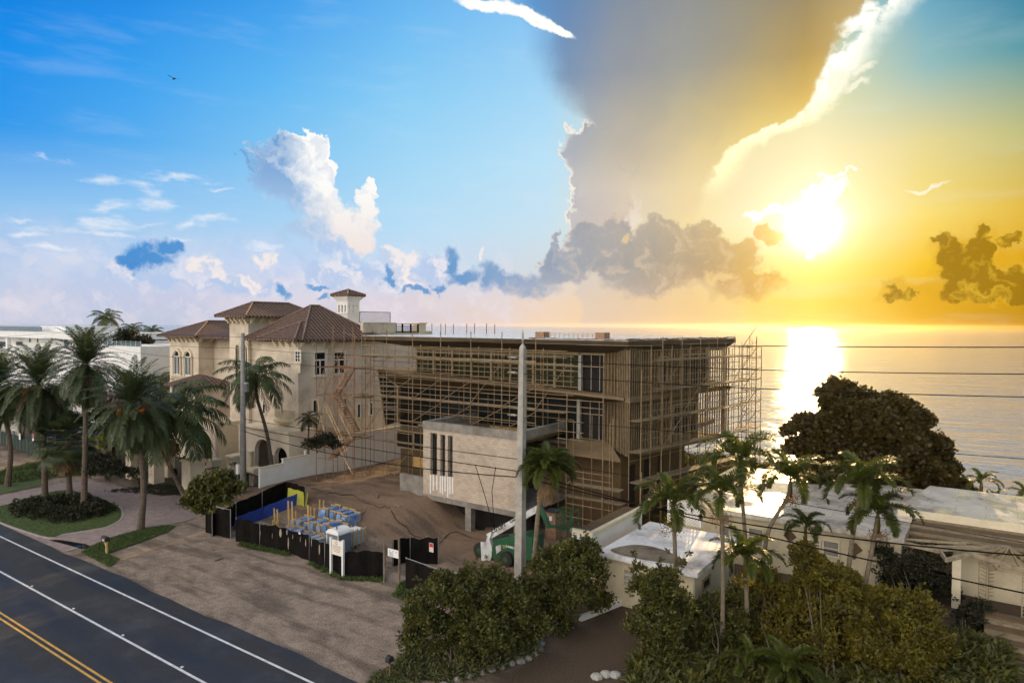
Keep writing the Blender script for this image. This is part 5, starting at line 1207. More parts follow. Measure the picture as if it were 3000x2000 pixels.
for py in (1020, 1050, 1064): z = PY(713, py, 37.6).z; MB().bar((P2.x, P2.y-.1, z), (P2.x-.6, P2.y-.1, z+.05), .07).build('insulator', MATS['concrete_pale'], Uw)
Uz = empty('utility_pole', P0, 'far slim grey utility pole seen just left of the tallest date palm trunk', 'pole')
MB().tube([(P0.x, P0.y, 0), (P0.x, P0.y, PY(238, 970, P0.y).z)], [.25, .15], 8).build('shaft', MATS['pole_grey'], Uz, True); MB().bar((P0.x-.8, P0.y, 14), (P0.x+.8, P0.y, 14), .1).build('crossarm', MATS['concrete_pale'], Uz)
def wire(A, B, samples, label, r=.022, off=0., t0=0., t1=1.):
    ts, zs = [], []
    D = (B-A); D.z = 0
    for px, py in samples:
        d = ray(px, py); # solve A+D t = k d in plan
        det = D.x*(-d.y)-D.y*(-d.x); k = None
        # A.x + D.x t = k d.x ; A.y + D.y t = k d.y
        t = (A.x*d.y-A.y*d.x)/(D.y*d.x-D.x*d.y); k = (A.x+D.x*t)/d.x; ts.append(t); zs.append(HC+k*d.z)
    c = np.polyfit(ts, zs, min(2, len(ts)-1)); pts = [A+D*t+Vector((0, off, float(np.polyval(c, t)))) for t in np.linspace(t0, t1, 25)]
    for p in pts: p.z = p.z
    o = MB().tube([Vector((p.x, p.y, p.z)) for p in pts], r, 5, False).build('power_line', MATS['black_mesh']); tag(o, label, 'wire', 'overhead lines strung between the utility poles'); return o
for s_, l_, r_ in (([(1550,999),(1824,1007),(2248,1013),(3000,1017)], 'topmost wire crossing the open sea to the right of the concrete pole', .022),
                  ([(1550,1051),(1885,1072),(2248,1082),(3000,1096)], 'second wire from the top over the sea, right of the concrete pole', .022),
                  ([(1550,1095),(1869,1120),(2248,1138),(3000,1163)], 'third wire from the top, passing across the crown of the big sea-grape tree', .022),
                  ([(1550,1225),(1882,1254),(2348,1295),(2842,1332),(3000,1343)], 'thin sunlit wire crossing the middle of the big sea-grape tree', .016),
                  ([(1550,1345),(1700,1373),(2178,1448),(2398,1483),(3000,1590)], 'thin low wire over the wet roof of the low house', .016),
                  ([(1550,1398),(1843,1476),(1955,1499),(2398,1553),(3000,1631)], 'thick low cable along the front edge of the low house roof', .035),
                  ([(1550,1385),(1987,1511),(2370,1594),(3000,1738)], 'lowest thick cable sagging in front of the cream house wall', .035)):
    wire(P1, P3, s_, l_, r_)
for s_, l_, r_ in (([(713,987),(950,996),(1520,1000)], 'topmost wire between the grey pole and the concrete pole', .016), ([(700,1019),(950,1037),(1530,1048)], 'second wire between the grey pole and the concrete pole', .016), ([(700,1050),(950,1074),(1530,1092)], 'third wire, across the villa windows, between grey and concrete pole', .016),
                  ([(696,1223),(896,1257),(1239,1307),(1518,1345)], 'upper of the three low cables in front of the block garage', .024), ([(713,1250),(988,1299),(1239,1339),(1543,1383)], 'knotted low cable with two hanging ends, in front of the garage slots', .032), ([(713,1262),(950,1324),(1326,1382),(1543,1398)], 'lowest thick cable crossing the white boundary wall', .036)):
    wire(P2, P1, s_, l_, r_)
for s_, l_ in (([(250,972),(698,987)], 'topmost thin wire left of the grey pole'), ([(250,985),(460,1010),(698,1019)], 'second thin wire left of the grey pole'), ([(250,1000),(450,1040),(698,1050)], 'third thin wire left of the grey pole, over the villa arches'), ([(300,1190),(713,1250)], 'low cable running left from the grey pole behind the palms')):
    wire(P0, P2, s_, l_, .016)
for s_, l_ in (([(0,988),(120,978),(236,971)], 'thin wire from the left edge to the far pole before the white house'), ([(0,1035),(236,1000)], 'lower thin wire at the left edge in front of the white house')):
    wire(P0+Vector((-38, 2.6, 0)), P0, s_, l_, .016)
for (a, b_, c_), l_ in ((((1392,1360),(1420,1450),(1446,1545)), 'left hanging cable end dropping from the knotted cable to the telehandler'), (((1452,1368),(1441,1440),(1449,1550)), 'right hanging cable end dropping from the knotted cable to the telehandler')):
    yy = 35.9; o = MB().tube([PY(*a, yy), PY(*b_, yy+.5), PY(*c_, yy+1.2)], .025, 5).build('hanging_cable', MATS['black_mesh']); tag(o, l_, 'cable')
# ================================================================ screen fences
def gpt(px, py):                    # pixel -> point on the terrain
    z = 0.
    for _ in range(6): p = PZ(px, py, z); z = GH(p.x, p.y)
    return Vector((p.x, p.y, z))
def fence(name, base, h, label, m='black_mesh', posts=True, hs=None, wav=.06, top_rail=False, torn=0):
    P = [gpt(*b) if len(b) == 2 else Vector(b) for b in base]; F = empty(name, P[0], label, 'fence')
    mb = MB(); n = 0; tops = []
    seg = []
    for k, (a, b_) in enumerate(zip(P, P[1:])):
        L = (b_-a).length; q = max(2, int(L/.25))
        for i in range(q): seg.append(a.lerp(b_, i/q))
    seg.append(P[-1]); prev = None
    ph = rng.random()*9
    for i, p in enumerate(seg):
        hh = h+wav*math.sin(i*.5+ph)+wav*.7*math.sin(i*1.7+ph*2); yv = .04*math.sin(i*1.3); q0 = p+Vector((0, yv, -.05)); q1 = p+Vector((.0, yv*2, hh))
        if prev: mb.quad(prev[0], q0, q1, prev[1])
        prev = (q0, q1)
    o = mb.build('screen', MATS[m], F); md = o.modifiers.new('s', 'SOLIDIFY'); md.thickness = .02
    if posts:
        for a, b_ in zip(P, P[1:]):
            k = max(1, round((b_-a).length/2.6))
            for i in range(k): c = a.lerp(b_, i/k); MB().tube([c+Vector((0,.05,-.1)), c+Vector((0,.05,h+.12))], .035, 6).build('post', MATS['galv'], F)
        c = P[-1]; MB().tube([c+Vector((0,.05,-.1)), c+Vector((0,.05,h+.12))], .035, 6).build('post', MATS['galv'], F)
    if top_rail:
        for a, b_ in zip(P, P[1:]): MB().tube([a+Vector((0,.05,h+.05)), b_+Vector((0,.05,h+.05))], .022, 5).build('rail', MATS['galv'], F)
    return F
FA = fence('screen_fence', [(602,1559),(674,1577)], 2.15, 'short black mesh fence panel with steel posts at the left corner of the site', wav=.01, top_rail=True)
FB_ = fence('screen_fence', [(690,1585),(760,1600),(850,1620),(905,1642),(950,1665),(1010,1690),(1122,1694)], 1.72, 'long torn, sagging black mesh fence in front of the blue crates')
FC_ = fence('screen_fence', [(1150,1660),(1200,1645),(1283,1652)], 1.75, 'ragged black mesh fence piece with a paper notice, right of the white sign board', wav=.08)
FD_ = fence('screen_fence', [(1188,1728),(1300,1772),(1420,1790)], 1.95, 'taut black mesh fence running into the big shrub at the site entrance', wav=.01, top_rail=True)
FE_ = fence('screen_fence', [(620,1572),(690,1535),(838,1465),(893,1478)], 1.7, 'black mesh fence behind the pallets at the foot of the white wall', wav=.03)
# rips in the mesh show the pale ground behind: little drooping flaps and gaps
for px, py, w, h in ((765,1560,.06,.4),(800,1568,.05,.4),(824,1560,.28,.62),(843,1557,.12,.42),(847,1590,.12,.9),(860,1571,.06,.35),(882,1578,.05,.4),(898,1588,.09,.55),(915,1585,.07,.75),(938,1608,.12,.7)):
    c = PY(px, py, 30.0); m_ = MB(); n = 10
    m_.quad(*[(c.x+w/2*math.cos(a), 29.93+.006*math.sin(3*a), c.z+h/2*math.sin(a)) for a in np.linspace(0, 2*math.pi, n, endpoint=False)]); sub(m_.build('torn_patch', MATS['gravel_patch'] if 'gravel_patch' in MATS else MATS['concrete'], None), FB_)
for f in FB_,: pass
Gf = fence('screen_fence', [(-60,1290),(0,1300),(78,1325),(110,1335)], 1.8, 'dark green mesh fence with a white and a red notice at the left edge', m='green_mesh', wav=.01)
def plate(name, px, py, y, w, h, m, label=None, cat='notice', tilt=0):
    c = PY(px, py, y); o = MB().box(c.x-w/2, c.x+w/2, y-.03, y, c.z-h/2, c.z+h/2).build(name, MATS[m]);
    if label: tag(o, label, cat)
    return o, c
# tarpaulins behind the fence
def tarp(pts, hs, m, label):
    P = [gpt(*p) for p in pts]; mb = MB()
    for (a, b_), (h0, h1) in zip(zip(P, P[1:]), zip(hs, hs[1:])):
        for i in range(8):
            t0, t1 = i/8, (i+1)/8; p, q = a.lerp(b_, t0), a.lerp(b_, t1); u, v_ = h0+(h1-h0)*t0+.03*math.sin(i*2), h0+(h1-h0)*t1+.03*math.sin(i*2+2)
            mb.quad(p, q, q+Vector((0,.15,v_)), p+Vector((0,.15,u)))
    o = mb.build('tarpaulin', MATS[m]); md = o.modifiers.new('s', 'SOLIDIFY'); md.thickness = .02; tag(o, label, 'tarpaulin'); return o
tarp([(685,1553),(770,1520),(892,1470)], [1.0, 1.0, 1.0], 'tarp_blue', 'blue tarpaulin strung low along the black fence behind the pallets')
tarp([(840,1474),(898,1486)], [1.45, 1.15], 'tarp_yellow', 'yellow-green tarpaulin at the corner of the fence under the white wall')
# ================================================================ vegetation
def PD(px, py, F_):                 # point on a pixel ray at forward distance F_
    d = ray(px, py); f = d.dot(FW); return CAMP + d*(F_/f)
def fwd(p): return Vector(p).dot(FW)
class Quads:
    def __init__(s): s.V = []
    def add(s, A): s.V.append(A)       # A: (n, 4, 3)
    def build(s, name, m, parent=None):
        V_ = np.concatenate(s.V, 0); n = len(V_); return npmesh(name, V_.reshape(-1, 3), np.arange(4*n).reshape(n, 4), MATS[m], parent)
def unit(a): return a/np.maximum(np.linalg.norm(a, axis=-1, keepdims=True), 1e-9)
def frond(Q, origin, az_, th0, L, droop, nl, lf, lw, sag=.35, vee=.5, start=.15, curl=1.3, twist=0., plum=False):
    """arching feather leaf: rachis curve plus paired leaflets"""
    k = 9; t = np.linspace(0, 1, k); th = th0-droop*t**curl; ds = L/(k-1)
    r_ = np.concatenate([[0], np.cumsum(np.cos(th[:-1]+np.diff(th)/2)*ds)]); z = np.concatenate([[0], np.cumsum(np.sin(th[:-1]+np.diff(th)/2)*ds)])
    az2 = az_+twist*t
    P = np.stack([r_*np.cos(az2), r_*np.sin(az2), z], -1)+np.asarray(origin)
    side0 = np.array([-math.sin(az_), math.cos(az_), 0.])
    # rachis as a thin strip pair
    w = (.035*(1-t)+.008)[:, None]*L/3
    up = np.array([0, 0, 1.])
    Q.add(np.stack([P[:-1]-side0*w[:-1], P[:-1]+side0*w[:-1], P[1:]+side0*w[1:], P[1:]-side0*w[1:]], 1))
    tt = np.linspace(start, .99, nl); B = np.stack([np.interp(tt, t, P[:, i]) for i in range(3)], -1)
    T = unit(np.stack([np.interp(tt+.02, t, P[:, i])-np.interp(tt-.02, t, P[:, i]) for i in range(3)], -1)+1e-6)
    Nn_ = unit(np.cross(T, side0)); Nn_ *= np.sign(Nn_[:, 2:3]+1e-9)
    ll = lf*np.clip(np.sin(np.pi*(.12+.80*tt)), .15, 1)*nr.uniform(.85, 1.12, nl)
    sides = (1, -1) if not plum else (1, -1, .35, -.35)
    for sg in sides:
        s_ = np.sign(sg); amt = 1. if abs(sg) == 1 else .45
        D = unit(T*.65+side0*s_*amt+Nn_*(vee if abs(sg) == 1 else .9)*nr.uniform(.5, 1.3, (nl, 1))+nr.normal(0, .10, (nl, 3)))
        wv = unit(np.cross(D, Nn_+.001))*lw
        mid = B+D*(ll*.55)[:, None]; tip = B+D*ll[:, None]; tip[:, 2] -= sag*ll; mid[:, 2] -= sag*.22*ll
        Q.add(np.stack([B-wv*.4, B+wv*.4, mid+wv, mid-wv], 1)); Q.add(np.stack([mid-wv, mid+wv, tip+wv*.12, tip-wv*.12], 1))
def trunk_tube(par, pts, r0, r1, m='trunk', bulge=1.35, n=10, name='trunk'):
    pts = [Vector(p) for p in pts]; out = []; rad = []
    # catmull-rom
    ext = [pts[0]*2-pts[1]]+pts+[pts[-1]*2-pts[-2]]
    for i in range(1, len(ext)-2):
        for j in range(7):
            t = j/7; p0, p1, p2, p3 = ext[i-1:i+3]; out.append(.5*((2*p1)+(p2-p0)*t+(2*p0-5*p1+4*p2-p3)*t*t+(3*p1-p0-3*p2+p3)*t**3))
    out.append(pts[-1]); N_ = len(out)
    fine = []; fr_ = []
    L = sum((a-b_).length for a, b_ in zip(out, out[1:]))
    K = max(12, int(L/.16)); acc = [0]
    for a, b_ in zip(out, out[1:]): acc.append(acc[-1]+(a-b_).length)
    for i in range(K+1):
        s_ = L*i/K; j = min(max(0, next((q for q in range(len(acc)-1) if acc[q+1] >= s_), len(acc)-2)), len(acc)-2)
        u = (s_-acc[j])/max(1e-6, acc[j+1]-acc[j]); fine.append(out[j].lerp(out[j+1], u)); q = i/K
        r_ = r0+(r1-r0)*q; r_ *= (1+(bulge-1)*math.exp(-q*9)); fr_.append(r_*(1+.05*(i % 2)+rng.uniform(-.02, .02)))
    return MB().tube(fine, fr_, n).build(name, MATS[m], par, False)
PALMG = 'palm trees in front of and around the houses'
def palm(kind, base, mid, crown, R_px, label, name=None, Fc=None, m=None, seed=0, r0=.2, r1=.15, fruit=False, skirt=False, tr='trunk', n=None, baseP=None):
    global nr
    nr = np.random.default_rng(100+seed); rr_ = random.Random(seed)
    b_ = Vector(baseP) if baseP is not None else gpt(*base); F_ = Fc or fwd(b_)
    c_ = PD(*crown, F_); pts = [b_]
    if mid:
        for i, q in enumerate(mid): pts.append(PD(*q, F_))
    pts.append(c_); R = R_px/2000*F_
    T_ = empty(name or kind+'_palm', b_, label, 'palm tree', PALMG)
    trunk_tube(T_, pts, r0, r1, tr)
    Q = Quads(); o = np.array(c_)
    if kind == 'date':
        n = n or 100
        for i in range(n):
            a = i*2.399+rr_.uniform(-.2, .2); u = (i+.5)/n; th = R_(84)-R_(150)*u**1.05
            frond(Q, o+[0, 0, .25*(1-u)-.1], a, th+rr_.uniform(-.1, .1), R*rr_.uniform(.88, 1.08), R_(46+20*(1-abs(u-.5))), 36, R*.135, R*.0095, sag=.2, vee=.45, start=.16)
        Q.build('crown', m or 'palm_leaf_blue', T_)
        Q2 = Quads()
        for i in range(26): frond(Q2, o+[0, 0, -.25], i*2.4, R_(-45)+rr_.uniform(-.4, .3), R*.62, R_(38), 20, R*.11, R*.008, sag=.3)
        Q2.build('dead_frond', 'dead_leaf', T_)
        if fruit:
            for i in range(9):
                a = rr_.uniform(0, 6.28); Q3 = Quads(); c3 = o+[math.cos(a)*R*.26, math.sin(a)*R*.26, -R*.12+rr_.uniform(-.2, .25)]; k = 60
                d = nr.normal(0, 1, (k, 3)); d = unit(d)*nr.uniform(.05, .38, (k, 1)); p = c3+d*[1, 1, .9]; s_ = .045
                Q3.add(np.stack([p+[-s_, 0, -s_], p+[s_, 0, -s_], p+[s_, .01, s_], p+[-s_, .01, s_]], 1)); Q3.build('fruit_cluster', 'fruit', T_)
    elif kind == 'coconut':
        n = n or 26
        for i in range(n):
            a = i*2.399+rr_.uniform(-.3, .3); u = (i+.5)/n; th = R_(82)-R_(110)*u
            frond(Q, o, a, th, R*rr_.uniform(.95, 1.15), R_(70+35*(1-u)), 40, R*.24, R*.011, sag=.75, vee=.1, start=.14, curl=1.15, twist=rr_.uniform(-.2, .2))
        Q.build('crown', m or 'palm_leaf', T_)
        Q2 = Quads()
        for i in range(3): frond(Q2, o+[0, 0, -.2], rr_.uniform(0, 6.3), R_(-50), R*.85, R_(30), 20, R*.16, R*.01, sag=.7)
        Q2.build('dead_frond', 'dead_leaf', T_)
        mb = MB()
        for i in range(7): a = i*.9; mb.lathe((c_.x+.22*math.cos(a), c_.y+.22*math.sin(a), c_.z-.42), [(.02,0),(.11,.08),(.13,.17),(.08,.27),(.01,.31)], 7)
        mb.build('coconut', MATS['leaf_yellow'], T_, True)
    elif kind == 'feather':            # slender palms with strongly arched plume leaves
        n = n or 13
        for i in range(n):
            a = i*2.399+rr_.uniform(-.25, .25); u = (i+.5)/n; th = R_(86)-R_(62)*u
            frond(Q, o, a, th, R*1.36*rr_.uniform(.9, 1.1), R_(96+40*u), 46, R*.27, R*.017, sag=.30, vee=.35, start=.18, curl=1.25, plum=True)
        Q.build('crown', m or 'palm_leaf_warm', T_)
        d = Vector((0, 0, 1)); MB().tube([c_-d*.95, c_-d*.55, c_-d*.1, c_+d*.1], [r1*1.05, r1*1.35, r1*1.0, r1*.5], 9).build('crownshaft', MATS['leaf_yellow'], T_, True)
        Q3 = Quads(); k = 260; cc = o-[0, 0, 1.0]; dd = unit(nr.normal(0, 1, (k, 3))*[1, 1, .5])*nr.uniform(.1, R*.36, (k, 1)); dd[:, 2] -= .12; p = cc+dd; s_ = .03
        Q3.add(np.stack([p+[-s_, 0, -s_], p+[s_, 0, -s_*.4], p+[s_, 0, s_], p+[-s_, 0, s_*.6]], 1)); Q3.build('flower_spray', 'dead_leaf' if seed % 2 else 'leaf_yellow', T_)
    elif kind == 'fan':
        n = n or 46
        for i in range(n):
            a = i*2.399; u = (i+.5)/n; th = R_(82)-R_(125)*u; st = np.array([math.cos(a)*math.cos(th), math.sin(a)*math.cos(th), math.sin(th)]); hb = o+st*R*.55
            sd_ = np.array([-math.sin(a), math.cos(a), 0]); nn = np.cross(st, sd_)
            Q.add(np.array([[o-sd_*.02, o+sd_*.02, hb+sd_*.015, hb-sd_*.015]]))
            ks = np.linspace(-1.35, 1.35, 22); D = unit(st*np.cos(ks)[:, None]+sd_*np.sin(ks)[:, None]); l_ = R*.48*(.75+.25*np.cos(ks))*nr.uniform(.9, 1.1, 22)
            wv = unit(np.cross(D, nn))*R*.022; mid = hb+D*(l_*.6)[:, None]; tip = hb+D*l_[:, None]; tip[:, 2] -= .22*l_
            Q.add(np.stack([hb-wv*.2, hb+wv*.2, mid+wv, mid-wv], 1)); Q.add(np.stack([mid-wv, mid+wv, tip+wv*.1, tip-wv*.1], 1))
        Q.build('crown', m or 'palm_leaf_blue', T_)
    if skirt:
        Q2 = Quads()
        for i in range(60): frond(Q2, o+[0, 0, -.1-i*.012], i*2.4, R_(-58)+rr_.uniform(-.25, .2), R*.75, R_(24), 10, R*.22, R*.02, sag=.5)
        Q2.build('dead_skirt', 'dead_leaf', T_)
    return T_
palm('date', (22,1425), [(30,1300)], (-8,1130), 135, 'bent date palm with orange fruit cut by the left edge', seed=1, fruit=True, r0=.24, r1=.2, m='palm_leaf')
palm('date', (132,1457), [(128,1300)], (114,1125), 145, 'date palm with orange fruit clusters, left one of the two on the lawn island', seed=2, fruit=True, r0=.24, r1=.19)
palm('date', (246,1492), [(250,1290)], (254,1068), 138, 'tallest date palm on the lawn island, in front of the white house', seed=3, r0=.24, r1=.18)
palm('fan', (205,1458), None, (196,1292), 100, 'short blue-green fan palm with a brown skirt between the two island date palms', seed=4, skirt=True, r0=.24, r1=.2)
palm('date', (412,1550), [(420,1400)], (388,1185), 155, 'date palm with orange fruit standing on the paver driveway edge', seed=5, fruit=True, r0=.23, r1=.18)
palm('coconut', (546,1462), [(500,1370), (482,1300)], (510,1205), 180, 'leaning coconut palm with drooping fronds crossing the stone gate pier', seed=6, r0=.20, r1=.15, n=34)
palm('coconut', None, [(782,1270), (752,1160)], (750,1105), 122, 'curved coconut palm rising in front of the villa balcony, right of the grey pole', seed=7, r0=.19, r1=.13, baseP=tuple(PY(797,1372,42.2)))
palm('coconut', None, None, (905,1225), 45, 'small dark palm at the villa corner behind the white wall', seed=8, r0=.1, r1=.08, baseP=tuple(PY(903,1330,43.5)), n=18, m='leaf_dark')
palm('feather', (1556,1722), [(1568,1600), (1580,1480)], (1604,1378), 84, 'shaggy palm with hanging brown skirt right beside the concrete pole', seed=9, skirt=True, r0=.17, r1=.13, tr='trunk_pale', n=30, m='palm_leaf_warm')
palm('feather', None, [(1977,1600)], (1972,1478), 108, 'slender palm standing in front of the small white flat roof, leftmost of the slender ones', seed=10, r0=.12, r1=.10, tr='trunk_pale', baseP=tuple(PY(1982,1850,34.6)))
palm('feather', None, [(2118,1640)], (2112,1452), 100, 'straight slender palm before the right edge of the small white roof', seed=11, r0=.11, r1=.09, tr='trunk_pale', baseP=tuple(PY(2116,1880,34.4)))
palm('feather', None, [(2182,1560), (2172,1430)], (2166,1352), 108, 'tallest slender palm, crown against the sea right of the scaffolding', seed=12, r0=.12, r1=.09, tr='trunk_pale', baseP=tuple(PY(2190,1740,40)))
palm('feather', None, [(2250,1560), (2305,1460)], (2316,1408), 96, 'leaning slender palm with its crown in the sun glare left of the sea-grape tree', seed=13, r0=.13, r1=.09, tr='trunk_pale', baseP=tuple(PY(2228,1720,40)))
palm('feather', None, None, (2184,1638), 92, 'low slender palm in front of the cream house wall under the tallest one', seed=14, r0=.13, r1=.10, tr='trunk_pale', baseP=tuple(PY(2190,1860,36)), n=15)
palm('feather', None, None, (2360,1545), 62, 'small palm rising before the windows of the cream house', seed=15, r0=.09, r1=.08, tr='trunk_pale', baseP=tuple(PY(2360,1730,43)))
palm('feather', None, [(2500,1560)], (2525,1420), 110, 'palm with a bright green top, left one of the pair before the wet roof', seed=16, r0=.12, r1=.10, tr='trunk_pale', baseP=tuple(PY(2478,1720,40)))
palm('feather', None, [(2556,1600)], (2572,1508), 98, 'lower right one of the palm pair before the wet roof', seed=17, r0=.12, r1=.10, tr='trunk_pale', baseP=tuple(PY(2530,1740,40)))
palm('coconut', None, None, (312,930), 50, 'coconut palm top showing above the roof of the white house', seed=18, r0=.2, r1=.16, baseP=tuple(PY(312,1200,78)), n=22)
for i, (x, y, r_, yy, l_) in enumerate(((388,968,46,72,'palm behind the white house, left one of the background pair'), (448,972,40,72,'palm behind the white house, right one of the background pair'), (462,1050,66,58,'palm with hanging fronds between the white house and the villa wing'), (470,1120,60,52,'lower palm beneath the hanging one, beside the villa wing'))):
    palm('coconut', None, None, (x, y), r_, l_, seed=20+i, r0=.2, r1=.15, baseP=tuple(PY(x, 1260, yy)), n=22, m='palm_leaf_warm' if i == 3 else 'palm_leaf')
palm('feather', None, None, (2875,1412), 46, 'young palm with pale fronds at the right foot of the sea-grape tree', seed=30, r0=.12, r1=.1, baseP=tuple(PY(2870,1500,64)), n=9)
palm('feather', None, None, (3006,1452), 46, 'palm tip poking up at the right edge over the roof', seed=31, r0=.12, r1=.1, baseP=tuple(PY(3006,1500,64)), n=9)
palm('feather', None, None, (2205,1945), 78, 'young green palm at the bottom of the garden, left of the arching one', seed=32, r0=.07, r1=.06, baseP=tuple(gpt(2205,1985)), n=9)
palm('feather', None, None, (2310,1965), 100, 'young palm with arching fronds at the bottom edge of the garden', seed=33, r0=.07, r1=.06, baseP=tuple(gpt(2310,2020)), n=11)
# ---------------------------------------------------------------- shrubs and trees
def foliage(name, blobs, dens, leaf, m, par, seed=0, nleaf=11, shell=.72, up=.35, asp=.28, thresh=.38, clump=None):
    g = np.random.default_rng(seed); Q = Quads(); clump = clump or leaf*1.6
    B_ = np.array(blobs, float)
    for bi, b_ in enumerate(B_):
        c_, r_ = b_[:3], b_[3:6]; area = 4*np.pi*((r_[0]*r_[1])**1.6+(r_[0]*r_[2])**1.6+(r_[1]*r_[2])**1.6); area = (area/3)**(1/1.6)*1.0; n = int(dens*4*np.pi*(((r_[0]*r_[1])**1.6+(r_[0]*r_[2])**1.6+(r_[1]*r_[2])**1.6)/3)**(1/1.6))
        d = unit(g.normal(0, 1, (n, 3))); d[:, 2] = np.where(d[:, 2] < -.35, -d[:, 2], d[:, 2])
        # lumpy surface
        lump = 1+.20*np.sin(d[:, 0]*11+bi*3)*np.sin(d[:, 1]*12+d[:, 2]*9+bi)+.13*np.sin(d[:, 0]*5+bi)*np.sin(d[:, 1]*6+bi*2)+.10*np.sin(d[:, 2]*9+d[:, 0]*7)+g.normal(0, .05, n)
        rad = np.where(g.random(n) < shell, g.uniform(.86, 1.04, n), g.uniform(.45, .88, n))*lump
        P = c_+d*r_*rad[:, None]
        # gaps
        gap = np.sin(P[:, 0]*2.3+1.3*bi)*np.sin(P[:, 1]*2.1)*np.sin(P[:, 2]*2.7+bi)
        keep = gap < thresh; P = P[keep]; d = d[keep]; n = len(P)
        if n == 0: continue
        outn = unit(d*[1, 1, 1]+[0, 0, up])
        Dl = unit(g.normal(0, 1, (n, nleaf, 3))+outn[:, None]*.9); Ll = leaf*g.uniform(.6, 1.25, (n, nleaf, 1))
        base_ = P[:, None]+g.normal(0, clump*.28, (n, nleaf, 3))
        wv = unit(np.cross(Dl, g.normal(0, 1, (n, nleaf, 3))))*Ll*asp
        tip = base_+Dl*Ll; mid = base_+Dl*Ll*.5
        A = np.stack([base_, mid+wv, tip, mid-wv], 2).reshape(-1, 4, 3); Q.add(A)
    return Q.build(name, m, par)
def bl(px, py, F_, rpx, k=(1, 1, 1)):
    p = PD(px, py, F_); r_ = rpx/2000*F_; return (*p, r_*k[0], r_*k[1], r_*k[2])
def shrub(name, base, blobs, label, m='leaf', dens=9, leaf=.2, seed=0, cat='shrub', group=None, stems=5, Fb=None, **k):
    b_ = gpt(*base) if base else None
    if b_ is None: p = PD(blobs[0][0], blobs[0][1], blobs[0][2]); b_ = Vector((p.x, p.y, GH(p.x, p.y)))
    T_ = empty(name, b_, label, cat, group); F0 = fwd(b_)
    bb = [bl(q[0], q[1], (q[2] if len(q) > 3 else F0), q[-1]) for q in blobs]
    if cat in ('shrub', 'tree'):       # break every lobe into smaller clumps so the outline is uneven
        g0 = np.random.default_rng(seed+500); b2 = []
        for q in bb:
            q = np.array(q); b2.append([*q[:3], *(q[3:6]*.80)])
            for i in range(9):
                d = unit(g0.normal(0, 1, 3)); d[2] = abs(d[2])*1.1-.25; b2.append([*(q[:3]+d*q[3:6]*g0.uniform(.62, .86)), *(q[3:6]*g0.uniform(.22, .42)*np.array([1, 1, .85]))])
        bb0 = bb; bb = [tuple(v_) for v_ in b2]; dens = dens*.62
    foliage('foliage' if cat != 'tree' else 'crown', bb, dens, leaf, m, T_, seed, **k)
    rr_ = random.Random(seed); st_ = MB()
    for i in range(stems):
        q = bb[i % len(bb)]; tp = Vector(q[:3])+Vector((rr_.uniform(-.3, .3)*q[3], rr_.uniform(-.3, .3)*q[3], q[5]*.35)); a = b_+Vector((rr_.uniform(-.35, .35), rr_.uniform(-.35, .35), -.1))
        md = a.lerp(tp, .5)+Vector((rr_.uniform(-.4, .4), rr_.uniform(-.4, .4), 0)); r0 = .05 if cat != 'tree' else .22
        st_.tube([a, a.lerp(md, .5)+Vector((.05, 0, 0)), md, tp], [r0, r0*.8, r0*.6, r0*.25], 6)
    if cat == 'shrub' and m != 'leaf_dark':           # stray shoots beyond the outline
        g2 = np.random.default_rng(seed+900); Q2 = Quads(); sh = MB()
        for i in range(16):
            q = bb[int(g2.integers(len(bb)))]; d = unit(g2.normal(0, 1, 3)+[0, 0, .8]); p = np.array(q[:3])+d*np.array(q[3:6])*.85; e = p+unit(d+[0, 0, .6])*g2.uniform(.3, .75)
            sh.tube([tuple(p), tuple(e)], [.02, .01], 4, False); nl = 16; D = unit(g2.normal(0, 1, (nl, 3))+unit(d)*.7); Lf = leaf*g2.uniform(.9, 1.5, (nl, 1)); b0 = e+g2.normal(0, .03, (nl, 3)); wv = unit(np.cross(D, g2.normal(0, 1, (nl, 3))))*Lf*.2
            Q2.add(np.stack([b0, b0+D*Lf*.5+wv, b0+D*Lf, b0+D*Lf*.5-wv], 1))
        sh.build('shoot', MATS['bark'], T_); Q2.build('shoot_leaves', m, T_)
    st_.build('stem' if cat != 'tree' else 'trunk', MATS['bark'], T_)
    return T_
GA = 'garden shrubs along the front of the site and the low house'
shrub('shrub', (1340,1960), [(1300,1780,33,105),(1420,1745,34.5,110),(1500,1820,34,95),(1260,1865,32.5,85),(1400,1880,32.5,110),(1230,1800,32.5,48),(1545,1850,34.5,50)], 'big dark green shrub at the site entrance beside the taut black fence', seed=41, dens=20, leaf=.19, nleaf=14, group=GA)
shrub('shrub', (1620,1860), [(1615,1670,38,70),(1690,1650,38.5,80),(1565,1755,37,68),(1650,1740,37.5,110),(1730,1690,38.5,60),(1760,1770,38,40),(1620,1830,36.5,60)], 'tall shrub hiding the foot of the concrete pole and the shaggy palm', seed=42, dens=18, leaf=.20, m='leaf', nleaf=14, group=GA)
shrub('shrub', (1935,1965), [(1915,1740,34,68),(1955,1700,34,45),(1930,1830,33.5,85),(1985,1780,34,55),(1870,1850,33.5,40),(1940,1910,33,75),(1870,1665,34.5,16),(1990,1655,35,14)], 'upright shrub in front of the small white-roofed garage', seed=43, dens=20, leaf=.20, nleaf=14, group=GA)
shrub('shrub', (2120,1960), [(2090,1810,36,75),(2180,1770,36.5,60),(2060,1860,35,60),(2160,1870,35,90)], 'low tangled shrub between the straight slender palm trunks', seed=44, dens=14, leaf=.2, m='leaf', group=GA)
shrub('shrub', (2290,1960), [(2250,1710,37,48),(2240,1780,36.5,75),(2310,1820,36,80),(2260,1880,35,90)], 'shrub right of the low slender palm, before the diamond tiles', seed=45, dens=14, leaf=.2, m='leaf_yellow', group=GA)
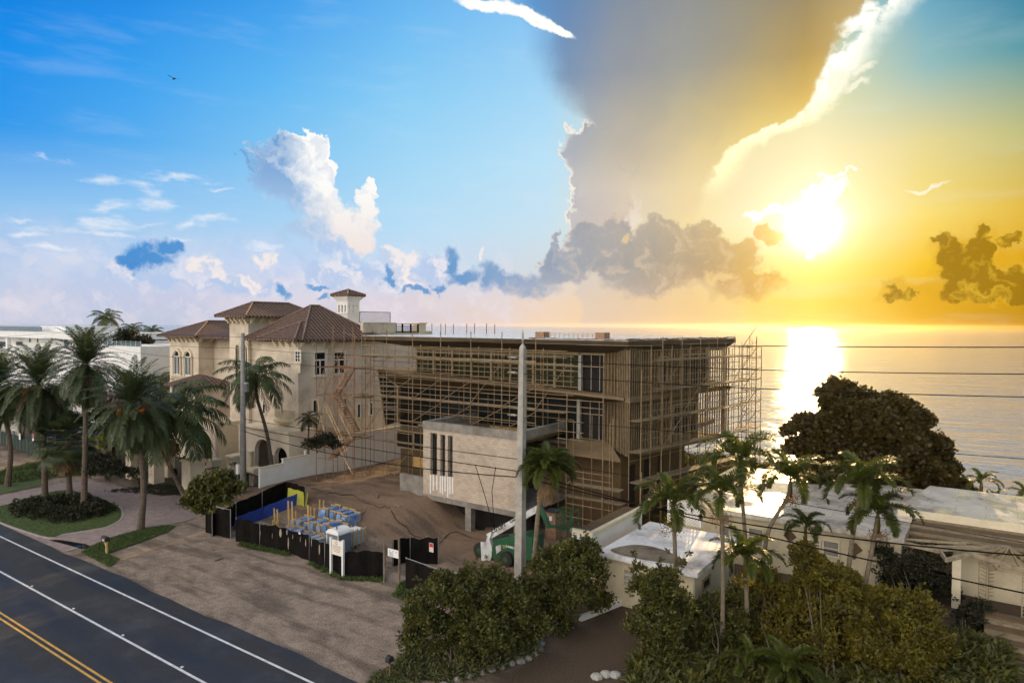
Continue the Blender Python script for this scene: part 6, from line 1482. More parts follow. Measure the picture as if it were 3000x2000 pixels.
shrub('shrub', (2430,2020), [(2365,1655,36,62),(2400,1720,35.5,85),(2470,1740,35,80),(2340,1780,35,80),(2440,1840,34,110),(2520,1800,35,80),(2380,1910,33,100)], 'large sunlit yellow-green shrub filling the garden in front of the cream windows', seed=46, dens=15, leaf=.2, m='leaf_yellow', group=GA, nleaf=13)
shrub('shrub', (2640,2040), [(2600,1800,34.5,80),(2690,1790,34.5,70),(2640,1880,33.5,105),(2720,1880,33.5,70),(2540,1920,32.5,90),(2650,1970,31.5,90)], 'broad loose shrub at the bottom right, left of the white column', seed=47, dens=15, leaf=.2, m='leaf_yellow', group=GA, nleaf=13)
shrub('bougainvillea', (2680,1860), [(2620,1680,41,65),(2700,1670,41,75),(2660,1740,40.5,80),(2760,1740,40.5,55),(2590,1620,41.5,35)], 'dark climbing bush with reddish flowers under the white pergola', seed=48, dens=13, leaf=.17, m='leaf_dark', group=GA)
shrub('shrub', (2850,1900), [(2840,1830,37,50),(2870,1790,37.5,38),(2820,1880,36.5,50),(2900,1860,37,35)], 'small dark shrub at the foot of the white column and trellis', seed=49, dens=13, leaf=.17, m='leaf_dark', group=GA)
shrub('shrub', (625,1505), [(600,1440,48,46),(650,1415,48,42),(680,1440,48,34),(630,1465,48,46),(560,1475,48,32),(590,1500,48,26)], 'rounded sea-grape bush beside the black fence corner, right of the driveway', seed=50, dens=15, leaf=.24, m='leaf', asp=.42, nleaf=11)
shrub('shrub', (945,1335), [(930,1300,58,24),(960,1295,58,26),(905,1305,58,18),(985,1305,58,16)], 'dark bush in the corner between the villa and the white wall', seed=51, dens=10, leaf=.25, m='leaf_dark')
shrub('hedge', (320,1405), [(280,1385,60,26),(310,1378,60,28),(345,1385,60,24),(265,1360,62,22),(300,1350,62,22),(335,1365,61,20)], 'clipped dark hedge behind the driveway, left of the cream piers', seed=52, dens=10, leaf=.2, m='leaf_dark', cat='hedge')
shrub('hedge', (420,1420), [(400,1392,60,22),(372,1385,61,18)], 'short piece of hedge in front of the cream pier', seed=53, dens=10, leaf=.2, m='leaf_dark', cat='hedge')
shrub('croton', (290,1330), [(285,1295,72,18),(298,1305,72,13)], 'bright yellow-green croton bush glowing behind the tallest date palm', seed=54, dens=9, leaf=.3, m='croton')
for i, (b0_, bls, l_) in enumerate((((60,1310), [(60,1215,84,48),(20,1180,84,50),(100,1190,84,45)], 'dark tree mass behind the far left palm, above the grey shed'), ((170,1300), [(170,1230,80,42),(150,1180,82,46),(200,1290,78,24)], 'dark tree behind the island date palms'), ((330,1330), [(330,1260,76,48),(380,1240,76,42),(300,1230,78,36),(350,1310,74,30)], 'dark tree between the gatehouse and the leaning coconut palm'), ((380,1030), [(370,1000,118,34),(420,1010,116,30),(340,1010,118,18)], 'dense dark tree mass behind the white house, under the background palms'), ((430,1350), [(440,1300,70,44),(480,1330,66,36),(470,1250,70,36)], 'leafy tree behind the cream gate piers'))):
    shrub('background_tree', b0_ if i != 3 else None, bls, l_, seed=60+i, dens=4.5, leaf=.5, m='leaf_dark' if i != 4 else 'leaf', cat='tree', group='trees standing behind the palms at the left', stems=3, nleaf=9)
# giant sea-grape tree
shrub('sea_grape_tree', None, [(2560,1290,58,120),(2455,1165,59,62),(2470,1230,58.5,82),(2420,1270,58,70),(2360,1250,58,42),(2400,1330,58,80),(2500,1360,57,110),(2620,1230,59,82),(2680,1235,59.5,52),(2715,1320,59,70),(2640,1380,57,110),(2765,1390,59,55),(2812,1440,59,42),(2335,1320,57.5,38),(2310,1265,57.5,24),(2380,1400,56,60),(2530,1190,60,50),(2845,1475,59,30),(2720,1420,57.5,80),(2530,1430,56,70)], 'huge dark dome-shaped sea-grape tree against the glittering sea', m='leaf_grape', dens=13, leaf=.30, seed=70, cat='tree', stems=9, asp=.5, nleaf=8, shell=.62, thresh=.72, up=.1)
# island planting and undergrowth
isl_c = [bl(x, y, 0, r_) for x, y, r_ in ()]
T_ = empty('low_hedge', gpt(200,1500), 'dark low planting bed around the palm trunks on the lawn island', 'hedge')
bb = []
for x, y, r_ in ((100,1505,1.5),(150,1515,1.5),(200,1520,1.6),(250,1512,1.5),(295,1500,1.2),(80,1490,1.3),(130,1488,1.5),(180,1478,1.4),(230,1478,1.3),(270,1490,1.3)):
    p = gpt(x, y); bb.append((p.x, p.y, .25, r_, r_*.9, .55))
foliage('foliage', bb, 16, .17, 'leaf_dark', T_, 71, nleaf=9)
def ground_cover(name, poly, n, h, m, label, seed, leaf=.3, nleaf=7):
    g = random.Random(seed); xs_ = [p[0] for p in poly]; ys_ = [p[1] for p in poly]; bb = []
    pts = []
    while len(pts) < n:
        x, y = g.uniform(min(xs_), max(xs_)), g.uniform(min(ys_), max(ys_))
        if inpoly(x, y, poly): pts.append((x, y, GH(x, y)))
    gg = np.random.default_rng(seed); P = np.array(pts); D = unit(gg.normal(0, 1, (n, nleaf, 3))*[1, 1, .5]+[0, 0, .9]); L = (h*gg.uniform(.4, 1.3, (n, 1, 1)))*gg.uniform(.7, 1.2, (n, nleaf, 1))
    wv = unit(np.cross(D, gg.normal(0, 1, (n, nleaf, 3))))*L*.07; b_ = P[:, None]+gg.normal(0, .06, (n, nleaf, 3))*[1, 1, 0]; tip = b_+D*L; tip[..., 2] -= L[..., 0]*.25; mid = b_+D*L*.55
    Q = Quads(); Q.add(np.stack([b_, mid+wv, tip, mid-wv], 2).reshape(-1, 4, 3)); o = Q.build(name, m); tag(o, label, 'plants', kind='stuff'); return o
def gp2(l): return [tuple(gpt(x, y))[:2] for x, y in l]
ground_cover('undergrowth', gp2([(1180,1990),(1150,1960),(1220,1900),(1400,1880),(1560,1870),(1570,1915),(1480,1950),(1350,1990)]), 2600, .55, 'grassy', 'dry grass and undergrowth at the foot of the entrance shrub', 81)
ground_cover('undergrowth', gp2([(1850,2080),(1860,1940),(2000,1880),(2300,1860),(2700,1840),(2960,1900),(2960,2000),(2700,2150),(2200,2150)]), 8000, .8, 'leaf', 'undergrowth filling the garden between the shrubs at the bottom right', 82)
ground_cover('undergrowth', gp2([(1080,2010),(1100,1975),(1170,1960),(1200,2010)]), 700, .3, 'grassy', 'weedy grass tuft at the road edge by the small black box', 83)
for i, pl_ in enumerate((((905,1655),(1000,1700),(1110,1705),(1130,1695),(1000,1690),(910,1645)), ((1150,1745),(1185,1700),(1215,1735),(1190,1760)), ((700,1600),(760,1612),(850,1630),(850,1620),(760,1600),(700,1590)))):
    ground_cover('weeds', gp2(pl_), 420, .28, 'lawn', ('weeds along the foot of the black fence below the sign', 'weed patch at the corner of the taut black fence', 'sparse weeds at the foot of the torn black fence')[i], 84+i)
ground_cover('undergrowth', gp2([(-60,1440),(0,1380),(140,1345),(270,1320),(360,1380),(120,1405),(-60,1430)]), 2600, .45, 'lawn', 'grass and low plants behind the driveway at the left', 88)
ground_cover('undergrowth', gp2([(300,1440),(430,1425),(640,1410),(700,1400),(560,1455),(470,1450)]), 900, .3, 'leaf_dark', 'dark planting strip at the foot of the cream piers', 89)
ground_cover('scrub', [(-24,46.5),(-18,46.5),(-16,63),(-17,74),(-26,76),(-24,64.5)], 1500, .9, 'leaf', 'sunlit scrub behind the low roofs beside the scaffold foot', 90)
ground_cover('scrub', [(-60,74),(8,63),(14,70),(10,80),(-60,86)], 3500, 1.1, 'leaf', 'dune scrub along the top of the beach', 91)
# fallen leaves and branches on the wet roof
# ================================================================ props
def text(par, s, loc, size, m, rot=(math.pi/2, 0, 0), ext=.004, name='lettering', align='CENTER', bold=0, shear=0):
    c = bpy.data.curves.new(name, 'FONT'); c.body = s; c.size = size; c.extrude = ext; c.align_x = align; c.align_y = 'CENTER'; c.offset = bold; c.shear = shear; c.resolution_u = 2
    o = bpy.data.objects.new(name, c); COL.objects.link(o); o.location = loc; o.rotation_euler = rot
    dg = bpy.context.evaluated_depsgraph_get(); me = bpy.data.meshes.new_from_object(o.evaluated_get(dg)); mw = o.matrix_basis.copy(); bpy.data.objects.remove(o)
    me.transform(mw); me.name = name; o = bpy.data.objects.new(name, me); COL.objects.link(o); me.materials.clear(); me.materials.append(MATS[m])
    if par is not None: sub(o, par)
    return o
mat('green_paint', (.02,.11,.05), (.012,.07,.032), .4, 2, stain=(.05,.04,.025), sscale=.8)
mat('machine_white', (.62,.64,.64), (.5,.52,.52), .45, 2, stain=(.25,.2,.14), sscale=1.0)
mat('rubber', (.02,.018,.016), (.03,.026,.022), .9, 4)
mat('text_black', (.02,.02,.022), None, .7); mat('text_grey', (.35,.33,.32), None, .8); mat('text_blue', (.05,.12,.3), None, .7); mat('red_paint', (.55,.04,.03), None, .6); mat('toilet_grey', (.16,.18,.21), (.13,.15,.17), .6, 2)
mat('wrap_blue', (.05,.16,.45), (.22,.36,.56), .35, 3, stain=(.5,.6,.72), sscale=1.4); mat('wrap_clear', (.42,.45,.48), (.3,.33,.37), .35, 4); mat('sign_cream', (.72,.66,.58), (.66,.6,.53), .7, 2)
# estate sign on two posts
y = 29.75; x0, x1 = PY(970,1640,y).x, PY(1005,1640,y).x; zt, zb = PY(987,1582,y).z, PY(987,1625,y).z
Sg = empty('estate_sign', ((x0+x1)/2, y, 0), 'cream real-estate style board on two white posts in front of the torn black fence', 'sign')
for x in (x0, x1): MB().box(x-.07, x+.07, y-.07, y+.07, -.1, zt+.12).build('post', MATS['white_paint'], Sg)
bd = MB().box(x0+.072, x1-.072, y-.03, y+.03, zb, zt).build('board', MATS['sign_cream'], Sg); cx = (x0+x1)/2; H_ = zt-zb
text(bd, 'OCEAN BLUE', (cx, y-.034, zt-H_*.42), .215, 'text_grey')
mb = MB()
for i in range(14):
    a0, a1 = .6+i*.38, .6+(i+1)*.38; r_ = .085; mb.bar((cx+r_*math.cos(a0), y-.035, zt-H_*.18+r_*math.sin(a0)), (cx+r_*math.cos(a1), y-.035, zt-H_*.18+r_*math.sin(a1)), .03, .01, up=(0,1,0))
sub(mb.build('emblem', MATS['text_blue'], None), bd)
mb = MB()
for z, w in ((.56, .8), (.66, .7), (.76, .55)):
    t = -w/2
    while t < w/2: l_ = rng.uniform(.04, .13); mb.box(cx+t, cx+min(t+l_, w/2), y-.034, y-.0305, zt-H_*z-.018, zt-H_*z+.018); t += l_+.035
sub(mb.build('fine_print', MATS['frame_tan'], None), bd)
# portable toilet
tx, ty = -36.75, 31.7
To = empty('portable_toilet', (tx, ty, GH(tx, ty)), 'grey portable toilet with domed white roof and vent pipe behind the black fence', 'toilet')
w = .58; z0 = GH(tx, ty)-.02
MB().box(tx-w, tx+w, ty-w, ty+w, z0, z0+2.05).build('cabin', MATS['toilet_grey'], To)
mb = MB(); mb.box(tx-w-.06, tx+w+.06, ty-w-.06, ty+w+.06, z0+2.05, z0+2.17)
n = 10; P_ = [(-w*math.cos(math.pi*i/n), .24*math.sin(math.pi*i/n)) for i in range(n+1)]
for i in range(n):
    (a, h0), (b_, h1) = P_[i], P_[i+1]; mb.quad((tx+a, ty-w, z0+2.17+h0), (tx+b_, ty-w, z0+2.17+h1), (tx+b_, ty+w, z0+2.17+h1), (tx+a, ty+w, z0+2.17+h0))
for s_ in (-1, 1): mb.quad(*[(tx+a*(1), ty+s_*w, z0+2.17+h) for a, h in (P_ if s_ < 0 else P_[::-1])])
mb.build('roof', MATS['white_paint'], To); MB().tube([(tx+.2, ty-.4, z0+2.2), (tx+.2, ty-.4, z0+2.6)], .05, 8).build('vent_pipe', MATS['toilet_grey'], To)
d_ = MB().box(tx-w+.08, tx+w-.08, ty-w-.03, ty-w-.002, z0+.1, z0+1.95).build('door', MATS['toilet_grey'], To); sub(MB().box(tx+w-.2, tx+w-.14, ty-w-.07, ty-w-.03, z0+1, z0+1.15).build('handle', MATS['galv'], None), d_)
for s_ in (-1, 1): MB().box(tx+s_*w-.03, tx+s_*w+.03, ty-w-.035, ty-w+.03, z0, z0+2.04).build('corner_trim', MATS['white_paint'], To)
# board on rough timber posts with three little logos
y = 31.0; Sb = empty('notice_board', (PY(1150,1640,y).x, y, 0), 'white notice board tied between two rough timber posts by the gap in the black fence', 'sign')
xa, xb = PY(1126,1640,y).x, PY(1169,1640,y).x
for x, zt in ((xa, PY(1126,1592,y).z), (xb, PY(1169,1576,y).z)): MB().tube([(x, y, -.1), (x+.03, y, zt*.5), (x-.02, y, zt)], .07, 7).build('post', MATS['trunk_pale'], Sb)
MB().tube([(xa+.25, y-.3, 0), (xa+.08, y, .9)], .05, 6).build('prop', MATS['trunk_pale'], Sb)
b0, b1 = PY(1137,1622,y-.1).x, PY(1168,1622,y-.1).x; zt, zb = PY(1152,1608,y-.1).z, PY(1152,1631,y-.1).z
bd = MB().box(b0, b1, y-.13, y-.09, zb, zt).build('board', MATS['white_paint'], Sb)
mb = MB()
for t in (.2, .5, .8): x = b0+(b1-b0)*t; mb.box(x-.03, x+.03, y-.134, y-.1305, zt-.16, zt-.11)
sub(mb.build('logo', MATS['text_black'], None), bd); mb = MB()
for k in range(4): mb.box(b0+.12, b0+.45+.05*(k % 2), y-.134, y-.1305, zt-.24-k*.07, zt-.215-k*.07)
sub(mb.build('fine_print', MATS['text_blue'], None), bd)
# notices on the fences
def notice(px, py, y, w, h, m, label, stripe=None):
    c = PY(px, py, y); N_ = empty('notice', (c.x, y, c.z), label, 'notice'); MB().box(c.x-w/2, c.x+w/2, y-.02, y, c.z-h/2, c.z+h/2).build('sheet', MATS[m], N_)
    if stripe: MB().box(c.x-w/2+.03, c.x+w/2-.03, y-.025, y-.0205, c.z+h*.05, c.z+h/2-.03).build('print', MATS[stripe], N_)
notice(878, 1560, 30.1, .2, .2, 'white_paint', 'small red and white warning notice on the torn black fence', 'red_paint')
p = gpt(1264,1650); notice(1264, 1603, p.y-.25, .38, .62, 'sign_cream', 'torn cream paper notice with red marks on the ragged black fence', 'red_paint')
p = gpt(58,1318); notice(58, 1278, p.y-.3, .5, .8, 'white_paint', 'white notice on the dark green fence at the left edge')
p = gpt(97,1330); notice(97, 1282, p.y-.3, .5, .9, 'white_paint', 'red-topped notice on the dark green fence near its gate', 'red_paint')
# mailboxes
def mailbox(px, py, zt, label, wood=True, num=None):
    b_ = gpt(px, py); Mx = empty('mailbox', b_, label, 'mailbox'); x, y = b_.x, b_.y
    if wood: MB().box(x-.06, x+.06, y-.06, y+.06, -.1, zt).build('post', MATS['lumber'], Mx); MB().bar((x-.45, y, zt-.05), (x+.1, y, zt-.05), .1).bar((x-.3, y, zt-.1), (x, y, zt-.42), .07).build('arm', MATS['lumber'], Mx)
    else: MB().tube([(x, y, -.1), (x, y, zt)], .03, 6).build('post', MATS['steel_rust'], Mx)
    W2, D2, H2 = (.62, .17, .22) if wood else (.24, .16, .17); cx_ = x-.2 if wood else x; mb = MB(); n = 8
    prof = [(-D2, 0)]+[(-D2*math.cos(math.pi*i/n), H2+D2*.7*math.sin(math.pi*i/n)) for i in range(n+1)]+[(D2, 0)]
    L_ = [(cx_-W2/2*1.0, y+a, zt+h) for a, h in prof]; Rr = [(cx_+W2/2, y+a, zt+h) for a, h in prof]
    for i in range(len(prof)-1): mb.quad(L_[i], Rr[i], Rr[i+1], L_[i+1])
    mb.quad(*L_).quad(*Rr[::-1]).quad(L_[0], L_[-1], Rr[-1], Rr[0]); bx_o = mb.build('box', MATS['text_black'], Mx)
    if num: text(bx_o, num, (cx_+.04, y-D2-.004, zt+.11), .2, 'white_paint', bold=.006)
    MB().box(cx_+.1, cx_+.13, y-D2-.02, y-D2-.005, zt+.15, zt+.30).build('flag', MATS['red_paint'], Mx) if wood else None
    return Mx
mailbox(313, 1624, .95, 'black mailbox with white house number on a timber post in the grass strip', True, '1205')
mailbox(1141, 1990, .85, 'small plain black box on a thin stake at the gravel edge by the big shrub', False)
# pallets of wrapped tile slabs
GP = 'blue-wrapped slab crates standing in the fenced yard'
mb_names = ['blue-wrapped slab crate', 'grey-wrapped slab crate']
pos = []
for r_, (y, x0, n_) in enumerate(((32.1, -43.6, 7), (34.1, -43.9, 7), (36.0, -43.2, 5))):
    for i in range(n_): pos.append((r_, i, x0+i*.72+rng.uniform(-.06, .06), y+rng.uniform(-.1, .1), n_))
rown = ['row nearest the torn fence', 'middle row', 'row nearest the white wall']; ordn = ['first', 'second', 'third', 'fourth', 'fifth', 'sixth', 'seventh']
for r_, i, x, y, n_ in pos:
    z0 = GH(x, y); h = rng.uniform(.72, .98); lean_ = rng.uniform(-.06, .06); blue = not (i >= 5 and r_ == 0) and not (r_ == 1 and i in (4,))
    C_ = empty('slab_crate', (x, y, z0), f"{'blue' if blue else 'grey'}-wrapped slab crate, {ordn[i]} from the left in the {rown[r_]}", 'crate', GP)
    MB().obox((x+lean_*.5, y, z0+.12+h/2), (.22, 0, 0), (0, .82, 0), (lean_, 0, h/2)).build('wrapped_slabs', MATS['wrap_blue' if blue else 'wrap_clear'], C_)
    for s_ in (-1, 1):
        tall = (i == 0 and s_ < 0) or (r_ == 1 and i == 1 and s_ > 0)
        t_ = MB(); t_.box(x-.27, x-.19, y+s_*.62-.05, y+s_*.62+.05, z0, z0+h+(.9 if tall else .25)); t_.box(x+.19, x+.27, y+s_*.62-.05, y+s_*.62+.05, z0, z0+h+(.9 if tall else .22)); t_.box(x-.34, x+.34, y+s_*.62-.045, y+s_*.62+.045, z0+h+.16, z0+h+.24); t_.box(x-.34, x+.34, y+s_*.62-.05, y+s_*.62+.05, z0, z0+.1)
        t_.build('timber_end', MATS['lumber'], C_)
x, y = -37.9, 33.9; z0 = GH(x, y); Cr = empty('timber_crate', (x, y, z0), 'slatted orange timber crate with a white load at the right end of the pallets', 'crate')
MB().box(x-.5, x+.5, y-.8, y+.8, z0+.12, z0+1.15).build('load', MATS['wrap_clear'], Cr); MB().box(x-.4, x+.45, y-.7, y-.1, z0+1.151, z0+1.18).box(x-.4, x+.45, y+.1, y+.7, z0+1.151, z0+1.18).build('cover', MATS['white_paint'], Cr)
for k in range(5): yy = y-.8+k*.4; MB().box(x-.56, x-.5, yy-.04, yy+.04, z0, z0+1.3).build('slat', MATS['lumber'], Cr); MB().box(x+.5, x+.56, yy-.04, yy+.04, z0, z0+1.3).build('slat', MATS['lumber'], Cr)
for k in range(4): xx = x-.42+k*.28; MB().box(xx-.04, xx+.04, y-.86, y-.8, z0, z0+1.3).build('slat', MATS['lumber'], Cr)
MB().box(x-.58, x+.58, y-.88, y-.86, z0+1.2, z0+1.3).box(x-.58, x+.58, y-.88, y-.86, z0+.05, z0+.15).build('rail', MATS['lumber'], Cr)
for px, py in ((803,1500),(812,1503),(844,1478),(855,1480),(902,1490)):
    b_ = PY(px, py+60, 32.2); tp = PY(px, py-12, 32.6); o = MB().bar((b_.x, 32.3, GH(b_.x, 32.3)), tp, .11).build('timber_post', MATS['lumber']); tag(o, {803:'leftmost upright timber among the blue crates', 812:'second upright timber from the left among the blue crates', 844:'left one of the middle pair of upright timbers over the crates', 855:'right one of the middle pair of upright timbers over the crates', 902:'lone thin upright timber at the right of the crates'}[px], 'timber', 'upright timbers among the crates')
# boom lift
lx, ly = -27.9, 38.4
BL = empty('boom_lift', (lx, ly, 0), 'green and white boom lift, its white boom slanting up behind the concrete pole', 'machine')
A0 = PY(1412, 1588, ly); A1 = PY(1428, 1570, ly); A2 = PY(1572, 1488, ly)
def slab(par, name, pts_px, y0, y1, m):
    P = [PY(px, py, y0) for px, py in pts_px]; n = len(P); mb = MB(); f = [(p.x, y0, p.z) for p in P]; k_ = [(p.x, y1, p.z) for p in P]
    a = sum(f[i][0]*f[(i+1) % n][2]-f[(i+1) % n][0]*f[i][2] for i in range(n))
    if a < 0: f, k_ = f[::-1], k_[::-1]
    mb.quad(*f).quad(*k_[::-1])
    for i in range(n): j = (i+1) % n; mb.quad(f[j], f[i], k_[i], k_[j])
    return mb.build(name, MATS[m], par)
slab(BL, 'counterweight', [(1423,1588),(1428,1570),(1440,1562),(1434,1580),(1441,1605),(1440,1630),(1430,1655),(1422,1655)], ly-.5, ly-.15, 'machine_white')
slab(BL, 'tail_plate', [(1408,1586),(1423,1588),(1424,1655),(1410,1652)], ly-.53, ly-.48, 'machine_white')
bo = slab(BL, 'boom', [(1424,1564),(1572,1480),(1573,1500),(1434,1580)], ly-.35, ly+.15, 'machine_white')
q0, q1 = PY(1440, 1556, ly-.36), PY(1475, 1537, ly-.36); ang = math.atan2(q1.z-q0.z, q1.x-q0.x)
text(bo, 'JLG LIFT', ((q0.x+q1.x)/2+.05, ly-.36, (q0.z+q1.z)/2), .42, 'text_black', rot=(math.pi/2, -ang, 0), bold=.012, shear=.2)
q0, q1 = PY(1493, 1528, ly-.36), PY(1513, 1517, ly-.36); text(bo, 'SUNBELT', ((q0.x+q1.x)/2+.1, ly-.36, (q0.z+q1.z)/2), .2, 'text_black', rot=(math.pi/2, -ang, 0), bold=.006, shear=.2)
ch = slab(BL, 'chassis', [(1440,1625),(1446,1580),(1490,1572),(1530,1566),(1560,1575),(1560,1640),(1450,1645)], ly-.5, ly+.9, 'green_paint')
slab(BL, 'engine_cover', [(1452,1600),(1467,1595),(1467,1612),(1454,1622)], ly-.56, ly-.5, 'machine_white')
q = PY(1490, 1601, ly-.52); text(ch, 'SUNBELT', (q.x+.15, ly-.52, q.z), .2, 'white_paint', bold=.004)
mb = MB()
for i in range(10): a0, a1 = i*.628, (i+1)*.628; r_ = .09; c = PY(1476, 1600, ly-.53); mb.bar((c.x+r_*math.cos(a0), ly-.53, c.z+r_*math.sin(a0)), (c.x+r_*math.cos(a1), ly-.53, c.z+r_*math.sin(a1)), .035, .01, up=(0,1,0))
sub(mb.build('emblem', MATS['road_yellow'], None), ch)
for px, yy in ((1412, ly-.2), (1412, ly+1.6), (1500, ly-.6), (1500, ly+1.6)):
    c = PY(px, 1636, ly); r_ = .48; mb = MB(); n = 18
    x_ = c.x; mb.tube([(x_, yy-.18, r_), (x_, yy-.12, r_), (x_, yy+.12, r_), (x_, yy+.18, r_)], [r_*.9, r_, r_, r_*.9], n)
    for i in range(n): a = 2*math.pi*i/n; mb.obox((x_+r_*math.cos(a), yy, r_+r_*math.sin(a)), (.035*math.cos(a), 0, .035*math.sin(a)), (0, .17, 0), (-.04*math.sin(a), 0, .04*math.cos(a)))
    wl = mb.build('wheel', MATS['rubber'], BL); sub(MB().tube([(x_, yy-.2, r_), (x_, yy-.16, r_)], .2, 12).build('rim', MATS['green_paint'], None), wl)
slab(BL, 'axle', [(1405,1632),(1505,1632),(1505,1640),(1405,1640)], ly+.2, ly+1.0, 'green_paint')
slab(BL, 'jib', [(1572,1478),(1582,1474),(1612,1545),(1602,1549)], ly-.2, ly, 'green_paint')
mb = MB(); bx0, bx1 = PY(1640,1500,ly).x, PY(1686,1500,ly).x; zt, zb = PY(1660,1492,ly).z, PY(1660,1545,ly).z
for z in (zb, (zt+zb)/2, zt):
    for y0, y1, xx0, xx1 in ((ly-.5, ly-.5, bx0, bx1), (ly+.4, ly+.4, bx0, bx1), (ly-.5, ly+.4, bx0, bx0), (ly-.5, ly+.4, bx1, bx1)): mb.bar((xx0, y0, z), (xx1, y1, z), .05)
for xx in (bx0, (bx0+bx1)/2, bx1):
    for yy in (ly-.5, ly+.4): mb.bar((xx, yy, zb), (xx, yy, zt), .05)
mb.box(bx0, bx1, ly-.5, ly+.4, zb-.05, zb); mb.build('basket', MATS['green_paint'], BL)
slab(BL, 'jib_link', [(1602,1545),(1612,1538),(1644,1542),(1644,1549)], ly-.15, ly+.05, 'green_paint')
hs = MB()
for k in range(5): P = [PY(1444+k*2, 1584-k*3, ly-.4), PY(1465, 1580-k*3, ly-.45), PY(1490, 1570-k*2, ly-.4)]; hs.tube(P, .03, 5)
hs.build('hose', MATS['rubber'], BL)
# rubbish barrel by the lift and loose site debris
c = PY(1622, 1545, 41.0); Bn = empty('waste_bin', (c.x, 41.0, 0), 'dark brown wheeled bin with a white sticker standing beside the lift basket', 'bin')
zt = PY(1622,1497,41).z; zb = max(0., zt-1.9); MB().obox((c.x, 41, (zb+zt)/2), (.42, 0, 0), (0, .4, 0), (0, 0, (zt-zb)/2)).build('body', MATS['steel_rust'], Bn); MB().box(c.x-.48, c.x+.48, 40.54, 41.45, zt+.002, zt+.1).build('lid', MATS['text_black'], Bn); MB().box(c.x-.1, c.x+.12, 40.55, 40.598, zt-.55, zt-.25).build('sticker', MATS['white_paint'], Bn)
g_ = random.Random(5); GD = 'loose boards and stones on the bare lot'
for i, (px, py) in enumerate(((1105,1455),(1165,1475),(1255,1500),(1000,1440),(1060,1500),(900,1600),(612,1612),(640,1640),(1300,1560),(1180,1600))):
    b_ = gpt(px, py); L = g_.uniform(.15, .5); a = g_.uniform(0, 3); o = MB().obox((b_.x, b_.y, b_.z+.05), (L*math.cos(a), L*math.sin(a), .02), (-.07*math.sin(a), .07*math.cos(a), 0), (0, 0, .05)).build('debris_board', MATS['board'])
    tag(o, ('weathered board on the upper dirt slope below the scaffold','short board below the garden wall','board lying on the ramp of dirt by the undercroft','board near the stair scaffold foot','board in the middle of the fenced yard','offcut beside the crates','dark offcut on the gravel by the fence corner','lone offcut on the open gravel verge','offcut on the track beside the boom lift','offcut between the ragged fence and the dirt ramp')[i], 'board', GD)
for i, (p, q) in enumerate((((885,1425),(1000,1450)), ((1000,1450),(1130,1475)), ((1130,1478),(1210,1500)), ((1210,1500),(1380,1575)))):
    pts = [gpt(p[0]+(q[0]-p[0])*t, p[1]+(q[1]-p[1])*t)+Vector((0, 0, .05)) for t in np.linspace(0, 1, 9)]; o = MB().tube([p_-Vector((0,0,.03)) for p_ in pts], .035, 5).build('silt_sock', MATS['rubber']); tag(o, ('upper length of black pipe across the dirt from the tarpaulin','second length of black pipe across the dirt slope','short length of black pipe at the top of the ramp','lower length of black pipe running down to the undercroft column')[i], 'pipe', 'black pipe lengths laid across the dirt')
# garden edging stones and low walls
GS = 'pale stones edging the garden bed'
path = [(1300,2010),(1340,1992),(1375,1980),(1410,1972),(1440,1962),(1470,1955),(1500,1945),(1525,1938),(1548,1930),(1566,1918),(1578,1903),(1583,1886)]
for i, (px, py) in enumerate(path):
    b_ = gpt(px, py); r_ = g_.uniform(.17, .27); mb = MB(); mb.lathe((b_.x, b_.y, b_.z-.05), [(r_*.8,0),(r_*1.1,.08),(r_,.17),(r_*.5,.23)], 7); o = mb.build('edging_stone', MATS['concrete'], None, False); tag(o, 'pale edging stone under the entrance shrub, '+('nearest the bottom edge of the picture','second from the road','third from the road','fourth from the road','fifth from the road','sixth, just before the bend','sixth from the upper end','fifth from the upper end','fourth from the upper end','third from the upper end','last but one at the upper end','at the upper end beside the bare track')[i], 'stone', GS)
for i, (px, py) in enumerate(((1748,1985),(1775,1978),(1803,1980))):
    b_ = gpt(px, py); mb = MB(); mb.lathe((b_.x, b_.y, b_.z-.05), [(.25,0),(.3,.1),(.26,.2),(.1,.26)], 7); o = mb.build('edging_stone', MATS['concrete_pale']); tag(o, ('left','middle','right')[i]+' one of the three pale stones on the bare track at the bottom', 'stone', 'three pale stones on the track')
def lowwall(p, q, h, w, label):
    p, q = gpt(*p), gpt(*q); d = (q-p); mid = (p+q)/2; o = MB().bar(Vector((p.x, p.y, h/2-.05)), Vector((q.x, q.y, h/2-.05)), w, h+.1).build('garden_wall', MATS['white_paint']); tag(o, label, 'wall')
lowwall((1602,1855),(1664,1828), .62, .22, 'white painted end of the low garden wall under the shrub'); lowwall((1700,1818),(1868,1752), .3, .2, 'low pale kerb wall running up to the small garage')
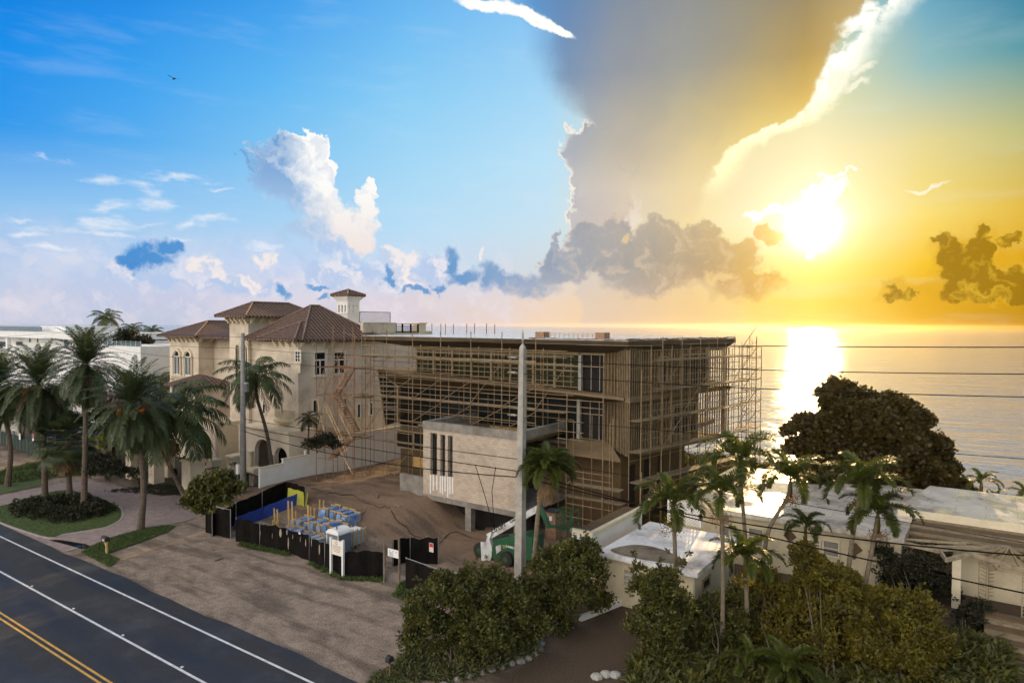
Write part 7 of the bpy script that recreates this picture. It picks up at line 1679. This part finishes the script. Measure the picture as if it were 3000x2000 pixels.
# puddles
pm = mat('puddle', (.02,.02,.022), (.02,.02,.02), .03, 1)
for i, (poly, z) in enumerate((([(142,1581),(178,1590),(208,1598),(238,1607),(262,1603),(268,1600),(250,1592),(236,1590),(200,1584),(170,1580)], .036),)):
    P = [tuple(PZ(x, y, z))[:2] for x, y in poly]; o = MB().quad(*[(x, y, z) for x, y in (P if i == 0 else P)]).build('puddle', pm); tag(o, kind='structure')
    me = o.data
    if me.polygons[0].normal.z < 0: me.flip_normals()
P = [tuple(PZ(x, y, 3.056))[:2] for x, y in ((1790,1608),(1850,1595),(1910,1600),(1970,1620),(2010,1645),(2000,1652),(1950,1648),(1870,1636),(1810,1622))]
P = smoothpoly(P, 5); o = MB().quad(*[(x, y, 3.056) for x, y in P]).build('roof_puddle', mat('roof_puddle', (.30,.26,.21), (.14,.11,.08), .10, .8))
if o.data.polygons[0].normal.z < 0: o.data.flip_normals()
sub(o, O)
# distant bird
c = PD(510, 232, 90); Bd = MB().tube([c+Vector((-.35, 0, 0)), c+Vector((-.1, 0, .06)), c+Vector((.2, 0, .02)), c+Vector((.4, 0, 0))], [.03, .12, .1, .02], 6).quad(c+Vector((0, -.1, .05)), c+Vector((.15, -.1, .05)), c+Vector((.1, -.9, .28)), c+Vector((-.05, -.85, .28))).quad(c+Vector((0, .1, .05)), c+Vector((.15, .1, .05)), c+Vector((.1, .9, .28)), c+Vector((-.05, .85, .28))).build('bird', MATS['text_black']); tag(Bd, 'tiny dark bird gliding high in the blue sky at the left', 'bird')

# ================================================================ humid sea air
hz = MB().box(-5800, 6700, -150, 5800, -9, 23.5).build('haze', None); hm = bpy.data.materials.new('haze'); hm.use_nodes = True; hz.data.materials.append(hm)
nt = hm.node_tree; nt.nodes.remove(nt.nodes['Principled BSDF']); pv = nt.nodes.new('ShaderNodeVolumePrincipled'); nt.links.new(pv.outputs[0], nt.nodes['Material Output'].inputs['Volume'])
pv.inputs['Density'].default_value = .000014; pv.inputs['Color'].default_value = (.98, .86, .66, 1); pv.inputs['Anisotropy'].default_value = .86
tag(hz, kind='stuff')
